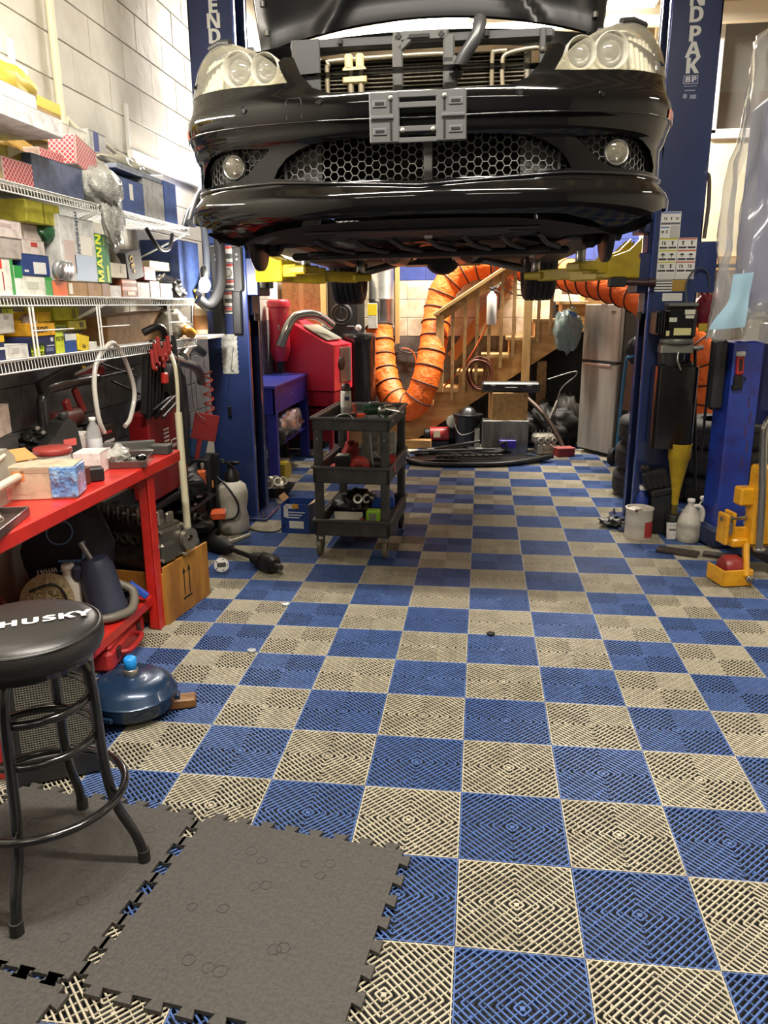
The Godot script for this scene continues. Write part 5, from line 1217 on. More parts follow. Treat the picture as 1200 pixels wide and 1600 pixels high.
func bench_things() -> void:
	var B := 0.8005
	var steel := mat("8b8983", 0.3, 0.85)
	# tray of sockets at the picture edge
	for q in [["parts_tray", "shallow metal tray heaped with sockets at the near end of the bench", V(-1.53, B, -0.66), 14.0, 0.20], ["parts_tray", "shallow metal tray under the crumpled film on the bench", V(-1.52, B, -1.72), 16.0, 0.17]]:
		var t := thing(q[0], q[1], "tray", q[2], V(0, q[3], 0), "metal trays on the bench")
		var w: float = q[4]
		var lip := S.new()
		lip.box(V(0, 0.004, 0), V(w, 0.006, w * 1.5), 0.002)
		for e in [[0, w * 0.75, w, 0.004, 0], [0, -w * 0.75, w, 0.004, 0], [w * 0.5, 0, 0.004, w * 1.5, 1], [-w * 0.5, 0, 0.004, w * 1.5, 1]]:
			lip.box(V(e[0], 0.016, e[1]), V(e[2], 0.03, e[3]), 0.0015)
		obj("tray_pan", lip, mat("7a6a66", 0.3, 0.8), t)
		for k in 12:
			var p := V(rng.randf_range(-0.36, 0.36) * w, 0.018, rng.randf_range(-0.62, 0.62) * w)
			var r := rng.randf_range(0.008, 0.016)
			obj("socket", S.new().at(p, V(rng.randf_range(60, 120), rng.randf() * 360, 0)).lathe([Vector2(r * 0.55, -r), Vector2(r, -r), Vector2(r, r), Vector2(r * 0.55, r), Vector2(r * 0.5, -r * 0.5)], 12), mat(["3a3a3c", "8b8983", "c9c7bd"][k % 3], 0.35, 0.7), t)
	# grey tool case with a moulded handle
	var c := thing("tool_case", "grey-beige moulded plastic case cut by the left picture edge", "case", V(-1.70, B, -0.92), V(0, 10, 0))
	obj("shell", S.new().at(V(0, 0, 0), V(0, 90, 0)).prism(V2([-0.17, 0, 0.17, 0, 0.17, 0.08, 0.15, 0.15, 0.09, 0.19, -0.09, 0.19, -0.15, 0.15, -0.17, 0.08]), -0.07, 0.07), mat("9f9b8d", 0.5), c)
	obj("handle", S.new().tube(curve([V(0.075, 0.04, 0.13), V(0.095, 0.08, 0.12), V(0.10, 0.085, -0.12), V(0.085, 0.05, -0.14)], 5), 0.015, 10), mat("c2beac", 0.5), c)
	obj("moulded_rib", S.new().tube(curve([V(0.072, 0.09, 0.10), V(0.072, 0.15, 0.06), V(0.072, 0.17, -0.06)], 5), 0.008, 8), mat("c2beac", 0.5), c)
	obj("side_sticker", S.new().box(V(0.0715, 0.03, -0.08), V(0.002, 0.045, 0.08)), mat("c98a80", 0.5), c)
	# parts carton half sleeved in blue film
	var p := carton("parts_carton", "battered parts carton half wrapped in pale blue film at the bench edge", "box", V(-1.555, B + 0.062, -1.10), V(0.235, 0.124, 0.13), V(0, 14, 0), "cdb79c", [["e", -0.33, 0.22, 0.18, 0.3, "d98a54", ""], ["e", -0.05, 0.36, 0.5, 0.14, "b39a80", ""], ["e", -0.33, -0.18, 0.24, 0.3, "c4ae96", ""]])
	obj("film_sleeve", S.new().box(V(0.075, 0.062, 0.0), V(0.095, 0.118, 0.138), 0.006), mat("5f8ac2", 0.2, 0, {"alpha": 0.9, "coat": 0.7, "noise": ["9fbfe2", 14.0, 0.2], "bump": [0.9, 14]}), p)
	obj("open_flap", S.new().bar(V(-0.08, 0.13, -0.03), V(-0.14, 0.16, -0.09), 0.10, 0.003), mat("c08f54", 0.6), p)
	# jar with a red lid standing behind it
	var j := thing("round_tub", "low tub with a dull red lid behind the blue-filmed carton", "tub", V(-1.66, B, -1.34))
	obj("tub_body", S.new().lathe([Vector2(0, 0), Vector2(0.062, 0), Vector2(0.068, 0.12), Vector2(0.066, 0.122)], 26), mat("d9d6cc", 0.4, 0, {"alpha": 0.9}), j)
	obj("tub_lid", S.new().lathe([Vector2(0.071, 0.112), Vector2(0.074, 0.116), Vector2(0.074, 0.132), Vector2(0.07, 0.137), Vector2(0, 0.136)], 26), mat("9b3d36", 0.4), j)
	tag(obj("brown_block", S.new().box(V(-1.52, B + 0.035, -1.29), V(0.05, 0.07, 0.045), 0.004), mat("5b3227", 0.6)), "small brown block beside the blue-filmed carton", "block")
	# black jug
	var g := thing("oil_jug", "black moulded oil jug with a red sticker on the bench", "jug", V(-1.78, B, -1.56), V(0, 62, 0))
	obj("jug_body", S.new().prism(V2([-0.10, 0, 0.10, 0, 0.10, 0.09, 0.085, 0.19, 0.06, 0.215, 0.02, 0.20, -0.02, 0.15, -0.09, 0.10]), -0.05, 0.05), mat("252524", 0.35, 0, {"coat": 0.3}), g)
	obj("jug_spout", S.new().cyl(V(0.06, 0.225, 0), 0.022, 0.03, 14, 0.003), mat("30302e", 0.4), g)
	obj("red_sticker", S.new().box(V(0.045, 0.115, 0.051), V(0.06, 0.03, 0.002)), mat("cf5a55", 0.5), g)
	text("GREASE", 0.026, mat("dddcd6", 0.5), g, V(0.0, 0.05, 0.0505))
	var wc := [["carton", "plain white carton standing behind the black jug", V(-1.80, B + 0.06, -1.80), V(0.09, 0.12, 0.10)], ["carton", "plain white carton lying open beside the red-lidded tub", V(-1.60, B + 0.045, -1.53), V(0.11, 0.09, 0.12)], ["carton", "pale pink patterned carton stacked at the wall end of the bench", V(-1.92, B + 0.24, -1.28), V(0.16, 0.12, 0.24)], ["carton", "dark grey carton under the pink patterned one", V(-1.93, B + 0.089, -1.28), V(0.18, 0.178, 0.26)]]
	for k in 4: carton(wc[k][0], wc[k][1], "box", wc[k][2], wc[k][3], V(0, [12, 8, 14, 4][k], 0), ["e6e0d8", "e9e2dc", "d6c4b6", "4a4a4a"][k], [])
	var fl := thing("torn_carton", "torn brown cardboard carton with raised flaps behind the grey case", "box", V(-1.80, B, -1.19), V(0, 30, 0))
	obj("tray_part", S.new().box(V(0, 0.05, 0), V(0.16, 0.10, 0.20), 0.002), mat("8a6a44", 0.7), fl)
	obj("flap", S.new().bar(V(0.05, 0.11, 0.0), V(-0.09, 0.15, 0.05), 0.20, 0.003), mat("c9964e", 0.6), fl)
	obj("paper", crumple(V(0.06, 0.10, -0.06), V(0.07, 0.03, 0.06), 31), mat("d9d6d2", 0.7), fl)
	# bottle of water
	var wb := thing("water_bottle", "clear plastic water bottle with white cap and label", "bottle", V(-1.69, B, -1.74))
	obj("bottle_body", S.new().lathe([Vector2(0, 0), Vector2(0.03, 0), Vector2(0.034, 0.012), Vector2(0.033, 0.12), Vector2(0.026, 0.155), Vector2(0.0135, 0.175), Vector2(0.0135, 0.185)], 20), mat("d3d6d4", 0.06, 0, {"alpha": 0.38, "coat": 1.0}), wb)
	obj("wrap_label", S.new().lathe([Vector2(0.0345, 0.06), Vector2(0.0348, 0.062), Vector2(0.0348, 0.105), Vector2(0.0345, 0.107)], 20), mat("cfd0d2", 0.4), wb)
	obj("bottle_cap", S.new().cyl(V(0, 0.192, 0), 0.015, 0.016, 14, 0.002), mat("eceae4", 0.4), wb)
	tag(obj("crumpled_film", crumple(V(-1.57, B + 0.045, -1.66), V(0.06, 0.035, 0.085), 41, 0.6), mat("d6d4cc", 0.1, 0, {"alpha": 0.6, "coat": 1.0})), "crumpled clear film lying on the far metal tray", "film")
	# black plug, steel bars
	var pl := thing("connector_plug", "chunky black plastic connector at the bench edge", "connector", V(-1.50, B, -1.36), V(0, 35, 0))
	obj("shell", S.new().box(V(0, 0.028, 0), V(0.06, 0.056, 0.06), 0.006), mat("191a1a", 0.45), pl)
	obj("pin_block", S.new().box(V(-0.06, 0.022, 0.01), V(0.07, 0.03, 0.035), 0.004).box(V(-0.07, 0.04, -0.012), V(0.04, 0.02, 0.02), 0.003), mat("1f2020", 0.5), pl)
	tag(obj("steel_bar", S.new().bar(V(-1.80, B + 0.028, -1.85), V(-1.52, B + 0.028, -2.0), 0.04, 0.055, 0.002), mat("63645f", 0.5, 0.4)), "flat grey steel bar lying at the far end of the bench", "bar")
	tag(obj("steel_shaft", S.new().rod(V(-1.64, B + 0.016, -1.83), V(-1.50, B + 0.016, -1.925), 0.015, 14), mat("6f716c", 0.35, 0.6)), "round steel shaft in front of the flat bar", "bar")
	tag(obj("steel_block", S.new().box(V(-1.47, B + 0.022, -1.95), V(0.09, 0.042, 0.07), 0.003), mat("4f504c", 0.5, 0.4)), "grey steel block at the far corner of the bench", "block")
	# black actuator with bright rods
	var a := thing("actuator", "black mechanical assembly with two bright rods behind the jug", "part", V(-1.90, B, -1.62), V(0, 25, 0))
	obj("base_body", S.new().box(V(0, 0.06, 0), V(0.12, 0.12, 0.24), 0.01), mat("141414", 0.45), a)
	for k in 2: obj("bright_rod", S.new().rod(V(0.03 + k * 0.02, 0.185 - k * 0.02, 0.13), V(0.06 + k * 0.02, 0.115 - k * 0.02, -0.09), 0.009, 10), steel, a)
	obj("cable_knot", crumple(V(0.0, 0.13, 0.02), V(0.05, 0.03, 0.10), 44, 0.6), mat("1a1b18", 0.5), a)

func under_bench() -> void:
	var B := 0.171
	# tote bag, upside-down print
	var t := thing("tote_bag", "black tote bag with pale blue print stuffed under the bench", "bag", V(-1.80, B, -1.62), V(0, 40, 0))
	obj("bag_body", crumple(V(0, 0.23, 0), V(0.19, 0.25, 0.10), 51, 0.18), mat("14151c", 0.75), t)
	obj("print_frame", S.new().at(V(-0.01, 0.27, 0.112), V(-6, 0, -8)).box(V(0.05, 0, 0), V(0.012, 0.09, 0.002)).box(V(0, -0.045, 0), V(0.11, 0.012, 0.002)), mat("5d82b4", 0.6), t)
	obj("print_ring", S.new().at(V(-0.05, 0.36, 0.106), V(84, 0, 0)).lathe([Vector2(0.05, 0), Vector2(0.056, 0), Vector2(0.056, 0.002), Vector2(0.05, 0.002), Vector2(0.05, 0)], 24), mat("4a6690", 0.6), t)
	text("GET WHAT", 0.022, mat("d6d6d6", 0.6), t, V(-0.09, 0.20, 0.122), V(0, 0, 180))
	# shaggy buffing pad
	var pad := thing("buffing_pad", "tan shaggy buffing pad standing on the bench's lower shelf", "pad", V(-1.76, B + 0.012, -1.30), V(0, 48, -12))
	obj("pad_disc", S.new().at(V(0, 0.11, 0), V(78, 0, 0)).lathe([Vector2(0, -0.02), Vector2(0.10, -0.02), Vector2(0.115, 0), Vector2(0.10, 0.02), Vector2(0, 0.02)], 28), mat("b09e7a", 0.9, 0, {"bump": [1.5, 120], "noise": ["8a7856", 40.0, 0.4]}), pad)
	var sh := S.new()
	for k in 260:
		var an := rng.randf() * TAU; var r := sqrt(rng.randf()) * 0.10
		var p := V(cos(an) * r, 0.11 + sin(an) * r, 0.02 + rng.randf() * 0.01)
		sh.tube([p, p + V(rng.randf_range(-0.012, 0.012), rng.randf_range(-0.014, 0.006), 0.014)], 0.0022, 4, false)
	var shag := obj("shag", sh, mat("c9b88f", 0.95), pad); shag.set_meta("kind", "stuff")
	obj("black_cord", S.new().tube(curve([V(-0.09, 0.16, 0.03), V(0.0, 0.19, 0.045), V(0.06, 0.12, 0.045), V(0.07, 0.0, 0.04)], 6), 0.006, 6), mat("121212", 0.6), pad)
	# white bottle
	var wb := thing("white_bottle", "white plastic bottle standing under the bench", "bottle", V(-1.70, B, -1.42))
	obj("bottle_body", S.new().lathe([Vector2(0, 0), Vector2(0.05, 0), Vector2(0.052, 0.02), Vector2(0.05, 0.10), Vector2(0.056, 0.16), Vector2(0.04, 0.19), Vector2(0.026, 0.20), Vector2(0.026, 0.225), Vector2(0, 0.227)], 22, Vector3.ZERO, V(1, 1, 0.75)), mat("d9d5c6", 0.45), wb)
	obj("bottle_cap", S.new().cyl(V(0, 0.236, 0), 0.027, 0.022, 18, 0.003), mat("e2dfd4", 0.4), wb)
	# dark blue dust extractor with hose
	var d := thing("dust_blower", "dark navy blower with a steel nozzle and ribbed hose under the bench", "blower", V(-1.58, B, -1.46), V(0, 20, 0))
	obj("motor_body", S.new().at(V(0, 0.14, 0), V(0, 0, 9)).lathe([Vector2(0, -0.13), Vector2(0.085, -0.13), Vector2(0.088, -0.10), Vector2(0.082, -0.09), Vector2(0.075, 0.08), Vector2(0.055, 0.125), Vector2(0.02, 0.13), Vector2(0, 0.13)], 24), mat("2a2f42", 0.5), d)
	obj("side_pod", S.new().box(V(-0.08, 0.21, 0.0), V(0.06, 0.07, 0.08), 0.015), mat("2e3346", 0.5), d)
	obj("steel_nozzle", S.new().rod(V(-0.03, 0.26, 0), V(-0.065, 0.345, 0.01), 0.013, 12), mat("9a9a96", 0.3, 0.8), d)
	var hp := curve([V(0.05, 0.12, -0.08), V(0.12, 0.08, -0.07), V(0.12, 0.03, 0.02), V(0.06, 0.026, 0.09), V(0.0, 0.026, 0.11)], 14)
	var hr := []
	for k in hp.size(): hr.append(0.021 if k % 2 else 0.0175)
	obj("ribbed_hose", S.new().tube(hp, hr, 12), mat("6d675c", 0.45), d)
	# caliper, clamp, small blue bits, green lamp
	var ca := thing("brake_caliper", "bare metal caliper with a black boot at the shelf edge", "part", V(-1.49, B, -1.16), V(0, 20, 0))
	obj("body", S.new().box(V(0, 0.03, 0), V(0.05, 0.05, 0.09), 0.012).box(V(-0.005, 0.075, -0.01), V(0.03, 0.05, 0.035), 0.006), mat("c3c0b6", 0.4, 0.5), ca)
	obj("boot", S.new().cyl(V(0.02, 0.025, 0.05), 0.024, 0.03, 14, 0.006), mat("1a1a1a", 0.6), ca)
	obj("blue_tab", S.new().box(V(-0.03, 0.08, -0.02), V(0.016, 0.07, 0.03), 0.003), mat("2b4a9c", 0.4), ca)
	tag(obj("scrub_brush", S.new().bar(V(-1.52, B + 0.10, -1.60), V(-1.455, B + 0.03, -1.63), 0.035, 0.028, 0.004), mat("2b55b4", 0.4)), "blue brush head leaning by the bench leg", "brush")
	tag(obj("work_glove", crumple(V(-1.56, B + 0.03, -1.62), V(0.05, 0.03, 0.07), 55, 0.4), mat("17171a", 0.6)), "black glove lump behind the blue brush head", "glove")
	tag(obj("canister", S.new().at(V(-1.86, B + 0.05, -1.12), V(0, 30, 90)).cyl(Vector3.ZERO, 0.05, 0.16, 18, 0.01), mat("1f3a32", 0.4)), "dark green cylinder lying at the left under the bench", "canister")
	tag(obj("hose_roll", S.new().at(V(-1.93, B + 0.12, -1.14), V(70, 30, 0)).lathe([Vector2(0.075, 0.0), Vector2(0.09, 0.02), Vector2(0.105, 0.0), Vector2(0.09, -0.02), Vector2(0.075, 0)], 24), mat("6b2a2e", 0.5)), "dark red hose roll at the left under the bench", "hose")
	# second black seat pad behind the stool
	tag(obj("round_cushion", S.new().lathe([Vector2(0, 0), Vector2(0.16, 0), Vector2(0.165, 0.02), Vector2(0.15, 0.05), Vector2(0.06, 0.075), Vector2(0, 0.078)], 32, V(-1.60, B, -1.02)), mat("1a1a1a", 0.45)), "round black cushion on the lower shelf behind the stool seat", "cushion")
	# engine head in its crate
	engine_in_crate()
	# red case on the floor under the bench
	var rc := thing("tool_case", "red moulded tool case lying on the floor under the bench", "case", V(-1.58, 0.0, -1.46), V(0, 6, 0))
	obj("shell", S.new().box(V(0, 0.05, 0), V(0.20, 0.10, 0.44), 0.02), mat("a92a2a", 0.42), rc)
	obj("lid", S.new().box(V(0, 0.108, 0), V(0.185, 0.02, 0.42), 0.008), mat("b53030", 0.42), rc)
	for z in [-0.12, 0.14]: obj("latch", S.new().box(V(0.102, 0.065, z), V(0.012, 0.05, 0.04), 0.004), mat("3a1414", 0.5), rc)
	obj("handle", S.new().tube(curve([V(0.10, 0.05, -0.09), V(0.135, 0.05, -0.06), V(0.135, 0.05, 0.08), V(0.10, 0.05, 0.11)], 4), 0.012, 8), mat("9c2626", 0.42), rc)

func engine_in_crate() -> void:
	var c := thing("wooden_crate", "open plywood crate with two black arrows beside the bench leg", "crate", V(-1.66, 0, -2.02), V(0, -8, 0))
	var ply := mat("a9762f", 0.55, 0, {"noise": ["86561f", 7.0, 0.4], "stretch": V(1, 0.3, 1)})
	obj("front_panel", S.new().box(V(0.0, 0.13, 0.215), V(0.52, 0.26, 0.014), 0.002), ply, c)
	obj("back_panel", S.new().box(V(0.0, 0.13, -0.215), V(0.52, 0.26, 0.014), 0.002), ply, c)
	obj("side_panel", S.new().box(V(0.26, 0.145, 0), V(0.014, 0.29, 0.43), 0.002), ply, c)
	obj("side_panel", S.new().box(V(-0.26, 0.145, 0), V(0.014, 0.29, 0.43), 0.002), ply, c)
	obj("bottom", S.new().box(V(0, 0.008, 0), V(0.51, 0.014, 0.42)), ply, c)
	for z in [0.04, -0.01]:
		obj("arrow_print", S.new().at(V(0.2676, 0.15, z), V(0, 90, 0)).box(V(0, 0, 0), V(0.008, 0.12, 0.001)).prism(V2([-0.016, 0.055, 0.016, 0.055, 0, 0.085]), -0.0005, 0.0005), mat("1d140c", 0.7), c)
	obj("arrow_bar", S.new().box(V(0.2676, 0.075, 0.015), V(0.001, 0.01, 0.085)), mat("1d140c", 0.7), c)
	var e := thing("cylinder_head", "oily cylinder head with valve gear standing in the plywood crate", "engine part", V(-1.70, 0.016, -1.98), V(0, -18, 0))
	var dirt := mat("5a5246", 0.42, 0.45, {"noise": ["37312a", 12.0, 0.4]})
	obj("lower_casting", S.new().at(V(0, 0.30, 0), V(0, 0, 90)).lathe([Vector2(0, -0.27), Vector2(0.12, -0.27), Vector2(0.13, -0.24), Vector2(0.125, 0.2), Vector2(0.13, 0.25), Vector2(0.11, 0.27), Vector2(0, 0.27)], 20), dirt, e)
	obj("casting_foot", S.new().box(V(0, 0.10, 0), V(0.44, 0.2, 0.2), 0.02), mat("211d18", 0.6, 0.3), e)
	obj("valve_deck", S.new().box(V(0, 0.43, 0.02), V(0.56, 0.05, 0.2), 0.008), mat("4a443a", 0.4, 0.5), e)
	for k in 9:
		obj("cam_cap", S.new().box(V(-0.25 + k * 0.062, 0.475, 0.06), V(0.024, 0.055, 0.05), 0.006).box(V(-0.25 + k * 0.062, 0.475, -0.04), V(0.024, 0.05, 0.05), 0.006), mat("7d766a", 0.35, 0.7) if k > 6 else dirt, e)
		obj("valve_stem", S.new().cyl(V(-0.22 + k * 0.062, 0.495, 0.07), 0.007, 0.06, 8), mat("a9a398", 0.3, 0.8), e)
		obj("exhaust_port", S.new().at(V(-0.25 + k * 0.062, 0.40, 0.125), V(90, 0, 0)).lathe([Vector2(0.018, 0.02), Vector2(0.024, 0.02), Vector2(0.026, -0.02), Vector2(0.018, -0.02), Vector2(0.018, 0.02)], 12), mat("5a5346", 0.45, 0.4), e)
	obj("camshaft", S.new().rod(V(-0.28, 0.48, 0.06), V(0.28, 0.48, 0.06), 0.014, 10), mat("8e877b", 0.3, 0.8), e)
	var ec := obj("end_cover", S.new().box(V(0.285, 0.36, 0.02), V(0.03, 0.16, 0.18), 0.012).box(V(0.30, 0.33, 0.05), V(0.03, 0.10, 0.10), 0.012), mat("55524a", 0.35, 0.6), e)
	for q in [[0.44, 0.10], [0.44, -0.06], [0.30, 0.10], [0.29, -0.06], [0.38, 0.12]]: obj("bolt", S.new().at(V(0.305, q[0], q[1]), V(0, 0, 90)).cyl(Vector3.ZERO, 0.009, 0.02, 6), mat("b0aa9c", 0.3, 0.8), ec)
	obj("bright_gear", S.new().at(V(0.315, 0.36, -0.09), V(0, 0, 90)).lathe([Vector2(0.02, -0.012), Vector2(0.055, -0.012), Vector2(0.055, 0.012), Vector2(0.02, 0.012), Vector2(0.02, -0.012)], 24), mat("b5afa3", 0.25, 0.9), ec)

func wall_jumble() -> void:
	var black := mat("161617", 0.5); var red := mat("a3282a", 0.42); var dred := mat("7d1c1e", 0.45)
	# rack of garden-style power tools against the grey wall
	var r := thing("power_tool_rack", "black tubular rack with a dark red power tool against the grey wall", "rack", V(-1.94, 0.801, -1.85))
	obj("tube_frame", S.new().tube(curve([V(0.05, 0.0, 0.16), V(0.05, 0.24, 0.16), V(0.05, 0.30, 0.13), V(0.05, 0.325, 0.06), V(0.05, 0.33, -0.35)], 6), 0.026, 12), mat("2a2a2a", 0.3, 0, {"coat": 0.4}), r)
	obj("top_arm", S.new().bar(V(0.05, 0.335, 0.17), V(0.05, 0.40, -0.20), 0.03, 0.05, 0.004), black, r)
	obj("chain_guard", S.new().box(V(0.03, 0.36, -0.3), V(0.02, 0.05, 0.36), 0.006), dred, r)
	obj("motor_housing", S.new().at(V(0.05, 0.17, -0.02), V(90, 0, 0)).cyl(Vector3.ZERO, 0.045, 0.22, 16, 0.008), mat("5a2a26", 0.5), r)
	obj("grip", S.new().bar(V(0.05, 0.14, 0.06), V(0.06, 0.03, 0.10), 0.035, 0.04, 0.008), mat("3b3a38", 0.5), r)
	obj("red_lever", S.new().bar(V(0.06, 0.18, -0.05), V(0.06, 0.26, -0.02), 0.03, 0.04, 0.008).bar(V(0.05, 0.30, -0.13), V(0.06, 0.18, -0.18), 0.03, 0.035, 0.008), mat("8f2a26", 0.45), r)
	obj("battery_pack", S.new().box(V(0.05, 0.07, -0.12), V(0.08, 0.10, 0.14), 0.01), mat("2a2425", 0.5), r)
	obj("yellow_tag", S.new().box(V(0.055, 0.385, -0.22), V(0.03, 0.03, 0.03), 0.006), mat("b98a24", 0.5), r)
	obj("strap_mesh", S.new().rod(V(0.05, 0.4, -0.4), V(0.07, 0.3, -0.78), 0.006, 6).rod(V(0.05, 0.33, -0.4), V(0.07, 0.34, -0.75), 0.006, 6).rod(V(0.06, 0.3, -0.5), V(0.07, 0.2, -0.8), 0.006, 6), black, r)
	# clear white hose hung in a loop
	tag(obj("clear_hose", S.new().tube(curve([V(-1.72, 0.905, -1.90), V(-1.72, 0.98, -1.86), V(-1.72, 1.13, -1.85), V(-1.72, 1.235, -1.90), V(-1.69, 1.31, -1.98), V(-1.70, 1.285, -2.08), V(-1.71, 1.20, -2.18), V(-1.71, 1.06, -2.24), V(-1.71, 0.94, -2.17), V(-1.71, 0.905, -2.10)], 8), 0.0115, 12), mat("cfcbc2", 0.15, 0, {"coat": 0.6})), "pale clear hose hanging in a loop under the wire shelf", "hose")
	# small red and black charger on the bench's wall side
	var ch := thing("battery_charger", "black charger with red trim behind the water bottle", "charger", V(-1.84, 0.801, -2.0))
	obj("case", S.new().box(V(0.0, 0.06, -0.04), V(0.14, 0.12, 0.18), 0.01), mat("141314", 0.4), ch)
	obj("red_trim", S.new().box(V(0.072, 0.06, 0.05), V(0.006, 0.12, 0.008)).box(V(0.0725, 0.085, -0.03), V(0.003, 0.012, 0.08)), red, ch)
	obj("white_stripe", S.new().box(V(0.0725, 0.04, -0.04), V(0.003, 0.012, 0.1)), mat("c9c9c6", 0.5), ch)
	# bundle of red-handled clamps on the shelf end
	var cb := thing("clamp_bundle", "bundle of black clamps with red handles hanging from the far shelf", "clamps", V(-1.70, 1.2, -2.50))
	for k in 6:
		var z := -0.12 + k * 0.045
		obj("clamp_bar", S.new().bar(V(0.0, 0.10 - 0.02 * (k % 3), z), V(-0.02, -0.30 + 0.03 * (k % 2), z + 0.05), 0.014, 0.03, 0.003), black, cb)
		obj("red_handle", S.new().rod(V(0.03, 0.12 - 0.03 * (k % 3), z), V(0.04, 0.02 - 0.03 * (k % 3), z + 0.01), 0.011, 10), mat("a8302c", 0.45), cb)
		obj("red_knob", S.new().ball(V(0.035, 0.06 - 0.02 * k, z - 0.02), V(0.013, 0.013, 0.013), 8), mat("a8302c", 0.45), cb)
	obj("pinch_head", S.new().box(V(0.03, -0.10, -0.04), V(0.03, 0.06, 0.05), 0.008), mat("d63a30", 0.4), cb)
	obj("black_strap", S.new().tube(curve([V(0.02, 0.12, -0.22), V(0.03, -0.1, -0.22), V(0.03, -0.35, -0.25), V(0.03, -0.62, -0.28)], 5), 0.018, 6), mat("202022", 0.6), cb)
	obj("strap_loop", S.new().tube(curve([V(-0.06, 0.14, -0.02), V(0.0, 0.17, -0.08), V(0.0, 0.12, -0.16), V(-0.03, 0.0, -0.17)], 5), 0.02, 8), black, cb)
	# red welder on a cart
	var w := thing("welder", "dark red welding machine with white vent slots behind the bench end", "welder", V(-1.87, 0.44, -2.64))
	obj("cabinet", S.new().box(V(0.09, 0.24, -0.02), V(0.12, 0.48, 0.52), 0.01), mat("86141a", 0.4, 0, {"coat": 0.2}), w)
	for k in 5: obj("vent_slot", S.new().box(V(0.1515, 0.37 - k * 0.022, 0.02), V(0.003, 0.009, 0.07)), mat("d9d6d0", 0.5), w)
	obj("white_edge", S.new().box(V(0.15, 0.481, 0.06), V(0.006, 0.006, 0.32)), mat("d9d6d0", 0.5), w)
	var lg := S.new()
	for q in [[0, 0.045, 0.11, 0.006], [0, -0.045, 0.11, 0.006]]: lg.box(V(0.1515, 0.25 + q[1], -0.1), V(0.003, q[3], q[2]))
	for q in [-0.155, -0.045]: lg.box(V(0.1515, 0.25, q), V(0.003, 0.09, 0.006))
	obj("maker_frame", lg, mat("d9d6d0", 0.5), w)
	text("LINCOLN", 0.018, mat("d9d6d0", 0.5), w, V(0.1535, 0.262, -0.1), V(0, 90, 0))
	obj("cart", S.new().box(V(0, -0.03, 0), V(0.34, 0.03, 0.52), 0.004).box(V(-0.1, -0.2, -0.2), V(0.03, 0.38, 0.03)).box(V(0.1, -0.2, -0.2), V(0.03, 0.38, 0.03)).box(V(0.1, -0.2, 0.2), V(0.03, 0.38, 0.03)).box(V(-0.1, -0.2, 0.2), V(0.03, 0.38, 0.03)), black, w)
	# cable heap above it
	var cable := S.new()
	for k in 9:
		var y := 0.905 + 0.012 * (k % 4)
		cable.tube(curve([V(-1.72 + 0.01 * k, y, -2.40), V(-1.66, y + 0.05, -2.5 - 0.02 * k), V(-1.70, y + 0.02, -2.72), V(-1.80, y + 0.06, -2.80), V(-1.88, y + 0.01, -2.6)], 5), 0.009, 6)
	tag(obj("cable_heap", cable, mat("121213", 0.5)), "heap of black cables lying on the red welder", "cables")
	# pale pole leaning from the floor, exhaust pipes
	tag(obj("mop_pole", S.new().tube([V(-1.475, 0.30, -2.22), V(-1.56, 0.93, -2.42)], 0.019, 12).tube(curve([V(-1.56, 0.93, -2.42), V(-1.57, 1.07, -2.46), V(-1.60, 1.17, -2.52), V(-1.68, 1.235, -2.66)], 5), 0.011, 8), mat("d6cfae", 0.5)), "cream painted pole leaning from floor to shelf", "pole")
	for q in [["upper", [V(-1.70, 1.19, -2.90), V(-1.72, 1.235, -3.05), V(-1.78, 1.23, -3.3), V(-1.84, 1.17, -3.62)]], ["lower", [V(-1.68, 1.21, -2.60), V(-1.70, 1.17, -2.85), V(-1.76, 1.12, -3.2), V(-1.82, 1.05, -3.48), V(-1.84, 0.98, -3.56)]]]:
		tag(obj("exhaust_tube", S.new().tube(curve(q[1], 7), 0.029, 14), mat("8f8e8a", 0.3, 0.75)), "bent steel exhaust tube, the %s of two by the column" % q[0], "pipe", "exhaust tubes on the wall")
	var hk := thing("wire_hanger", "thin steel wire hanging from a red hook by the exhaust tubes", "hook", V(-1.74, 1.2, -3.14))
	obj("red_grip", S.new().cyl(V(0, 0.05, 0), 0.013, 0.10, 10), mat("5a2a2c", 0.5), hk)
	obj("wire", S.new().tube(curve([V(0, 0.0, 0), V(-0.01, -0.2, 0), V(0.0, -0.36, -0.02), V(0.04, -0.42, -0.06)], 5), 0.004, 6), mat("8d8a84", 0.4, 0.6), hk)
	var cp := []
	for k in 61: cp.append(V(-1.80 + 0.03 * cos(k * 0.62), 1.05 - k * 0.0062, -3.58 + 0.03 * sin(k * 0.62)))
	tag(obj("coiled_air_hose", S.new().tube(cp, 0.006, 6), mat("d8523c", 0.4)), "coiled red air hose hanging beside the lift column", "hose")
	# dark sheet, red flag board, light blue tub
	tag(obj("dark_sheet", crumple(V(-1.86, 0.85, -3.10), V(0.06, 0.30, 0.20), 61, 0.3), mat("2f2e2e", 0.6)), "dark plastic sheet hanging under the exhaust tubes", "sheet")
	var fb := thing("red_paddle", "square dull red board on a short handle leaning by the column", "board", V(-1.74, 0.60, -3.22), V(0, 35, -14))
	obj("board", S.new().box(V(0, 0.13, 0), V(0.16, 0.17, 0.008), 0.002), mat("8f2424", 0.5), fb)
	obj("handle", S.new().box(V(-0.02, -0.01, 0), V(0.03, 0.14, 0.008), 0.002), mat("8f2424", 0.5), fb)
	var lb := thing("blue_tub", "light blue plastic tub half hidden by the lift column", "tub", V(-1.86, 0.50, -3.44))
	obj("tub_body", S.new().lathe([Vector2(0, 0), Vector2(0.06, 0), Vector2(0.095, 0.13), Vector2(0.10, 0.14)], 8), mat("5a86c4", 0.45), lb)
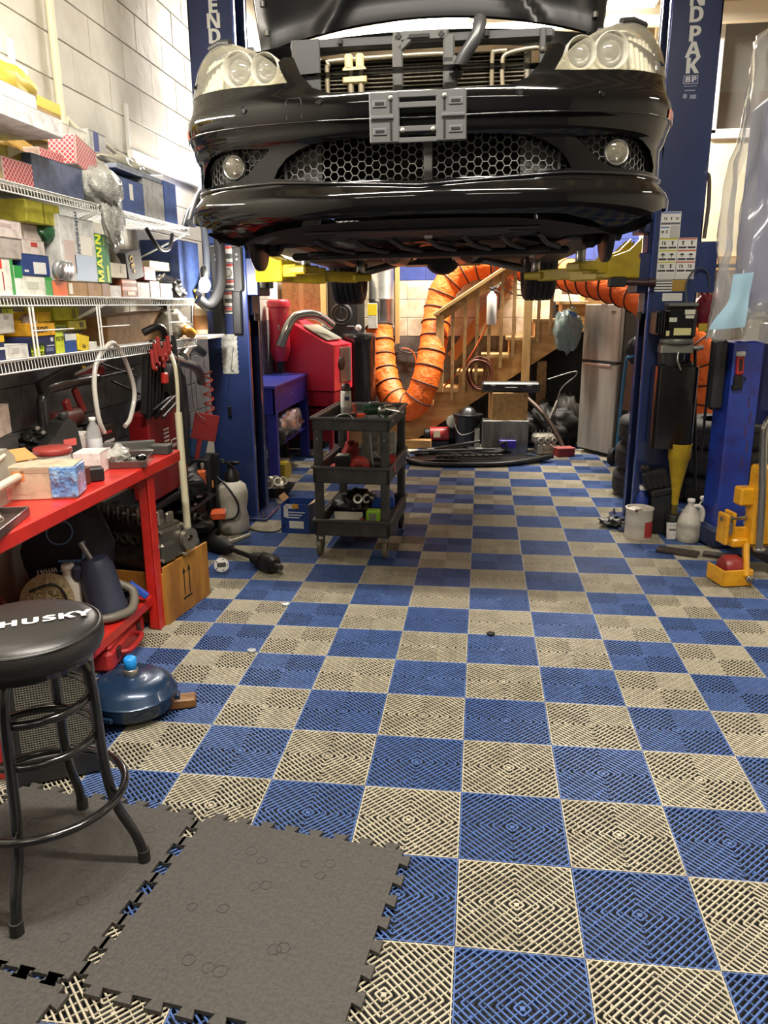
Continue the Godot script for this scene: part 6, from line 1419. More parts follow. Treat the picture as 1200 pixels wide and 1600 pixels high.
	obj("pale_rim", S.new().lathe([Vector2(0.10, 0.14), Vector2(0.106, 0.142), Vector2(0.108, 0.17), Vector2(0.10, 0.17)], 8), mat("a9c2e0", 0.45), lb)
	obj("stand_crate", S.new().box(V(0, -0.25, 0), V(0.24, 0.5, 0.24), 0.01), mat("232427", 0.6), lb)
	# black storage cart full of leads between bench and column
	var ct := thing("lead_cart", "dark cart heaped with leads and fittings between crate and column", "cart", V(-1.82, 0, -2.95))
	obj("frame", S.new().box(V(0, 0.30, 0), V(0.34, 0.02, 0.5), 0.004).box(V(0, 0.06, 0), V(0.34, 0.03, 0.5), 0.004).box(V(0.16, 0.28, 0.24), V(0.025, 0.56, 0.025)).box(V(0.16, 0.28, -0.24), V(0.025, 0.56, 0.025)).box(V(-0.16, 0.28, 0.24), V(0.025, 0.56, 0.025)).box(V(-0.16, 0.28, -0.24), V(0.025, 0.56, 0.025)), black, ct)
	obj("lead_tangle", crumple(V(0.02, 0.40, 0.0), V(0.15, 0.10, 0.22), 63, 0.7), mat("191a1b", 0.5), ct)
	obj("lead_tangle", crumple(V(0.05, 0.17, 0.02), V(0.13, 0.09, 0.2), 64, 0.8), mat("1d1c1b", 0.5), ct)
	for k in 7:
		obj("bright_fitting", S.new().at(V(0.13 + 0.02 * (k % 2), 0.2 + 0.05 * k, 0.18 - 0.05 * k), V(30 * k, 50 * k, 0)).cyl(Vector3.ZERO, 0.012, 0.05, 10, 0.002), mat("a9a79e", 0.3, 0.8), ct)
	obj("copper_tip", S.new().rod(V(0.17, 0.40, -0.18), V(0.18, 0.36, -0.15), 0.007, 8), mat("c07a4a", 0.3, 0.8), ct)
	carton("orange_box", "small orange box standing on the dark lead cart", "box", V(-1.68, 0.44, -3.02), V(0.05, 0.09, 0.07), V(0, 15, 0), "d8622c", [["f", 0, 0, 0.5, 0.5, "8a3414", ""]])
	carton("orange_box", "flat orange lidded box lower on the dark lead cart", "box", V(-1.60, 0.20, -3.06), V(0.09, 0.04, 0.13), V(0, 15, 0), "d0561f", [["f", 0, 0.4, 1.0, 0.2, "c8c4bc", ""]])
	# castor wheel, axle shaft, white disc on the tiles
	var wh := thing("cart_wheel", "small rubber wheel with a bright hub on the floor by the crate", "wheel", V(-1.62, 0.075, -2.70), V(0, 20, 0))
	obj("tyre", S.new().at(Vector3.ZERO, V(90, 0, 90)).lathe([Vector2(0.048, -0.018), Vector2(0.068, -0.018), Vector2(0.075, 0), Vector2(0.068, 0.018), Vector2(0.048, 0.018)], 24), mat("1b1b1b", 0.7), wh)
	obj("hub", S.new().at(Vector3.ZERO, V(90, 0, 90)).cyl(Vector3.ZERO, 0.047, 0.03, 20, 0.006), mat("9a9892", 0.3, 0.7), wh)
	axle_shaft()
	var ds := thing("end_plate", "white round plate with bolt holes lying on the floor tiles", "plate", V(-1.41, 0.008, -2.52), V(62, 20, 0))
	obj("disc", S.new().cyl(V(0, 0.0, -0.04), 0.042, 0.006, 28, 0.001), mat("dcdad4", 0.5), ds)
	obj("slot", S.new().box(V(0, 0.0035, -0.04), V(0.05, 0.002, 0.026), 0.0005), mat("2b2725", 0.6), ds)
	for k in 5: obj("bolt_hole", S.new().cyl(V(cos(k * 1.256) * 0.033, 0.0035, -0.04 + sin(k * 1.256) * 0.033), 0.004, 0.002, 8), mat("2b2725", 0.6), ds)
	# sprayer
	var sp := thing("pump_sprayer", "white pump sprayer with black cap and hose at the foot of the column", "sprayer", V(-1.60, 0, -3.36))
	obj("tank", S.new().lathe([Vector2(0, 0), Vector2(0.085, 0), Vector2(0.10, 0.015), Vector2(0.10, 0.10), Vector2(0.088, 0.16), Vector2(0.10, 0.22), Vector2(0.102, 0.27), Vector2(0.09, 0.32), Vector2(0.06, 0.345), Vector2(0.045, 0.35)], 28), mat("d2cdbf", 0.5, 0, {"noise": ["b5afa0", 10.0, 0.35]}), sp)
	obj("pump_cap", S.new().lathe([Vector2(0.05, 0.345), Vector2(0.052, 0.40), Vector2(0.03, 0.42), Vector2(0.02, 0.46), Vector2(0.028, 0.48), Vector2(0, 0.485)], 18).bar(V(-0.06, 0.47, 0), V(0.06, 0.47, 0), 0.024, 0.022, 0.006), mat("171717", 0.45), sp)
	obj("spray_hose", S.new().tube(curve([V(0.03, 0.44, 0.03), V(-0.04, 0.50, 0.06), V(-0.10, 0.42, 0.06), V(0.0, 0.33, 0.10), V(0.07, 0.22, 0.11), V(0.05, 0.13, 0.112), V(-0.05, 0.10, 0.108)], 7), 0.007, 8), mat("1b1b1b", 0.45), sp)
	obj("label_patch", S.new().at(V(-0.055, 0.12, 0.085), V(0, -30, 0)).box(Vector3.ZERO, V(0.045, 0.035, 0.004)), mat("2a2626", 0.5), sp)
	tag(obj("pry_bar", S.new().tube(curve([V(-1.60, 0.02, -2.95), V(-1.50, 0.03, -3.05), V(-1.42, 0.05, -3.12)], 3), 0.016, 10), mat("8f8a80", 0.4, 0.6)), "steel tube lying on the tiles behind the axle shaft", "tube")

func axle_shaft() -> void:
	var a := thing("drive_axle", "greasy drive axle with rubber boots lying on the tiles", "axle", V(-1.36, 0.052, -2.74), V(0, -38, 0))
	a.scale = Vector3.ONE * 1.2
	obj("shaft", S.new().rod(V(-0.26, 0, 0), V(0.26, 0, 0), 0.013, 12), mat("2d2a28", 0.4, 0.5), a)
	for s in [-1.0, 1.0]:
		var pr := []; var rr := []
		for k in 9:
			pr.append(V(s * (0.09 + k * 0.012), 0, 0)); rr.append(0.02 + k * 0.0028 + (0.005 if k % 2 else 0.0))
		obj("rubber_boot", S.new().tube(pr, rr, 16), mat("1a1918", 0.6), a)
		obj("joint_cup", S.new().tube([V(s * 0.19, 0, 0), V(s * 0.20, 0, 0), V(s * 0.26, 0, 0), V(s * 0.275, 0, 0)], [0.035, 0.045, 0.044, 0.03], 18), mat("3a3734", 0.35, 0.6), a)
		obj("spline", S.new().rod(V(s * 0.27, 0, 0), V(s * 0.32, 0, 0), 0.014, 14), mat("56524c", 0.35, 0.7), a)

func stool() -> void:
	var o := thing("bar_stool", "black padded bar stool with white lettering and ringed tube legs", "stool", V(-1.094, 0.012, -0.142))
	var bk := mat("0f0f10", 0.22, 0, {"coat": 0.7})
	var vinyl := mat("232221", 0.36, 0, {"bump": [0.25, 160]})
	obj("seat", S.new().lathe([Vector2(0, 0.625), Vector2(0.15, 0.625), Vector2(0.18, 0.632), Vector2(0.19, 0.648), Vector2(0.1925, 0.668), Vector2(0.188, 0.688), Vector2(0.172, 0.703), Vector2(0.14, 0.711), Vector2(0, 0.714)], 56), vinyl, o)
	obj("seat_piping", S.new().lathe([Vector2(0.186, 0.688), Vector2(0.1905, 0.692), Vector2(0.189, 0.6955), Vector2(0.183, 0.697)], 56), mat("1c1b1a", 0.4), o)
	text("HUSKY", 0.036, mat("e2e2de", 0.5), o, V(0.058, 0.7155, -0.012), V(-90, 31, 0), 0.001, 0.4, 1.35)
	obj("seat_band", S.new().lathe([Vector2(0.15, 0.612), Vector2(0.165, 0.612), Vector2(0.165, 0.63), Vector2(0.15, 0.63)], 40), bk, o)
	for k in 4:
		var an := atan2(-0.042, 0.243) + k * PI / 2
		var d := V(cos(an), 0, sin(an))
		var pts := curve([d * 0.10 + V(0, 0.622, 0), d * 0.135 + V(0, 0.60, 0), d * 0.155 + V(0, 0.53, 0), d * 0.165 + V(0, 0.30, 0), d * 0.185 + V(0, 0.18, 0), d * 0.225 + V(0, 0.09, 0), d * 0.245 + V(0, 0.02, 0)], 6)
		var leg := obj("leg", S.new().tube(pts, 0.0135, 14), bk, o)
		obj("rubber_foot", S.new().tube([d * 0.244 + V(0, 0.0, 0), d * 0.244 + V(0, 0.035, 0)], 0.0165, 14), mat("1b1a19", 0.7), leg)
		for y in [0.50, 0.39, 0.225]:
			var rr: float = {0.50: 0.158, 0.39: 0.163, 0.225: 0.190}[y]
			obj("screw", S.new().ball(d * (rr + 0.004) + V(0, y, 0), V(0.006, 0.006, 0.006), 6), mat("c2c1ba", 0.25, 0.8), leg)
	for q in [[0.50, 0.142], [0.39, 0.147], [0.225, 0.205]]:
		var ring := []
		for k in 48: ring.append(V(cos(TAU * k / 48) * q[1], q[0], sin(TAU * k / 48) * q[1]))
		obj("foot_ring", S.new().tube(ring, 0.011, 12, false, true), bk, o)
	# perforated black heater, torque converter and wood block behind it
	var h := thing("heater_box", "black cabinet with a perforated steel grille standing behind the stool", "heater", V(-1.36, 0, -0.66), V(0, 28, 0))
	obj("cabinet", S.new().box(V(0, 0.20, 0), V(0.26, 0.40, 0.26), 0.012), mat("1b1b1b", 0.5), h)
	obj("front_frame", S.new().box(V(0.125, 0.2, 0.135), V(0.02, 0.4, 0.02), 0.004).box(V(-0.12, 0.2, 0.135), V(0.03, 0.4, 0.02), 0.004).box(V(0, 0.39, 0.135), V(0.26, 0.03, 0.02), 0.004).box(V(0, 0.05, 0.14), V(0.26, 0.10, 0.03), 0.008), mat("262626", 0.5), h)
	var gr := S.new()
	for k in 26: gr.box(V(-0.1 + k * 0.0083, 0.235, 0.134), V(0.0026, 0.27, 0.002))
	for k in 34: gr.box(V(0.004, 0.105 + k * 0.0079, 0.1345), V(0.215, 0.0024, 0.002))
	obj("perforated_grille", gr, mat("a5a296", 0.35, 0.6), h)
	obj("rear_grille", S.new().box(V(0.132, 0.24, -0.02), V(0.003, 0.26, 0.18)), mat("6d6a62", 0.4, 0.5), h)
	obj("side_label", S.new().box(V(-0.1315, 0.16, 0.02), V(0.002, 0.2, 0.03)), mat("a02824", 0.5), h)
	var t := thing("torque_converter", "dark blue torque converter with a bright blue cap on the floor", "part", V(-1.235, 0.0, -0.97))
	obj("drum", S.new().lathe([Vector2(0, 0), Vector2(0.10, 0.0), Vector2(0.145, 0.03), Vector2(0.155, 0.055), Vector2(0.158, 0.075), Vector2(0.162, 0.08), Vector2(0.162, 0.088), Vector2(0.156, 0.092), Vector2(0.145, 0.12), Vector2(0.11, 0.145), Vector2(0.08, 0.142), Vector2(0.05, 0.152), Vector2(0.03, 0.155), Vector2(0, 0.155)], 48), mat("1c3450", 0.3, 0.3, {"coat": 0.4}), t)
	obj("hub", S.new().cyl(V(0, 0.165, 0), 0.026, 0.03, 20, 0.003), mat("a8a49a", 0.3, 0.8), t)
	obj("blue_cap", S.new().cyl(V(0, 0.20, 0), 0.024, 0.05, 8, 0.006), mat("1f8fe0", 0.4), t)
	for k in 3: obj("mounting_lug", S.new().at(Vector3.ZERO, V(0, k * 120 + 20, 0)).box(V(0.158, 0.05, 0), V(0.02, 0.02, 0.04), 0.003), mat("1c3450", 0.35, 0.3), t)
	tag(obj("wood_block", S.new().at(V(-1.075, 0.021, -1.03), V(0, 20, 0)).box(Vector3.ZERO, V(0.11, 0.04, 0.06), 0.006), mat("8a5f2b", 0.45, 0, {"noise": ["5a3a18", 30.0, 0.4], "stretch": V(0.3, 1, 1)})), "small varnished wood block on the tiles", "block")

func mats_on_floor() -> void:
	# interlocking foam mats: toothed edges, raised rings
	var foam := mat("45423e", 0.7, 0, {"noise": ["3b3835", 60.0, 0.35], "bump": [0.8, 500]})
	var L := 0.60
	var defs := [["grey foam floor mat with open toothed edges beside the blue tiles", V(-0.489, 0, -0.045), -7.5, [1, 1, 1, 1]], ["grey foam floor mat under the stool legs", V(-1.122, 0, -0.128), -7.5, [0, 1, 1, 0]], ["grey foam floor mat corner at the lower left of the picture", V(-1.20, 0, 0.482), -7.5, [1, 0, 1, 1]]]
	for d in defs:
		var o := thing("foam_mat", d[0], "mat", d[1], V(0, d[2], 0), "foam floor mats")
		var poly := PackedVector2Array()
		var n := 8
		for side in 4:
			var dir := Vector2(1, 0).rotated(side * PI / 2); var nor := dir.orthogonal()
			var start := Vector2(-L / 2, -L / 2).rotated(side * PI / 2)
			var p := L / n
			for k in n:
				var a := start + dir * (p * k)
				var out := -dir.orthogonal() * -1.0
				# a dovetail notch in each pitch
				poly.append(a)
				poly.append(a + dir * p * 0.32)
				poly.append(a + dir * p * 0.22 - out * 0.024 * -1.0)
				poly.append(a + dir * p * 0.78 - out * 0.024 * -1.0)
				poly.append(a + dir * p * 0.68)
		obj("foam_sheet", S.new().at(V(0, 0, 0), V(-90, 0, 0)).prism(poly, 0.001, 0.012), foam, o)
		for k in 14:
			var r := rng.randf_range(0.011, 0.015)
			obj("moulded_ring", S.new().lathe([Vector2(r, 0.0119), Vector2(r + 0.001, 0.0136), Vector2(r + 0.0022, 0.0136), Vector2(r + 0.0032, 0.0119)], 18, V(rng.randf_range(-0.24, 0.24), 0, rng.randf_range(-0.24, 0.24))), foam, o)

# ---- middle of the bay and the back wall ----
func middle() -> void:
	utility_cart()
	cart_load()
	back_left()
	ducting()
	stairs()
	back_floor()
	fridge_corner()

func utility_cart() -> void:
	var o := thing("utility_cart", "grey-black three-tray plastic utility cart standing under the car", "cart", V(-0.70, 0, -3.24), V(0, -2.5, 0))
	var pl := mat("363634", 0.5, 0, {"noise": ["474643", 8.0, 0.3], "bump": [0.2, 120]})
	var W := 0.46; var D := 0.72
	for q in [[0.77, 0.075, "upper_tray"], [0.455, 0.10, "middle_tray"], [0.13, 0.10, "lower_tray"]]:
		var t := S.new().box(V(0, q[0] + 0.012, 0), V(W - 0.01, 0.02, D - 0.01), 0.004)
		for e in [[0, D / 2 - 0.012, W, 0.024], [0, -D / 2 + 0.012, W, 0.024], [W / 2 - 0.012, 0, 0.024, D], [-W / 2 + 0.012, 0, 0.024, D]]:
			t.box(V(e[0], q[0] + q[1] / 2, e[1]), V(e[2], q[1], e[3]), 0.006)
		var tr := obj(q[2], t, pl, o)
		obj("tray_lip", S.new().box(V(0, q[0] + q[1] - 0.004, D / 2 + 0.004), V(W + 0.02, 0.018, 0.014), 0.004).box(V(0, q[0] + q[1] - 0.004, -D / 2 - 0.004), V(W + 0.02, 0.018, 0.014), 0.004).box(V(W / 2 + 0.004, q[0] + q[1] - 0.004, 0), V(0.014, 0.018, D), 0.004).box(V(-W / 2 - 0.004, q[0] + q[1] - 0.004, 0), V(0.014, 0.018, D), 0.004), mat("454542", 0.42), tr)
	for sx in [-1.0, 1.0]:
		for sz in [-1.0, 1.0]:
			var p := V(sx * (W / 2 - 0.03), 0, sz * (D / 2 - 0.03))
			var leg := obj("leg", S.new().box(p + V(0, 0.47, 0), V(0.05, 0.66, 0.05), 0.01), pl, o)
			obj("rivet", S.new().at(p + V(0, 0.72, 0.027 * sz), V(90, 0, 0)).cyl(Vector3.ZERO, 0.006, 0.004, 8), mat("a5a49c", 0.3, 0.8), leg)
			var c := obj("castor_fork", S.new().box(p + V(0, 0.125, 0), V(0.045, 0.008, 0.05), 0.002).box(p + V(0.02, 0.09, 0), V(0.004, 0.075, 0.036), 0.001).box(p + V(-0.02, 0.09, 0), V(0.004, 0.075, 0.036), 0.001), mat("8d8b85", 0.35, 0.8), o)
			obj("castor_wheel", S.new().at(p + V(0, 0.05, 0.012), V(0, 0, 90)).lathe([Vector2(0.0, -0.013), Vector2(0.03, -0.014), Vector2(0.047, -0.013), Vector2(0.05, -0.008), Vector2(0.05, 0.008), Vector2(0.047, 0.013), Vector2(0.03, 0.014), Vector2(0, 0.013)], 24), mat("6b6453" if sz > 0 else "222222", 0.6), c)

func cart_load() -> void:
	var steel := mat("a6a49c", 0.28, 0.85); var red := mat("b8352f", 0.42); var bk := mat("161616", 0.5)
	var T := 0.793
	# things lying in the upper tray
	var a := thing("aerosol_can", "white and grey aerosol can with a dark cap in the cart's upper tray", "can", V(-0.80, T, -3.25))
	obj("can_body", S.new().cyl(V(0, 0.085, 0), 0.033, 0.17, 20, 0.003), mat("c4c2ba", 0.3, 0.4), a)
	obj("print_band", S.new().lathe([Vector2(0.0334, 0.07), Vector2(0.0336, 0.072), Vector2(0.0336, 0.15), Vector2(0.0334, 0.152)], 20), mat("e2e0da", 0.4), a)
	obj("ink_block", S.new().box(V(0.012, 0.125, 0.033), V(0.028, 0.024, 0.003)), mat("2c3f63", 0.5), a)
	obj("can_cap", S.new().lathe([Vector2(0.028, 0.17), Vector2(0.029, 0.20), Vector2(0.018, 0.215), Vector2(0, 0.216)], 16), mat("3a2422", 0.4), a)
	tag(obj("utility_knife", S.new().at(V(-0.735, T + 0.05, -3.20), V(0, 0, 12)).box(Vector3.ZERO, V(0.024, 0.10, 0.016), 0.005), mat("b0523e", 0.4)), "red utility knife leaning on the aerosol can", "knife")
	tag(obj("orange_case", S.new().box(V(-0.70, T + 0.03, -3.06), V(0.10, 0.055, 0.05), 0.006), mat("d24a2c", 0.42)), "small orange plastic case at the front of the upper tray", "case")
	var d := thing("cordless_drill", "dark green drill lying in the cart's upper tray", "drill", V(-0.615, T, -3.2), V(0, 15, 0))
	obj("drill_body", S.new().rod(V(-0.07, 0.06, 0), V(0.06, 0.065, 0), 0.034, 14), mat("24402c", 0.4), d)
	obj("drill_grip", S.new().bar(V(0.02, 0.05, 0), V(0.06, 0.01, 0.07), 0.036, 0.03, 0.008), mat("2c4a34", 0.45), d)
	obj("drill_top", S.new().box(V(0.0, 0.10, 0), V(0.07, 0.02, 0.04), 0.006), mat("6d7570", 0.4, 0.4), d)
	var g := thing("air_ratchet", "silver air ratchet with a red collar in the cart's upper tray", "ratchet", V(-0.53, T, -3.24), V(0, -30, 0))
	obj("body", S.new().rod(V(0, 0.05, -0.03), V(0, 0.055, 0.06), 0.036, 14), steel, g)
	obj("head", S.new().ball(V(0, 0.06, 0.075), V(0.03, 0.03, 0.024), 10), steel, g)
	obj("red_collar", S.new().rod(V(-0.03, 0.06, -0.02), V(-0.06, 0.065, -0.03), 0.014, 10), red, g)
	tag(obj("socket_rail", S.new().box(V(-0.56, T + 0.03, -2.95), V(0.18, 0.02, 0.02), 0.004).cyl(V(-0.49, T + 0.045, -2.95), 0.012, 0.03, 10).cyl(V(-0.63, T + 0.045, -2.95), 0.012, 0.03, 10), steel), "bright socket rail along the front edge of the upper tray", "rail")
	var w := S.new()
	for k in 5: w.bar(V(-0.89 + 0.03 * k, T + 0.035 + 0.006 * k, -2.92 - 0.02 * k), V(-0.76 + 0.03 * k, T + 0.03 + 0.006 * k, -2.97 - 0.03 * k), 0.014, 0.008, 0.003)
	tag(obj("spanner_pile", w, mat("6f6c64", 0.3, 0.8)), "pile of dark spanners at the left front of the upper tray", "spanners")
	tag(obj("ring_spanner", S.new().at(V(-0.475, T + 0.085, -3.0), V(0, 40, 12)).box(Vector3.ZERO, V(0.014, 0.008, 0.16), 0.003).cyl(V(0, 0, 0.085), 0.014, 0.01, 14), steel), "bright ring spanner resting on the right edge of the upper tray", "spanner")
	tag(obj("wire_hook", S.new().tube(curve([V(-0.80, T + 0.05, -2.865), V(-0.77, T + 0.075, -2.855), V(-0.72, T + 0.08, -2.855), V(-0.69, T + 0.05, -2.865)], 5), 0.004, 6), mat("b4b2aa", 0.3, 0.7)), "thin bent steel wire over the front lip of the cart", "wire")
	tag(obj("pull_rod", S.new().tube([V(-0.60, 0.76, -2.88), V(-0.59, 0.60, -2.90), V(-0.57, 0.475, -2.93)], 0.006, 8), steel), "long bright rod standing in the cart's middle tray", "rod")
	# middle tray
	var M := 0.478
	var b := thing("battery_block", "black battery block with a pale label in the middle tray", "battery", V(-0.79, M, -3.05))
	obj("block", S.new().box(V(0, 0.06, 0), V(0.085, 0.12, 0.10), 0.006), bk, b)
	obj("label_top", S.new().box(V(0, 0.1215, 0), V(0.07, 0.002, 0.08)), mat("b9b7ad", 0.5), b)
	var r := thing("red_grinder", "red round-faced grinder in the middle of the cart", "grinder", V(-0.68, M, -3.0))
	obj("face", S.new().at(V(0, 0.06, 0), V(90, 0, 0)).lathe([Vector2(0, 0.03), Vector2(0.05, 0.03), Vector2(0.058, 0.02), Vector2(0.058, -0.03), Vector2(0, -0.03)], 28), red, r)
	obj("face_ring", S.new().at(V(0, 0.06, 0.031), V(90, 0, 0)).lathe([Vector2(0.034, 0), Vector2(0.042, 0), Vector2(0.042, 0.004), Vector2(0.034, 0.004), Vector2(0.034, 0)], 24), mat("d0504a", 0.4), r)
	obj("face_slot", S.new().box(V(0, 0.072, 0.032), V(0.04, 0.014, 0.004), 0.001).box(V(0, 0.048, 0.032), V(0.04, 0.014, 0.004), 0.001), mat("7d1c1a", 0.5), r)
	var p := thing("polisher", "dark polisher with a red end in the middle tray", "polisher", V(-0.56, M, -3.08))
	obj("barrel", S.new().rod(V(-0.06, 0.06, 0), V(0.06, 0.06, 0), 0.04, 14), mat("2e2a28", 0.4), p)
	obj("red_end", S.new().rod(V(0.055, 0.065, 0), V(0.085, 0.065, 0), 0.055, 16), red, p)
	obj("green_grip", S.new().at(V(0.04, 0.02, 0.03), V(0, 0, -20)).box(Vector3.ZERO, V(0.07, 0.035, 0.05), 0.01), mat("4a5226", 0.5), p)
	obj("spark_arm", S.new().rod(V(-0.05, 0.13, -0.03), V(0.0, 0.09, -0.02), 0.008).rod(V(0.02, 0.09, -0.01), V(0.07, 0.14, -0.02), 0.008), steel, p)
	carton("catalogue_box", "pale printed parts tray standing at the back of the middle tray", "box", V(-0.62, M + 0.10, -3.46), V(0.22, 0.20, 0.06), V(0, 0, 0), "b9b8ac", [["e", -0.15, 0.25, 0.2, 0.14, "8a897e", ""], ["e", 0.2, 0.25, 0.2, 0.14, "8a897e", ""], ["e", -0.15, -0.05, 0.2, 0.14, "8a897e", ""], ["e", 0.2, -0.05, 0.2, 0.14, "8a897e", ""], ["e", 0.1, -0.35, 0.1, 0.1, "2a2a2a", ""]])
	tag(obj("red_rag", crumple(V(-0.79, M + 0.075, -3.36), V(0.05, 0.075, 0.06), 71, 0.5), mat("8f2826", 0.8)), "crumpled dark red rag at the back of the middle tray", "rag")
	tag(obj("red_wedge", S.new().box(V(-0.86, M + 0.015, -3.18), V(0.07, 0.03, 0.09), 0.004), mat("c03a34", 0.42)), "flat red case at the left of the middle tray", "case")
	# lower tray
	var L := 0.153
	var bx := thing("blue_tray_box", "shallow open box with blue sides in the cart's lower tray", "box", V(-0.77, L, -3.03))
	obj("sides", S.new().box(V(0, 0.03, 0.065), V(0.19, 0.06, 0.003)).box(V(0, 0.03, -0.065), V(0.19, 0.06, 0.003)).box(V(0.095, 0.03, 0), V(0.003, 0.06, 0.13)).box(V(-0.095, 0.03, 0), V(0.003, 0.06, 0.13)), mat("1f3a66", 0.5), bx)
	obj("liner", S.new().box(V(0, 0.004, 0), V(0.188, 0.004, 0.128)).box(V(0.0, 0.04, -0.062), V(0.18, 0.07, 0.003)).box(V(0.0, 0.058, 0.062), V(0.186, 0.006, 0.003)), mat("e2dcc8", 0.6), bx)
	var ch := thing("green_battery", "lime green tool battery standing in the lower tray", "battery", V(-0.60, L, -3.0))
	obj("case", S.new().box(V(0, 0.06, 0), V(0.085, 0.12, 0.07), 0.01), mat("9ad23a", 0.42), ch)
	obj("face_plate", S.new().box(V(0, 0.06, 0.0355), V(0.045, 0.085, 0.004), 0.002), mat("8a8f7a", 0.5), ch)
	obj("red_handle", S.new().bar(V(-0.05, 0.05, 0.0), V(-0.09, 0.02, 0.01), 0.04, 0.05, 0.01), mat("b8432f", 0.45), ch)
	tag(obj("blue_case", S.new().at(V(-0.58, L + 0.11, -3.3), V(6, 10, 0)).box(Vector3.ZERO, V(0.15, 0.075, 0.16), 0.012), mat("2a55b0", 0.42)), "bright blue plastic case at the back of the lower tray", "case")
	tag(obj("motor_heap", crumple(V(-0.75, L + 0.075, -3.28), V(0.12, 0.08, 0.10), 73, 0.7), mat("2c2b2a", 0.35, 0.4)), "heap of dark motors and leads in the lower tray", "motors")
	for k in 3: tag(obj("bearing_ring", S.new().at(V(-0.72 + k * 0.045, L + 0.14, -3.17 - k * 0.02), V(70 + 15 * k, 40 * k, 0)).lathe([Vector2(0.018, -0.012), Vector2(0.03, -0.012), Vector2(0.03, 0.012), Vector2(0.018, 0.012), Vector2(0.018, -0.012)], 18), steel), ["bright bearing ring, leftmost of three on the motor heap", "bright bearing ring, middle of three on the motor heap", "bright bearing ring, rightmost of three on the motor heap"][k], "bearing", "bearing rings in the cart")
	# oil filter carton on the floor left of the cart
	var fb := thing("oil_filter_box", "open blue carton with white print on the floor left of the cart", "box", V(-1.17, 0.0, -3.44), V(0, -4, 0))
	var blue := mat("1d3f86", 0.5)
	obj("box_wall", S.new().box(V(0, 0.1, 0.09), V(0.19, 0.2, 0.004)), blue, fb)
	obj("box_wall", S.new().box(V(0, 0.1, -0.09), V(0.19, 0.2, 0.004)), blue, fb)
	obj("box_wall", S.new().box(V(0.095, 0.1, 0), V(0.004, 0.2, 0.18)), mat("4a5a80", 0.5), fb)
	obj("box_wall", S.new().box(V(-0.095, 0.1, 0), V(0.004, 0.2, 0.18)), blue, fb)
	obj("box_floor", S.new().box(V(0, 0.004, 0), V(0.186, 0.006, 0.176)), mat("96825c", 0.6), fb)
	obj("flap", S.new().bar(V(0.097, 0.20, 0.0), V(0.19, 0.245, 0.0), 0.18, 0.003), mat("d9bd8a", 0.6), fb)
	obj("flap", S.new().bar(V(-0.097, 0.2, -0.03), V(-0.13, 0.235, -0.03), 0.12, 0.003), mat("a57c50", 0.6), fb)
	obj("white_label", S.new().box(V(0.01, 0.06, 0.0925), V(0.1, 0.05, 0.001)), mat("e4e2d8", 0.5), fb)
	for k in 3: obj("print_line", S.new().box(V(0.01 - 0.012 * k, 0.145 - k * 0.018, 0.0925), V(0.12 - 0.015 * k, 0.008, 0.001)), mat("d3d8e4", 0.5), fb)
	obj("hang_tag", S.new().box(V(-0.06, 0.15, 0.094), V(0.03, 0.08, 0.002)).box(V(-0.03, 0.185, 0.094), V(0.06, 0.03, 0.002)), mat("d9d6d6", 0.5), fb)
	obj("gold_tag", S.new().box(V(0.005, 0.188, 0.0955), V(0.045, 0.03, 0.002)), mat("d09a2c", 0.5), fb)
	tag(obj("floor_lead", S.new().tube(curve([V(-1.55, 0.012, -3.42), V(-1.42, 0.008, -3.34), V(-1.30, 0.008, -3.36), V(-1.25, 0.06, -3.35)], 6), 0.005, 6), bk), "thin black lead running over the tiles to the blue carton", "lead")

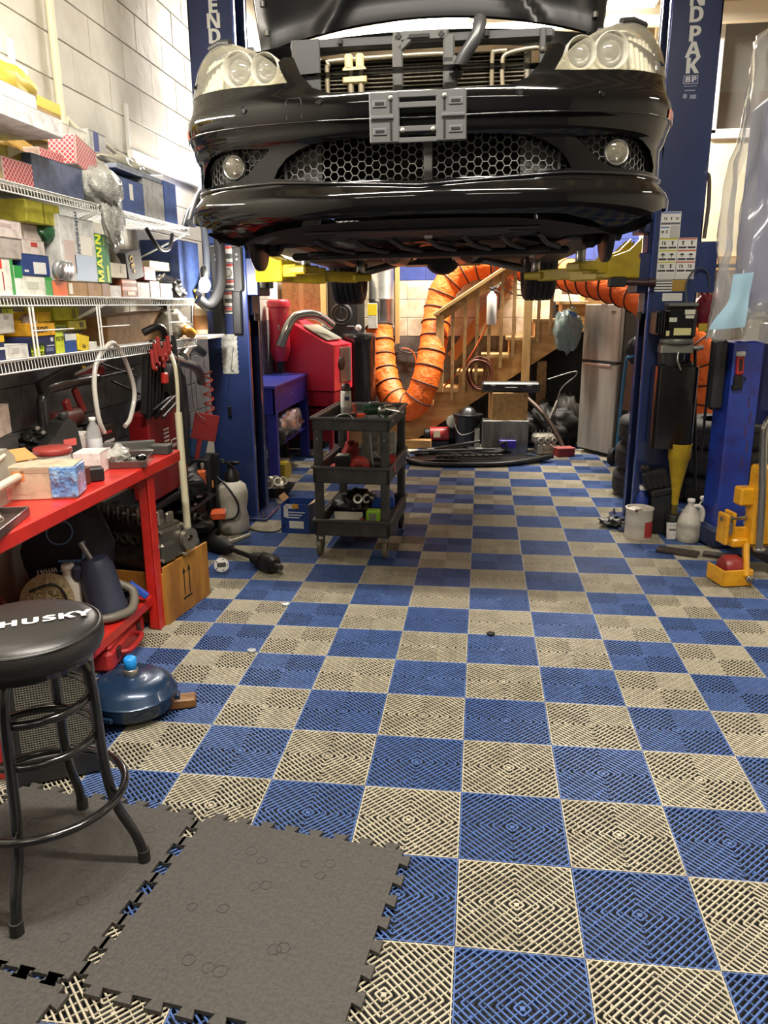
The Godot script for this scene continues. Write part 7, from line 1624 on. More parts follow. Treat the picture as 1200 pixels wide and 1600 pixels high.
func back_left() -> void:
	# blue bench with a deep apron
	var bl := mat("2b31a0", 0.4, 0, {"coat": 0.3, "noise": ["252a8a", 5.0, 0.3]})
	var o := thing("blue_bench", "bright blue steel bench with a deep apron behind the lift column", "bench", V(-1.86, 0, -5.45))
	obj("bench_top", S.new().box(V(0, 0.82, 0), V(0.40, 0.025, 1.32), 0.004), mat("3f47b4", 0.35, 0, {"coat": 0.4}), o)
	obj("apron", S.new().box(V(0.18, 0.70, 0), V(0.02, 0.22, 1.28), 0.003).box(V(0, 0.70, 0.63), V(0.38, 0.22, 0.02), 0.003), bl, o)
	for q in [[0.15, 0.60], [-0.15, 0.60], [0.15, -0.60], [-0.15, -0.60]]: obj("leg", S.new().box(V(q[0], 0.30, q[1]), V(0.09, 0.60, 0.06), 0.004), bl, o)
	obj("under_shelf", S.new().box(V(0, 0.30, 0), V(0.36, 0.02, 1.2), 0.003), bl, o)
	obj("scratches", S.new().box(V(0.1903, 0.70, 0.12), V(0.001, 0.04, 0.006)).box(V(0.1903, 0.71, 0.05), V(0.001, 0.008, 0.06)), mat("8a8ec8", 0.5), o)
	tag(obj("wrapped_part", crumple(V(-1.78, 0.43, -5.45), V(0.16, 0.13, 0.42), 81, 0.45), mat("9a8d88", 0.2, 0, {"alpha": 0.8, "coat": 0.8})), "machine part wrapped in clear plastic under the blue bench", "part")
	tag(obj("cast_housing", S.new().at(V(-1.72, 0.37, -4.98), V(70, 20, 0)).lathe([Vector2(0.02, -0.03), Vector2(0.07, -0.03), Vector2(0.09, 0.0), Vector2(0.06, 0.03), Vector2(0.02, 0.03)], 14), mat("2e2b28", 0.45, 0.5)), "dark cast housing at the near end under the blue bench", "part")
	var yb := thing("yellow_bin", "yellow open-front parts bin on the floor under the blue bench", "bin", V(-1.70, 0, -5.05))
	obj("bin_body", S.new().at(Vector3.ZERO, V(0, 90, 0)).prism(V2([-0.12, 0, 0.12, 0, 0.13, 0.08, 0.05, 0.14, -0.12, 0.14]), -0.06, 0.06), mat("b5a01e", 0.45), yb)
	obj("bin_lip", S.new().box(V(0, 0.145, 0.08), V(0.13, 0.012, 0.02), 0.003), mat("c9b42a", 0.45), yb)
	var bs := thing("bearing_basket", "shallow basket of pale bearing rings by the column foot", "basket", V(-1.56, 0.0, -4.35))
	obj("basket", S.new().lathe([Vector2(0, 0.01), Vector2(0.09, 0.012), Vector2(0.14, 0.09), Vector2(0.145, 0.095), Vector2(0.135, 0.092)], 24), mat("2a2724", 0.5), bs)
	for k in 8: obj("bearing_ring", S.new().at(V(-0.05 + 0.035 * (k % 4), 0.10 + 0.03 * (k / 4), 0.04 - 0.03 * (k % 3)), V(60 + 9 * k, 33 * k, 0)).lathe([Vector2(0.022, -0.012), Vector2(0.036, -0.012), Vector2(0.036, 0.012), Vector2(0.022, 0.012), Vector2(0.022, -0.012)], 16), mat("cfc8b8", 0.35, 0.4), bs)
	# sandblast cabinet
	var red := mat("c4283a", 0.38, 0, {"coat": 0.3})
	var c := thing("blast_cabinet", "red sandblasting cabinet with a sloping front against the back left", "cabinet", V(-1.66, 0, -6.28), V(0, -14, 0))
	obj("cabinet_shell", S.new().prism(V2([-0.30, 0.66, 0.34, 0.66, 0.34, 1.10, 0.24, 1.13, -0.20, 1.36, -0.30, 1.36]), -0.22, 0.22), red, c)
	obj("hopper", S.new().box(V(0.06, 0.58, 0), V(0.54, 0.16, 0.40), 0.01), mat("a51e30", 0.4), c)
	obj("stand", S.new().box(V(0.28, 0.28, 0.18), V(0.04, 0.56, 0.04)).box(V(-0.24, 0.28, 0.18), V(0.04, 0.56, 0.04)).box(V(0.28, 0.28, -0.18), V(0.04, 0.56, 0.04)).box(V(-0.24, 0.28, -0.18), V(0.04, 0.56, 0.04)).box(V(0.02, 0.30, 0.17), V(0.5, 0.30, 0.01)).box(V(0.02, 0.46, 0), V(0.56, 0.03, 0.4)), mat("86182a", 0.45), c)
	obj("sight_window", S.new().at(V(0.03, 1.255, 0), V(0, 0, -27.5)).box(V(0.1, 0.006, 0), V(0.3, 0.016, 0.34), 0.004), mat("8d8c7e", 0.15, 0.2), c)
	obj("side_glove_port", S.new().at(V(0.342, 0.92, 0.05), V(0, 0, 90)).cyl(Vector3.ZERO, 0.07, 0.02, 20, 0.004), mat("151515", 0.5), c)
	obj("door_frame", S.new().box(V(0.344, 0.9, -0.05), V(0.012, 0.34, 0.26), 0.004), mat("7d7c78", 0.3, 0.6), c)
	obj("hinge", S.new().box(V(-0.22, 1.18, 0.225), V(0.05, 0.03, 0.012), 0.003).ball(V(-0.19, 1.30, 0.225), V(0.018, 0.018, 0.012), 8), mat("a8a6a0", 0.3, 0.8), c)
	obj("blue_glove", crumple(V(-0.10, 1.36, 0.06), V(0.06, 0.03, 0.05), 83, 0.5), mat("3f7fae", 0.6), c)
	# dust collector can and its bright elbow
	var dc := thing("dust_collector", "red dust collector can with a cone bottom beside the blast cabinet", "dust collector", V(-1.91, 0, -5.98))
	obj("can", S.new().lathe([Vector2(0, 1.53), Vector2(0.09, 1.53), Vector2(0.112, 1.51), Vector2(0.112, 1.46), Vector2(0.098, 1.45), Vector2(0.098, 1.12), Vector2(0.10, 1.05), Vector2(0.06, 0.95), Vector2(0, 0.95)], 28), red, dc)
	obj("support_post", S.new().box(V(0, 0.48, 0), V(0.06, 0.95, 0.06)), mat("191919", 0.5), dc)
	obj("clasp", S.new().box(V(0.02, 1.27, 0.10), V(0.012, 0.05, 0.012), 0.003), mat("b5b3ab", 0.3, 0.8), dc)
	tag(obj("bright_elbow_pipe", S.new().tube(curve([V(-1.86, 1.10, -5.80), V(-1.80, 1.25, -5.82), V(-1.74, 1.36, -5.88), V(-1.64, 1.39, -5.98), V(-1.54, 1.37, -6.08), V(-1.44, 1.28, -6.22)], 7), 0.045, 16), mat("a3a199", 0.2, 0.85)), "bright bent steel pipe arching over the blast cabinet", "pipe")
	carton("cardboard_box", "large taped cardboard box stacked behind the dust collector", "box", V(-1.80, 1.52, -6.66), V(0.40, 0.50, 0.34), Vector3.ZERO, "b98a52", [["e", 0.0, 0.0, 0.12, 1.0, "c9a068", ""]])
	tag(obj("box_support", S.new().box(V(-1.80, 0.635, -6.66), V(0.42, 1.27, 0.36), 0.01), mat("232323", 0.7)), "dark storage cupboard under the large cardboard box", "cupboard")
	# black tote stack and coiled cable behind
	var bt := thing("black_locker", "tall black moulded locker beside the metal duct", "locker", V(-1.42, 0, -6.98))
	obj("locker_body", S.new().box(V(0, 0.90, 0), V(0.34, 1.80, 0.40), 0.02), mat("151516", 0.5), bt)
	obj("coil_emblem", S.new().at(V(-0.02, 1.38, 0.205), V(90, 0, 0)).lathe([Vector2(0.05, 0), Vector2(0.07, 0.012), Vector2(0.09, 0), Vector2(0.10, 0.012), Vector2(0.12, 0)], 26), mat("2c2d2e", 0.5), bt)
	obj("hung_cable", S.new().tube(curve([V(-0.02, 1.6, 0.22), V(-0.03, 1.45, 0.22), V(-0.02, 1.38, 0.22)], 4), 0.008, 6), mat("0f0f0f", 0.5), bt)
	var dr := thing("black_drum", "large glossy black drum standing behind the blast cabinet", "drum", V(-1.24, 0, -6.62))
	obj("drum_body", S.new().lathe([Vector2(0, 0.30), Vector2(0.17, 0.30), Vector2(0.18, 0.34), Vector2(0.18, 1.12), Vector2(0.19, 1.15), Vector2(0.17, 1.19), Vector2(0, 1.21)], 28), mat("111112", 0.25, 0, {"coat": 0.6}), dr)
	obj("drum_stand", S.new().box(V(0, 0.15, 0), V(0.34, 0.30, 0.34), 0.01), mat("8d6b40", 0.6), dr)
	obj("gauge", S.new().at(V(0.02, 1.25, 0.12), V(90, 0, 0)).cyl(Vector3.ZERO, 0.03, 0.03, 18, 0.003), mat("dcdad4", 0.4), dr)
	obj("valve", S.new().box(V(-0.06, 1.25, 0.12), V(0.08, 0.04, 0.05), 0.008), mat("1a1817", 0.5), dr)
	carton("warning_box", "slim box with a yellow upper half hung beside the metal duct", "box", V(-1.13, 1.36, -6.93), V(0.10, 0.26, 0.05), Vector3.ZERO, "c9c6bc", [["e", 0, 0.25, 1.0, 0.45, "e0c81e", ""]])

func ringed(called: String, label: String, path: Array, r: float, gap: float) -> void:
	var o := thing(called, label, "duct", Vector3.ZERO)
	var fine := curve(path, 14)
	# even spacing along the path
	var pts := [fine[0]]; var acc := 0.0; var step := gap / 8.0
	for i in range(1, fine.size()):
		var a: Vector3 = fine[i - 1]; var b: Vector3 = fine[i]
		var l := a.distance_to(b); var s := 0.0
		while acc + (l - s) >= step:
			s += step - acc; acc = 0.0
			pts.append(a.lerp(b, s / l))
		acc += l - s
	var rr := []
	for i in pts.size(): rr.append(r * (1.0 - 0.055 * pow(sin(PI * (i % 8) / 8.0), 2.0) + 0.012 * sin(i * 2.1)))
	obj("fabric_sleeve", S.new().tube(pts, rr, 28, false), mat("f07020", 0.55, 0, {"back": "7a2c08", "bump": [0.7, 26], "noise": ["e05f12", 8.0, 0.3]}), o)
	for i in range(0, pts.size(), 8):
		var d: Vector3 = (pts[mini(i + 1, pts.size() - 1)] - pts[maxi(i - 1, 0)]).normalized()
		var u := d.cross(V(0.3, 0.2, 1)).normalized(); var w := d.cross(u)
		var ring := []
		for k in 24: ring.append(pts[i] + (u * cos(TAU * k / 24) + w * sin(TAU * k / 24)) * r * 1.015 + d * 0.018 * sin(TAU * k / 24))
		obj("wire_ring", S.new().tube(ring, 0.0075, 6, false, true), mat("1c100c", 0.6), o)

func ducting() -> void:
	var m := thing("metal_duct", "galvanised round duct coming down the back wall", "duct", V(-1.06, 1.22, -7.12))
	obj("pipe", S.new().lathe([Vector2(0.125, 0), Vector2(0.135, 0.005), Vector2(0.135, 0.30), Vector2(0.139, 0.305), Vector2(0.139, 0.32), Vector2(0.135, 0.325), Vector2(0.135, 1.5)], 32), mat("b2b0aa", 0.28, 0.85, {"noise": ["9a9892", 6.0, 0.3]}), m)
	obj("clamp_band", S.new().lathe([Vector2(0.137, 0.01), Vector2(0.142, 0.015), Vector2(0.142, 0.035), Vector2(0.137, 0.04)], 32), mat("cfcdc6", 0.25, 0.9), m)
	ringed("orange_duct", "orange ribbed ventilation duct hanging in a loop by the stairs", [V(-1.08, 1.235, -7.10), V(-1.06, 1.05, -7.05), V(-1.02, 0.80, -6.95), V(-0.93, 0.56, -6.82), V(-0.78, 0.42, -6.72), V(-0.64, 0.48, -6.70), V(-0.54, 0.72, -6.74), V(-0.48, 1.05, -6.9), V(-0.45, 1.38, -7.08), V(-0.38, 1.64, -7.16), V(-0.20, 1.82, -7.2), V(0.05, 1.88, -7.2), V(0.4, 1.86, -7.1), V(0.75, 1.78, -6.7), V(0.98, 1.70, -6.3), V(1.15, 1.64, -6.0), V(1.34, 1.56, -5.7), V(1.50, 1.42, -5.55), V(1.70, 1.22, -5.5), V(1.88, 1.02, -5.45), V(1.93, 0.75, -5.45), V(1.90, 0.45, -5.45)], 0.15, 0.17)
	tag(obj("wall_conduit", S.new().tube([V(-0.93, 1.10, -7.37), V(-0.93, 2.6, -7.37)], 0.012, 8).tube(curve([V(-0.93, 1.12, -7.36), V(-0.88, 0.98, -7.36), V(-0.78, 0.95, -7.36), V(-0.65, 0.95, -7.36)], 5), 0.008, 8).box(V(-0.93, 1.0, -7.365), V(0.05, 0.1, 0.05), 0.006), mat("5b5148", 0.5)), "dark conduit with a small box on the back wall", "conduit")
	tag(obj("wood_batten", S.new().box(V(-0.91, 1.6, -7.36), V(0.05, 1.1, 0.03), 0.003), mat("c79d62", 0.6)), "pale wooden batten standing against the back wall beside the metal duct", "batten")
	tag(obj("extension_cord", S.new().tube(curve([V(-0.86, 1.0, -7.34), V(-0.76, 0.98, -7.33), V(-0.70, 0.88, -7.32), V(-0.68, 0.62, -7.31), V(-0.60, 0.42, -7.30), V(-0.35, 0.62, -7.0), V(-0.1, 0.92, -6.82), V(0.06, 1.22, -6.81), V(0.10, 1.4, -6.81)], 8), 0.009, 8), mat("d8602a", 0.45)), "orange extension cord looped from the wall to the stair rail", "cord")

func stairs() -> void:
	var o := thing("staircase", "unpainted timber staircase with railing rising along the back wall", "stairs", V(0, 0, -6.85))
	var pine := mat("d3a465", 0.55, 0, {"noise": ["b88545", 9.0, 0.4], "stretch": V(0.25, 1, 1)})
	var pine2 := mat("dcb67c", 0.55, 0, {"noise": ["c29858", 9.0, 0.4], "stretch": V(1, 0.2, 1), "seed": 4})
	var run := 0.26; var rise := 0.18
	# sawtooth stringers, front and back
	var top := PackedVector2Array()
	for n in range(-3, 6):
		var x := -0.20 + run * n; var y := 0.745 + rise * n
		top.append(Vector2(x, y - rise if n > -3 else 0.02)); top.append(Vector2(x, y)); top.append(Vector2(x + run, y))
	var poly := PackedVector2Array()
	for p in top: poly.append(p)
	poly.append(Vector2(-0.20 + run * 6, 0.745 + rise * 5 - 0.25))
	poly.append(Vector2(-0.70, 0.02))
	for z in [-0.02, -0.55]: obj("stringer", S.new().prism(poly, z - 0.02, z + 0.02), pine, o)
	for n in range(-3, 6):
		var x := -0.20 + run * n; var y := 0.745 + rise * n
		obj("tread", S.new().box(V(x + run / 2 - 0.015, y + 0.019, -0.285), V(run + 0.03, 0.036, 0.60), 0.004), pine2, o)
		obj("riser", S.new().box(V(x + 0.01, y - rise / 2 + 0.018, -0.285), V(0.018, rise - 0.036, 0.48)), pine, o)
	# posts, rail, balusters
	obj("newel_post", S.new().box(V(-0.405, 0.97, 0.035), V(0.085, 0.80, 0.04), 0.004), pine2, o)
	obj("rail_post", S.new().box(V(0.495, 1.15, 0.035), V(0.085, 0.95, 0.04), 0.004), pine2, o)
	obj("prop_post", S.new().box(V(0.67, 0.45, -0.1), V(0.10, 0.88, 0.06), 0.004), mat("96703c", 0.6, 0, {"noise": ["6f4f26", 9.0, 0.4]}), o)
	obj("hand_rail", S.new().bar(V(-0.47, 1.365, 0.03), V(0.95, 2.285, 0.03), 0.09, 0.04, 0.006), mat("c09a5e", 0.5), o)
	obj("rail_board", S.new().bar(V(-0.40, 1.35, 0.02), V(0.95, 2.225, 0.02), 0.025, 0.09, 0.003), pine, o)
	for k in 9:
		var x := -0.27 + k * 0.125
		if absf(x - 0.495) < 0.06: continue
		var y1 := 1.41 + (x + 0.40) * 0.648
		var y0 := 0.40 + (x + 0.20) * 0.692 + 0.13
		obj("baluster", S.new().box(V(x, (y0 + y1) / 2, 0.03), V(0.034, y1 - y0, 0.034), 0.003), mat("b08a58", 0.55, 0, {"noise": ["8d6a3c", 9.0, 0.4]}), o)
	obj("wall_rail", S.new().bar(V(-0.30, 0.9, -0.50), V(0.35, 1.75, -0.50), 0.04, 0.12, 0.004), mat("a06a3c", 0.55), o)
	# extinguisher hung on the rail
	var e := thing("fire_extinguisher", "white fire extinguisher hung on the stair railing", "extinguisher", V(0.125, 1.27, -6.755))
	obj("cylinder", S.new().lathe([Vector2(0, 0), Vector2(0.045, 0), Vector2(0.052, 0.012), Vector2(0.052, 0.27), Vector2(0.042, 0.30), Vector2(0.018, 0.32), Vector2(0.018, 0.335)], 22), mat("dfdcd4", 0.35), e)
	obj("handle", S.new().box(V(0.01, 0.365, 0), V(0.08, 0.016, 0.02), 0.003).box(V(0.0, 0.345, 0), V(0.035, 0.03, 0.025), 0.004).bar(V(0.02, 0.37, 0), V(0.08, 0.41, 0), 0.018, 0.008, 0.002), mat("1b1b1b", 0.4), e)
	obj("hose", S.new().tube(curve([V(0.02, 0.34, 0.02), V(0.075, 0.3, 0.02), V(0.07, 0.15, 0.02)], 5), 0.008, 6), mat("191919", 0.5), e)
	# coil of brown hose on the balusters
	var coil := thing("hose_coil", "coil of brown hose hung on the lower balusters", "hose", V(-0.02, 0.78, -6.775))
	for k in 7:
		var r := 0.10 + 0.008 * (k % 4)
		var ring := []
		for i in 30: ring.append(V(0.03 + cos(TAU * i / 30) * r * (0.95 + 0.06 * (k % 3)) + 0.012 * (k - 3), sin(TAU * i / 30) * (r + 0.04) - 0.012 * (k % 3), 0.012 * (k % 3)))
		obj("hose_turn", S.new().tube(ring, 0.0085, 6, false, true), mat("6a3826", 0.45), coil)
	# bag, fan guard, boxes on the upper steps
	var bg := thing("plastic_bag", "grey-green plastic bag hanging by a string near the fridge", "bag", V(0.875, 1.10, -6.50))
	obj("bag_body", crumple(V(0, 0.13, 0), V(0.125, 0.20, 0.08), 91, 0.45), mat("6d7d78", 0.25, 0, {"alpha": 0.9, "coat": 0.6}), bg)
	obj("blue_panel", S.new().at(V(0.03, 0.28, 0.06), V(0, 0, -25)).box(Vector3.ZERO, V(0.09, 0.03, 0.004)), mat("3c5f9c", 0.5), bg)
	obj("yellow_band", S.new().at(V(0.04, 0.31, 0.05), V(0, 0, -25)).box(Vector3.ZERO, V(0.10, 0.018, 0.004)), mat("c0a838", 0.5), bg)
	obj("string", S.new().tube(curve([V(0.04, 0.3, 0), V(0.0, 0.42, 0), V(-0.06, 0.62, 0.02)], 4), 0.006, 6), mat("1b1b1b", 0.5), bg)
	var f := thing("fan_guard", "round wire fan guard standing on the upper stairs behind the wheel", "fan", V(0.44, 1.86, -7.02))
	for k in 5:
		var ring := []
		var r := 0.30 - 0.055 * k
		for i in 36: ring.append(V(cos(TAU * i / 36) * r, sin(TAU * i / 36) * r, 0.012 * k))
		obj("guard_ring", S.new().tube(ring, 0.004 if k else 0.008, 6, false, true), mat("3c3a38", 0.4, 0.5), f)
	for k in 8: obj("guard_spoke", S.new().rod(V(cos(k * PI / 4) * 0.05, sin(k * PI / 4) * 0.05, 0.05), V(cos(k * PI / 4) * 0.30, sin(k * PI / 4) * 0.30, 0.0), 0.003, 5), mat("3c3a38", 0.4, 0.5), f)
	obj("fan_motor", S.new().at(V(0, 0, 0.0), V(90, 0, 0)).cyl(Vector3.ZERO, 0.07, 0.08, 18, 0.01), mat("1d1d1d", 0.5), f)
	carton("brown_carton", "brown carton high on the stairs behind the grey-green bag", "box", V(0.98, 1.70, -7.0), V(0.22, 0.26, 0.24), V(0, 10, 0), "8f6238", [])
	tag(obj("propped_board", S.new().box(V(1.02, 0.75, -7.25), V(0.5, 1.5, 0.02), 0.003), mat("221f1d", 0.8)), "dark board propped under the stairs beside the fridge", "board")
	tag(obj("paint_roller", S.new().tube(curve([V(0.72, 0.72, -6.72), V(0.98, 0.80, -6.72), V(1.0, 0.76, -6.72), V(0.86, 0.62, -6.72), V(0.82, 0.42, -6.72), V(0.79, 0.30, -6.72)], 6), 0.007, 6), mat("8d8b86", 0.35, 0.7)), "bent wire paint roller frame hung under the stairs", "roller")

func back_floor() -> void:
	var bk := mat("141414", 0.5); var steel := mat("9b988f", 0.3, 0.8)
	# removed bumper lying on the tiles
	var b := thing("bumper_cover", "black plastic bumper cover lying on the tiles under the stairs", "bumper", V(-0.02, 0, -5.95), V(0, 10, 0))
	obj("shell", S.new().grid(40, 10, func(u, v):
		var x := lerpf(-0.66, 0.72, u); var k := x / 0.70
		var w := 0.46 * (1.0 - 0.75 * k * k)
		return V(x, 0.02 + 0.05 * (1 - k * k) * (1.0 - absf(v - 0.25)) + 0.02 * sin(u * 9.0), 0.28 - w * v * 1.2 - 0.12 * k * k)), mat("131314", 0.35, 0, {"coat": 0.2}), b)
	obj("lower_lip", S.new().tube(curve([V(-0.68, 0.05, 0.08), V(-0.50, 0.03, 0.24), V(-0.1, 0.025, 0.30), V(0.3, 0.03, 0.28), V(0.75, 0.055, 0.10)], 8), 0.025, 8), mat("0f0f10", 0.4), b)
	obj("cross_tube", S.new().rod(V(-0.50, 0.11, 0.02), V(0.2, 0.12, 0.04), 0.011, 8).rod(V(-0.66, 0.09, 0.02), V(0.1, 0.15, -0.25), 0.014, 8), mat("4a4a4a", 0.4, 0.4), b)
	for k in 10: obj("grille_slat", S.new().at(V(-0.36 + k * 0.065, 0.085, 0.16), V(0, 18, 0)).box(Vector3.ZERO, V(0.05, 0.02, 0.05), 0.004), mat("262626", 0.45), b)
	for x in [-0.42, 0.05]: obj("foil_tape", S.new().box(V(x, 0.125, 0.03), V(0.07, 0.022, 0.03), 0.004), mat("c2c1bb", 0.3, 0.6), b)
	obj("stay_arm", S.new().bar(V(-0.62, 0.06, 0.12), V(-0.68, 0.16, -0.06), 0.03, 0.02, 0.004), bk, b)
	obj("rear_mesh", crumple(V(-0.1, 0.05, -0.18), V(0.45, 0.05, 0.12), 95, 0.5), mat("18181a", 0.6), b)
	# steel box with a purple nailer, carton and long black case stacked
	var mb := thing("steel_box", "brushed steel box standing on the floor under the stairs", "box", V(0.29, 0, -6.50), V(0, 4, 0))
	obj("box_body", S.new().box(V(0, 0.165, 0), V(0.46, 0.33, 0.22), 0.004), mat("8f8b83", 0.35, 0.75, {"noise": ["6f6b63", 10.0, 0.4], "stretch": V(1, 0.2, 1)}), mb)
	obj("rim", S.new().box(V(0, 0.328, 0.108), V(0.465, 0.012, 0.012), 0.002), mat("b8b5ac", 0.3, 0.8), mb)
	var pn := thing("purple_clamp", "purple plastic clamp leaning on the steel box", "clamp", V(0.32, 0, -6.36))
	obj("plate", S.new().box(V(0, 0.10, 0), V(0.17, 0.08, 0.02), 0.004), mat("3a2a9c", 0.42), pn)
	obj("jaw", S.new().tube(curve([V(-0.07, 0.0, 0.02), V(-0.07, 0.10, 0.02), V(-0.02, 0.12, 0.02), V(-0.01, 0.0, 0.03)], 4), 0.013, 8), bk, pn)
	carton("cardboard_box", "plain cardboard carton standing on the steel box under the stairs", "box", V(0.315, 0.472, -6.55), V(0.36, 0.28, 0.26), V(0, 8, 0), "b58c55", [["e", 0, 0.38, 0.2, 0.03, "7d5c34", ""], ["e", 0.42, 0.38, 0.08, 0.12, "7d5c34", ""]])
	var lc := thing("long_case", "long black plastic case lying on the cardboard carton", "case", V(0.335, 0.613, -6.52), V(0, 2, 0))
	obj("case_body", S.new().box(V(0, 0.05, 0), V(0.58, 0.10, 0.18), 0.018), mat("2c2d2c", 0.45), lc)
	obj("lid_seam", S.new().box(V(0, 0.062, 0.0905), V(0.55, 0.006, 0.003)), mat("101010", 0.6), lc)
	for x in [-0.18, 0.18]: obj("latch", S.new().box(V(x, 0.055, 0.092), V(0.05, 0.04, 0.008), 0.002), mat("3c3d3c", 0.45), lc)
	obj("handle", S.new().tube(curve([V(-0.06, 0.05, 0.09), V(-0.05, 0.05, 0.115), V(0.05, 0.05, 0.115), V(0.06, 0.05, 0.09)], 4), 0.008, 6), mat("202120", 0.45), lc)
	# bucket, torch, red cutter
	var bu := thing("black_bucket", "black lidded bucket with a white label beside the steel box", "bucket", V(-0.09, 0, -6.66))
	obj("pail", S.new().lathe([Vector2(0, 0), Vector2(0.13, 0), Vector2(0.15, 0.33), Vector2(0.156, 0.335), Vector2(0.156, 0.36), Vector2(0, 0.365)], 28), mat("121212", 0.4), bu)
	obj("lid_knob", S.new().lathe([Vector2(0.09, 0.36), Vector2(0.06, 0.42), Vector2(0.02, 0.44), Vector2(0, 0.44)], 20), mat("1d1d1d", 0.35), bu)
	obj("bail", S.new().tube(curve([V(-0.15, 0.30, 0.02), V(-0.08, 0.17, 0.14), V(0.06, 0.2, 0.15), V(0.15, 0.30, 0.05)], 6), 0.004, 6), mat("8d8b84", 0.4, 0.7), bu)
	obj("label_strip", S.new().at(V(0.10, 0.13, 0.115), V(0, 40, 0)).box(Vector3.ZERO, V(0.06, 0.2, 0.006)), mat("dddbd2", 0.5), bu)
	var rc := thing("red_motor", "red electric motor with a pale plate lying under the stair stringer", "motor", V(-0.40, 0.06, -6.76), V(0, 10, 0))
	obj("body", S.new().rod(V(-0.10, 0.07, 0), V(0.10, 0.07, 0), 0.075, 18), mat("9c2626", 0.42), rc)
	for s in [-1.0, 1.0]: obj("end_bell", S.new().rod(V(s * 0.10, 0.07, 0), V(s * 0.155, 0.07, 0), 0.06, 16), bk, rc)
	obj("plate", S.new().box(V(-0.03, 0.08, 0.076), V(0.07, 0.07, 0.004)), mat("c9bb96", 0.5), rc)
	obj("feet", S.new().box(V(0, -0.03, 0), V(0.2, 0.06, 0.12), 0.004), bk, rc)
	tag(obj("round_headlamp", S.new().at(V(-0.26, 0.27, -6.72), V(75, 20, 0)).lathe([Vector2(0.02, -0.05), Vector2(0.06, -0.02), Vector2(0.066, 0.01), Vector2(0.05, 0.012), Vector2(0, 0.008)], 22), mat("b8b4a6", 0.25, 0.7)), "small round chrome lamp wedged under the stringer", "lamp")
	tag(obj("dark_rubble", crumple(V(-0.30, 0.13, -6.98), V(0.25, 0.13, 0.12), 96, 0.5), mat("1b1918", 0.7)), "dark heap of parts behind the red motor", "parts")
	# bare engine casting and heaps by the fridge
	var en := thing("engine_casting", "bare aluminium engine casting with open bores on the tiles", "engine part", V(0.70, 0, -6.38), V(0, 14, 0))
	var al := mat("aaa59a", 0.4, 0.6, {"noise": ["7d786e", 20.0, 0.4]})
	obj("block", S.new().box(V(0, 0.06, 0), V(0.20, 0.12, 0.14), 0.02).box(V(-0.02, 0.16, -0.02), V(0.22, 0.10, 0.14), 0.025).box(V(0.09, 0.08, 0.05), V(0.08, 0.03, 0.06), 0.008), al, en)
	for k in 3: obj("bore", S.new().at(V(-0.07 + 0.07 * k, 0.15, 0.055), V(90, 0, 0)).lathe([Vector2(0.02, 0.014), Vector2(0.028, 0.014), Vector2(0.03, -0.01), Vector2(0.02, -0.01), Vector2(0.019, 0.014)], 16), mat("d0ccc0", 0.35, 0.6), en)
	for k in 6: obj("stud", S.new().cyl(V(-0.1 + 0.04 * k, 0.225, -0.02 + 0.02 * (k % 2)), 0.006, 0.04, 8), steel, en)
	tag(obj("exhaust_length", S.new().tube(curve([V(0.52, 0.52, -6.80), V(0.66, 0.40, -6.66), V(0.80, 0.22, -6.52), V(0.88, 0.06, -6.42)], 6), 0.025, 12), mat("5a4a40", 0.45, 0.5)), "rusty exhaust length leaning down beside the fridge", "pipe")
	tag(obj("steel_rod", S.new().rod(V(0.72, 0.25, -6.60), V(0.83, 0.50, -6.72), 0.016, 10), steel), "bright steel rod standing in the dark heap by the fridge", "rod")
	tag(obj("parts_heap", crumple(V(0.78, 0.20, -6.86), V(0.30, 0.21, 0.18), 97, 0.6), mat("242220", 0.55, 0.2)), "dark heap of suspension parts beside the fridge", "parts")
	tag(obj("plastic_crate", crumple(V(0.95, 0.28, -6.95), V(0.16, 0.26, 0.12), 98, 0.3), mat("3c3933", 0.6)), "grey-brown sack slumped against the fridge", "sack")
	var rb := thing("red_box", "dull red tool box on the floor at the fridge foot", "box", V(0.88, 0, -6.30), V(0, 20, 0))
	obj("body", S.new().box(V(0, 0.04, 0), V(0.18, 0.08, 0.12), 0.006), mat("7d2428", 0.45), rb)
	obj("lid_edge", S.new().box(V(0, 0.083, 0), V(0.185, 0.01, 0.125), 0.003), mat("a85a58", 0.45), rb)
	tag(obj("wood_batten", S.new().box(V(-0.62, 0.05, -6.60), V(0.30, 0.09, 0.09), 0.006), mat("a57a42", 0.6)), "short wood block on the floor before the bottom step", "block")

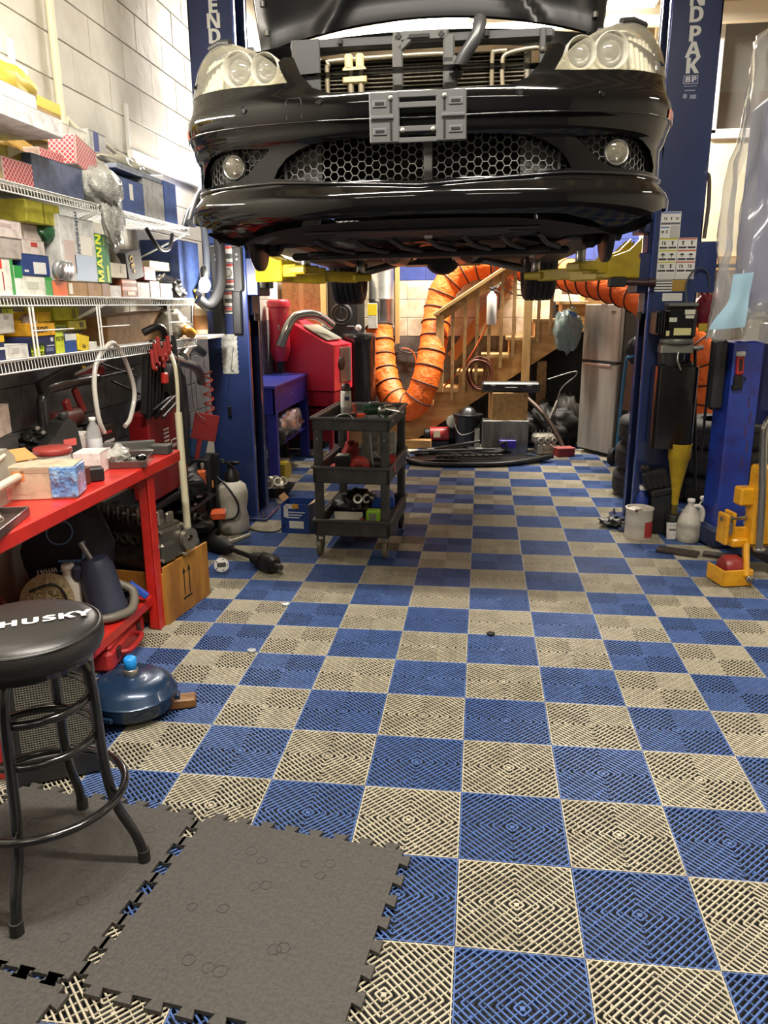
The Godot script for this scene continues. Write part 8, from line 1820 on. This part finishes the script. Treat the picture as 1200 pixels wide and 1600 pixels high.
func fridge_corner() -> void:
	var o := thing("refrigerator", "brushed steel two-door refrigerator turned at an angle by the stairs", "refrigerator", V(1.19, 0, -6.40), V(0, -57, 0))
	# door face looks along +z in its own frame
	var st := mat("aaa49a", 0.36, 0.35, {"noise": ["9a948a", 10.0, 0.35], "stretch": V(1, 0.1, 1)})
	obj("cabinet", S.new().box(V(0, 0.74, -0.29), V(0.52, 1.46, 0.50), 0.008), mat("3b3531", 0.5), o)
	var u := obj("upper_door", S.new().box(V(0, 1.20, -0.012), V(0.52, 0.54, 0.05), 0.008), st, o)
	obj("badge", S.new().box(V(0.16, 1.40, 0.0145), V(0.06, 0.016, 0.003)), mat("5d5853", 0.3, 0.8), u)
	var l := obj("lower_door", S.new().box(V(0, 0.475, -0.012), V(0.52, 0.87, 0.05), 0.008), st, o)
	obj("handle", S.new().box(V(-0.02, 0.895, 0.017), V(0.38, 0.026, 0.02), 0.004), mat("d3d0c8", 0.3, 0.8), l)
	obj("handle_recess", S.new().box(V(0.0, 0.921, 0.008), V(0.5, 0.012, 0.03)), mat("1d1b1a", 0.6), u)
	tag(obj("plastic_wrap", crumple(V(1.34, 1.52, -6.46), V(0.16, 0.045, 0.16), 101, 0.6), mat("b9bcc0", 0.12, 0, {"alpha": 0.7, "coat": 1.0})), "crumpled plastic wrap lying on top of the refrigerator", "wrap")
	# dark bags, brown carton and a hand truck at its side
	tag(obj("black_bag", crumple(V(1.50, 1.06, -5.95), V(0.13, 0.15, 0.12), 102, 0.4), mat("131313", 0.6)), "black cloth bag hung at the side of the refrigerator", "bag")
	carton("brown_carton", "dark brown carton beside the refrigerator behind the lift column", "box", V(1.58, 0.72, -6.05), V(0.30, 0.46, 0.30), V(0, 20, 0), "5d3e30", [["e", 0.0, 0.15, 0.4, 0.08, "8f7a6a", ""]])
	tag(obj("carton_stand", S.new().box(V(1.58, 0.245, -6.05), V(0.32, 0.49, 0.32), 0.01), mat("1f1d1c", 0.7)), "dark crate under the brown carton", "crate")
	var h := thing("hand_truck", "blue hand truck with small black wheels beside the refrigerator", "hand truck", V(1.40, 0, -5.80), V(0, -30, 0))
	obj("frame", S.new().tube(curve([V(-0.10, 0.12, 0), V(-0.10, 0.9, -0.06), V(-0.06, 1.0, -0.07), V(0.06, 1.0, -0.07), V(0.10, 0.9, -0.06), V(0.10, 0.12, 0)], 6), 0.016, 10).rod(V(-0.1, 0.45, -0.02), V(0.1, 0.45, -0.02), 0.012), mat("2d6d92", 0.4), h)
	obj("gearbox", S.new().box(V(0, 0.16, 0.04), V(0.14, 0.12, 0.10), 0.03), mat("3b6f86", 0.4), h)
	for s in [-1.0, 1.0]:
		obj("wheel", S.new().at(V(s * 0.14, 0.085, 0), V(0, 0, 90)).lathe([Vector2(0.04, -0.02), Vector2(0.075, -0.022), Vector2(0.085, 0), Vector2(0.075, 0.022), Vector2(0.04, 0.02)], 24), mat("191919", 0.65), h)
		obj("wheel_hub", S.new().at(V(s * 0.14, 0.085, 0), V(0, 0, 90)).cyl(Vector3.ZERO, 0.04, 0.03, 16), mat("55524d", 0.4, 0.4), h)
	# two stacks of tyres behind the column
	for q in [[V(1.42, 0, -4.72), 3, "lower-shelf"], [V(1.86, 0, -4.62), 3, "right"]]:
		for k in q[1]:
			tag(obj("tyre", S.new().lathe([Vector2(0.19, 0.01), Vector2(0.25, 0.0), Vector2(0.30, 0.015), Vector2(0.318, 0.04), Vector2(0.32, 0.055), Vector2(0.314, 0.06), Vector2(0.314, 0.066), Vector2(0.32, 0.07), Vector2(0.32, 0.13), Vector2(0.314, 0.134), Vector2(0.314, 0.14), Vector2(0.32, 0.145), Vector2(0.318, 0.17), Vector2(0.30, 0.195), Vector2(0.25, 0.21), Vector2(0.19, 0.20)], 40), mat("24221f", 0.8, 0, {"bump": [0.5, 90]}), self, q[0] + V(0.01 * k, 0.212 * k, 0.008 * k)), ["bottom", "middle", "top"][k] + " tyre of the stack " + ("just behind the lift column" if q[2] != "right" else "right of the lift column, beyond the bottles"), "tyre", "stacked tyres")

# ---- right edge: bottles, second blue post under plastic, pallet jack ----
func right_side() -> void:
	var bk := mat("151515", 0.5)
	# paint pail and bottles at the column foot
	var p := thing("paint_pail", "white paint pail with a red label at the foot of the column", "pail", V(1.075, 0, -3.50))
	obj("pail_body", S.new().lathe([Vector2(0, 0), Vector2(0.083, 0), Vector2(0.086, 0.01), Vector2(0.086, 0.185), Vector2(0.09, 0.19), Vector2(0.09, 0.20), Vector2(0.08, 0.202), Vector2(0.078, 0.19), Vector2(0, 0.188)], 36), mat("d6d0c4", 0.4, 0, {"noise": ["bdb5a6", 12.0, 0.3]}), p)
	var lab := S.new()
	for k in 6:
		var a0 := deg_to_rad(20 + k * 9); var a1 := deg_to_rad(29 + k * 9)
		lab.quad(V(cos(a0) * 0.0868, 0.015, sin(a0) * 0.0868), V(cos(a1) * 0.0868, 0.015, sin(a1) * 0.0868), V(cos(a1) * 0.0868, 0.12, sin(a1) * 0.0868), V(cos(a0) * 0.0868, 0.12, sin(a0) * 0.0868), V(cos(a0), 0, sin(a0)))
	obj("red_label", lab, mat("a83432", 0.5), p)
	obj("rim_drip", S.new().at(V(-0.02, 0.196, 0.08), V(10, 0, 0)).box(Vector3.ZERO, V(0.05, 0.02, 0.012), 0.004), mat("5e4a3c", 0.6), p)
	var jb := thing("black_jug", "black oil jug standing between the pail and the white jug", "jug", V(1.24, 0, -3.62), V(0, -10, 0))
	obj("jug_body", S.new().prism(V2([-0.075, 0, 0.075, 0, 0.078, 0.20, 0.05, 0.27, -0.02, 0.30, -0.07, 0.26]), -0.05, 0.05), mat("17181a", 0.35, 0, {"coat": 0.4}), jb)
	obj("jug_handle", S.new().tube(curve([V(-0.05, 0.26, 0), V(0.0, 0.31, 0), V(0.06, 0.28, 0), V(0.07, 0.2, 0)], 5), 0.012, 8), mat("17181a", 0.35), jb)
	obj("cap", S.new().cyl(V(-0.03, 0.315, 0), 0.02, 0.03, 14, 0.003), mat("d6d6d4", 0.4), jb)
	var bb := thing("blue_bottle", "blue bottle with a white cap behind the paint pail", "bottle", V(1.12, 0, -3.66))
	obj("bottle_body", S.new().lathe([Vector2(0, 0), Vector2(0.04, 0), Vector2(0.042, 0.22), Vector2(0.025, 0.27), Vector2(0.018, 0.28)], 20), mat("223a8c", 0.4), bb)
	obj("cap", S.new().cyl(V(0, 0.295, 0), 0.026, 0.03, 16, 0.003), mat("e2e2dc", 0.4), bb)
	var wj := thing("white_jug", "stained white gallon jug with a moulded handle by the second post", "jug", V(1.375, 0, -3.44))
	obj("jug_body", S.new().lathe([Vector2(0, 0), Vector2(0.066, 0), Vector2(0.074, 0.012), Vector2(0.074, 0.12), Vector2(0.066, 0.155), Vector2(0.045, 0.20), Vector2(0.026, 0.235), Vector2(0.021, 0.24), Vector2(0.021, 0.26)], 30, Vector3.ZERO, V(1, 1, 0.9)), mat("ccc8bc", 0.45, 0, {"noise": ["9c968a", 10.0, 0.35]}), wj)
	obj("jug_handle", S.new().tube(curve([V(0.015, 0.235, 0.01), V(0.05, 0.235, 0.02), V(0.072, 0.20, 0.025), V(0.07, 0.14, 0.02)], 5), 0.013, 10), mat("ccc8bc", 0.45), wj)
	obj("cap", S.new().cyl(V(0, 0.268, 0), 0.024, 0.022, 16, 0.003), mat("dedcd4", 0.4), wj)
	var sp := thing("spray_bottle", "white trigger spray bottle with a green collar beside the white jug", "bottle", V(1.50, 0, -3.56))
	obj("bottle_body", S.new().lathe([Vector2(0, 0), Vector2(0.045, 0), Vector2(0.046, 0.14), Vector2(0.03, 0.18), Vector2(0.018, 0.21)], 20), mat("b5b2a8", 0.4), sp)
	obj("green_collar", S.new().cyl(V(0, 0.215, 0), 0.02, 0.022, 14), mat("2f7a4a", 0.45), sp)
	obj("trigger_head", S.new().box(V(-0.01, 0.255, 0), V(0.06, 0.03, 0.03), 0.008).bar(V(-0.02, 0.245, 0), V(-0.05, 0.2, 0), 0.012, 0.01, 0.003), mat("dcdad2", 0.45), sp)
	carton("leaflet_box", "small white printed box in front of the black jug", "box", V(1.29, 0.055, -3.475), V(0.075, 0.11, 0.03), V(0, -8, 4), "dddbd4", [["e", 0, 0.1, 0.6, 0.12, "6f6d68", ""], ["e", 0, 0.35, 0.5, 0.05, "a8a6a0", ""]])
	# yellow funnel stuck in the jug
	var f := thing("funnel", "tall yellow plastic funnel standing over the jugs", "funnel", V(1.295, 0.02, -3.52))
	obj("cone", S.new().lathe([Vector2(0.072, 0.60), Vector2(0.069, 0.60), Vector2(0.064, 0.50), Vector2(0.058, 0.495), Vector2(0.024, 0.29), Vector2(0.02, 0.20)], 28).lathe([Vector2(0.02, 0.20), Vector2(0.026, 0.29), Vector2(0.062, 0.495), Vector2(0.067, 0.50), Vector2(0.072, 0.60)], 28), mat("b79a1e", 0.5, 0, {"noise": ["9c8014", 10.0, 0.35]}), f)
	obj("spout", S.new().cyl(V(0, 0.15, 0), 0.018, 0.12, 14), mat("5d4f18", 0.5), f)
	obj("base_can", S.new().cyl(V(0, 0.07, 0), 0.05, 0.14, 18, 0.004), bk, f)
	var cb := thing("air_filter_housing", "black plastic intake housing leaning on the column above the jugs", "part", V(1.19, 0.30, -3.60), V(0, 0, 12))
	obj("ribbed_body", S.new().box(V(0, 0.07, 0), V(0.15, 0.13, 0.10), 0.02).box(V(-0.05, 0.15, 0), V(0.06, 0.05, 0.07), 0.015), mat("191919", 0.4), cb)
	for k in 4: obj("rib", S.new().at(V(-0.05 + k * 0.034, 0.075, 0.05), V(0, 0, 10)).box(Vector3.ZERO, V(0.012, 0.12, 0.012), 0.004), mat("232323", 0.4), cb)
	obj("lower_case", S.new().box(V(0.03, -0.02, 0.0), V(0.14, 0.05, 0.09), 0.01), mat("20201f", 0.45), cb)
	for q in [[V(1.25, 0, -3.17), V(0.24, 0.02, 0.09), 24, "short dark scrap board on the tiles in front of the jugs"], [V(1.50, 0, -3.12), V(0.22, 0.016, 0.07), 18, "short dark scrap board on the tiles by the second post"]]:
		tag(obj("scrap_board", S.new().at(q[0] + V(0, 0.011, 0), V(0, -q[2], 0)).box(Vector3.ZERO, q[1], 0.003), mat("2c2420", 0.7, 0, {"noise": ["463a32", 12.0, 0.35]})), q[3], "board", "scrap boards")
	tag(obj("black_clip_pile", crumple(V(0.97, 0.035, -3.72), V(0.09, 0.03, 0.06), 111, 0.7), mat("1b1b1b", 0.5)), "small pile of black clips on the tiles left of the paint pail", "clips")
	# second blue post
	var o := thing("blue_post", "second blue lift post with a sheathed black pad, wrapped in plastic above", "post", V(1.575, 0, -3.44), V(0, 14, 0))
	var blue := mat("233fa0", 0.35, 0.1, {"coat": 0.3, "noise": ["2b2f80", 5.0, 0.25]})
	obj("column", S.new().box(V(0, 0.63, 0), V(0.19, 1.26, 0.18), 0.01), blue, o)
	obj("side_flange", S.new().box(V(0.12, 0.63, -0.06), V(0.06, 1.26, 0.04), 0.006), mat("26336c", 0.4), o)
	obj("base_block", S.new().box(V(-0.01, 0.07, 0.02), V(0.27, 0.13, 0.27), 0.02), mat("22345f", 0.45, 0, {"noise": ["1b2440", 8.0, 0.4]}), o)
	obj("black_pad", S.new().box(V(-0.145, 1.06, 0.02), V(0.075, 0.42, 0.08), 0.02), mat("232426", 0.45), o)
	var stain := S.new()
	for k in 5: stain.box(V(0.03 + 0.02 * (k % 2), 0.9 - 0.09 * k, 0.0906), V(0.012, 0.07, 0.0006))
	obj("rust_streak", stain, mat("44305e", 0.6), o)
	obj("rear_arm", S.new().box(V(0.34, 1.05, -0.10), V(0.30, 0.62, 0.10), 0.008).box(V(0.40, 0.78, 0.0), V(0.34, 0.12, 0.12), 0.008), mat("26305c", 0.45), o)
	obj("clear_tube", S.new().rod(V(0.30, 1.0, 0.06), V(0.31, 1.4, 0.06), 0.022, 12), mat("b9b6b0", 0.15, 0, {"alpha": 0.75, "coat": 0.8}), o)
	# red torch hung on it
	var t := thing("pocket_torch", "red pocket torch with a white cap hung on the second blue post", "torch", V(1.545, 1.03, -3.325), V(0, 14, 3))
	obj("red_body", S.new().box(V(0, 0.09, 0), V(0.045, 0.11, 0.03), 0.008), mat("a52a26", 0.4), t)
	obj("ink_panel", S.new().box(V(-0.004, 0.095, 0.0158), V(0.022, 0.07, 0.001)), mat("2b1414", 0.5), t)
	obj("black_end", S.new().box(V(-0.006, 0.0, 0), V(0.05, 0.07, 0.034), 0.008).box(V(-0.01, -0.035, 0), V(0.06, 0.03, 0.036), 0.006), mat("171717", 0.45), t)
	obj("white_cap", S.new().cyl(V(0.002, 0.158, 0), 0.026, 0.03, 16, 0.004), mat("c2bfb4", 0.4), t)
	obj("hook_ring", S.new().at(V(0.025, 0.01, 0.0), V(90, 0, 0)).lathe([Vector2(0.012, -0.004), Vector2(0.017, -0.004), Vector2(0.017, 0.004), Vector2(0.012, 0.004), Vector2(0.012, -0.004)], 14), mat("1c1c1c", 0.5), t)
	# machine under plastic sheeting
	var m := thing("covered_machine", "tall machine draped in clear plastic sheeting at the right edge", "machine", V(1.70, 0, -3.36))
	obj("machine_body", S.new().box(V(0.05, 2.0, -0.06), V(0.46, 1.15, 0.34), 0.05), mat("4a5596", 0.5), m)
	obj("machine_arm", S.new().box(V(-0.13, 1.66, 0.06), V(0.05, 0.34, 0.05), 0.02), mat("3c3c3c", 0.5), m)
	obj("machine_pillar", S.new().box(V(0.30, 0.70, -0.22), V(0.2, 1.40, 0.2), 0.01), mat("232a4c", 0.5), m)
	var ns := FastNoiseLite.new()
	ns.seed = 5; ns.frequency = 1.0; ns.fractal_octaves = 3
	obj("plastic_sheet", S.new().grid(70, 40, func(u, v):
		var a: float = lerpf(-0.25 * PI, 1.25 * PI, u)
		var y := lerpf(1.28, 3.05, v)
		var flare: float = 0.33 + 0.05 * (1.0 - v)
		if v > 0.55: flare = 0.345 - 0.04 * (v - 0.55)
		if v > 0.9: flare *= (1.0 - v) * 8.0 + 0.2
		var pl: float = 0.035 * sin(u * 46.0 + 3.0 * ns.get_noise_2d(u * 4.0, v * 2.0)) * (1.2 - v) + 0.05 * ns.get_noise_2d(u * 7.0, v * 1.6)
		var r: float = flare + pl
		return V(0.12 - cos(a) * r * 1.05 - 0.02 * (1.0 - v), y + 0.05 * ns.get_noise_2d(u * 9.0, 7.0) * (1.0 - v), -0.06 + sin(a) * r * 0.9)), mat("cfcfca", 0.14, 0, {"alpha": 0.36, "coat": 0.6}), m)
	# blue paper towel tucked in the sheet
	var w := thing("paper_towel", "pale blue paper towel hanging over the plastic sheeting", "towel", V(1.385, 1.335, -3.05), V(0, 4, 0))
	obj("towel_sheet", S.new().grid(12, 12, func(u, v):
		var y := lerpf(0.0, 0.29, v)
		var x0 := lerpf(-0.115, -0.02, smoothstep(0.0, 0.62, v)); var x1 := lerpf(0.085, 0.09, v)
		var x := lerpf(x0, x1, u)
		return V(x, y + 0.012 * u, 0.02 * sin(u * 5.0) * (1.2 - v) + 0.005 * sin(v * 8.0))), mat("a6cbdf", 0.8), w)
	obj("towel_fold", S.new().grid(4, 12, func(u, v): return V(0.005 + 0.02 * u, lerpf(0.005, 0.27, v), -0.012 - 0.01 * u)), mat("9cc3d8", 0.8), w)
	# hanging black straps and red tools between the posts
	tag(obj("black_strap", S.new().bar(V(1.335, 1.22, -3.55), V(1.44, 0.30, -3.62), 0.045, 0.01, 0.003).bar(V(1.455, 1.25, -3.62), V(1.46, 0.42, -3.64), 0.035, 0.01, 0.003), bk), "pair of long black straps hanging between the two posts", "straps")
	var rt := thing("red_pull_tool", "red and yellow pulling tool hung behind the two posts", "tool", V(1.50, 1.42, -4.0))
	obj("red_body", crumple(V(0, 0, 0), V(0.10, 0.10, 0.05), 121, 0.3), mat("9a2226", 0.45), rt)
	obj("red_bars", S.new().rod(V(-0.02, 0.06, 0), V(-0.08, 0.28, 0), 0.012).rod(V(0.03, 0.05, 0), V(-0.07, 0.28, 0), 0.012), mat("a33a34", 0.4), rt)
	obj("yellow_tag", S.new().box(V(-0.02, -0.10, 0.04), V(0.06, 0.05, 0.01), 0.003), mat("c0a224", 0.5), rt)
	obj("hang_rail", S.new().rod(V(-0.3, 0.29, 0), V(0.6, 0.29, 0), 0.012), mat("3a3a3a", 0.4, 0.5), rt)
	var sh := thing("storage_rack", "dark storage rack crowded with cans behind the second post", "rack", V(2.15, 0, -5.9))
	for y in [0.35, 0.85, 1.35]: obj("rack_shelf", S.new().box(V(0, y, 0), V(0.9, 0.03, 0.4), 0.003), mat("2a2725", 0.6), sh)
	for q in [[-0.43, 0.18], [0.43, 0.18], [-0.43, -0.18], [0.43, -0.18]]: obj("rack_post", S.new().box(V(q[0], 0.85, q[1]), V(0.04, 1.7, 0.04), 0.003), mat("2a2725", 0.6), sh)
	for k in 9:
		var y: float = [0.366, 0.866, 1.366][k / 3]
		tag(obj("stored_can", S.new().lathe([Vector2(0, 0), Vector2(0.06, 0), Vector2(0.062, 0.19), Vector2(0.05, 0.21), Vector2(0, 0.212)], 18), mat(["b8b4a8", "7d3430", "3c4a6c"][k % 3], 0.4), self, V(1.85 + 0.26 * (k % 3), y, -5.86)), ["pale can", "dark red can", "slate blue can"][k % 3] + " on the " + ["lowest", "middle", "highest"][k / 3] + " shelf of the dark storage rack", "can", "cans on the storage rack")
	# odd scraps left on the tiles
	for q in [[V(-0.945, 0.008, -1.525), "clear", "crumpled bit of clear film on the tiles left of the aisle"], [V(0.105, 0.008, -1.82), "dark", "dark lump of rubber on a blue tile in the aisle"], [V(-0.93, 0.006, -2.08), "pale", "small pale chip on the tiles right of the crate"]]:
		tag(obj("floor_scrap", crumple(q[0], V(0.018, 0.008, 0.014), 131, 0.6, 14), {"clear": mat("c9ccd0", 0.1, 0, {"alpha": 0.6}), "dark": mat("191919", 0.6), "pale": mat("cfd6dc", 0.5)}[q[1]]), q[2], "scrap", "scraps on the floor")
	pallet_jack()

func pallet_jack() -> void:
	var y := mat("e0a21c", 0.4, 0, {"coat": 0.3, "noise": ["c98c12", 8.0, 0.3]})
	var steel := mat("9c9a94", 0.22, 0.9)
	var o := thing("pallet_jack", "yellow pallet jack with a chrome handle cut by the right picture edge", "pallet jack", V(1.42, 0, -2.62), V(0, 14, 0))
	# low front shoe with its roller
	obj("front_shoe", S.new().at(V(0, 0, 0), V(0, 0, 0)).box(V(0.0, 0.05, 0.02), V(0.17, 0.09, 0.012), 0.004).box(V(-0.08, 0.05, -0.06), V(0.012, 0.09, 0.17), 0.004).box(V(0.08, 0.05, -0.06), V(0.012, 0.09, 0.17), 0.004).box(V(0, 0.012, -0.06), V(0.16, 0.012, 0.16), 0.003), y, o)
	obj("roller", S.new().at(V(-0.005, 0.09, -0.05), V(0, 0, 90)).lathe([Vector2(0.0, -0.05), Vector2(0.055, -0.05), Vector2(0.068, -0.03), Vector2(0.068, 0.03), Vector2(0.055, 0.05), Vector2(0, 0.05)], 24), mat("8c2a2a", 0.4), o)
	obj("rocker_arm", S.new().bar(V(0.045, 0.05, 0.02), V(0.075, 0.22, -0.06), 0.03, 0.06, 0.008), y, o)
	obj("rocker_bolt", S.new().at(V(0.045, 0.055, 0.06), V(90, 0, 0)).cyl(Vector3.ZERO, 0.022, 0.014, 14, 0.003).cyl(V(0, 0.01, 0), 0.01, 0.012, 8), steel, o)
	# lifting bracket
	obj("bracket", S.new().box(V(0.05, 0.25, -0.12), V(0.16, 0.09, 0.02), 0.006).box(V(-0.03, 0.29, -0.12), V(0.02, 0.17, 0.10), 0.006).box(V(0.03, 0.29, -0.16), V(0.02, 0.17, 0.10), 0.006).box(V(0.12, 0.21, -0.16), V(0.22, 0.05, 0.16), 0.01), y, o)
	obj("pin", S.new().rod(V(-0.05, 0.345, -0.12), V(0.16, 0.345, -0.12), 0.012, 12), steel, o)
	obj("spring", S.new().tube(curve([V(0.0, 0.26, -0.10), V(0.0, 0.29, -0.10), V(0.0, 0.33, -0.10)], 4), 0.014, 10), steel, o)
	obj("fork_beam", S.new().box(V(0.34, 0.09, -0.28), V(0.16, 0.05, 0.62), 0.01), mat("2b2c30", 0.5), o)
	# chrome loop handle and the column
	obj("handle_tube", S.new().tube(curve([V(0.115, 0.20, 0.0), V(0.095, 0.50, 0.0), V(0.065, 0.80, 0.0), V(0.07, 0.87, 0.0), V(0.10, 0.91, 0.0), V(0.18, 0.90, -0.01), V(0.28, 0.84, -0.03)], 7), 0.019, 14), steel, o)
	obj("handle_foot", S.new().cyl(V(0.115, 0.20, 0.0), 0.032, 0.02, 18, 0.004), steel, o)
	obj("pump_column", S.new().box(V(0.16, 0.42, -0.10), V(0.12, 0.44, 0.09), 0.012).box(V(0.07, 0.47, -0.12), V(0.08, 0.10, 0.08), 0.01), y, o)
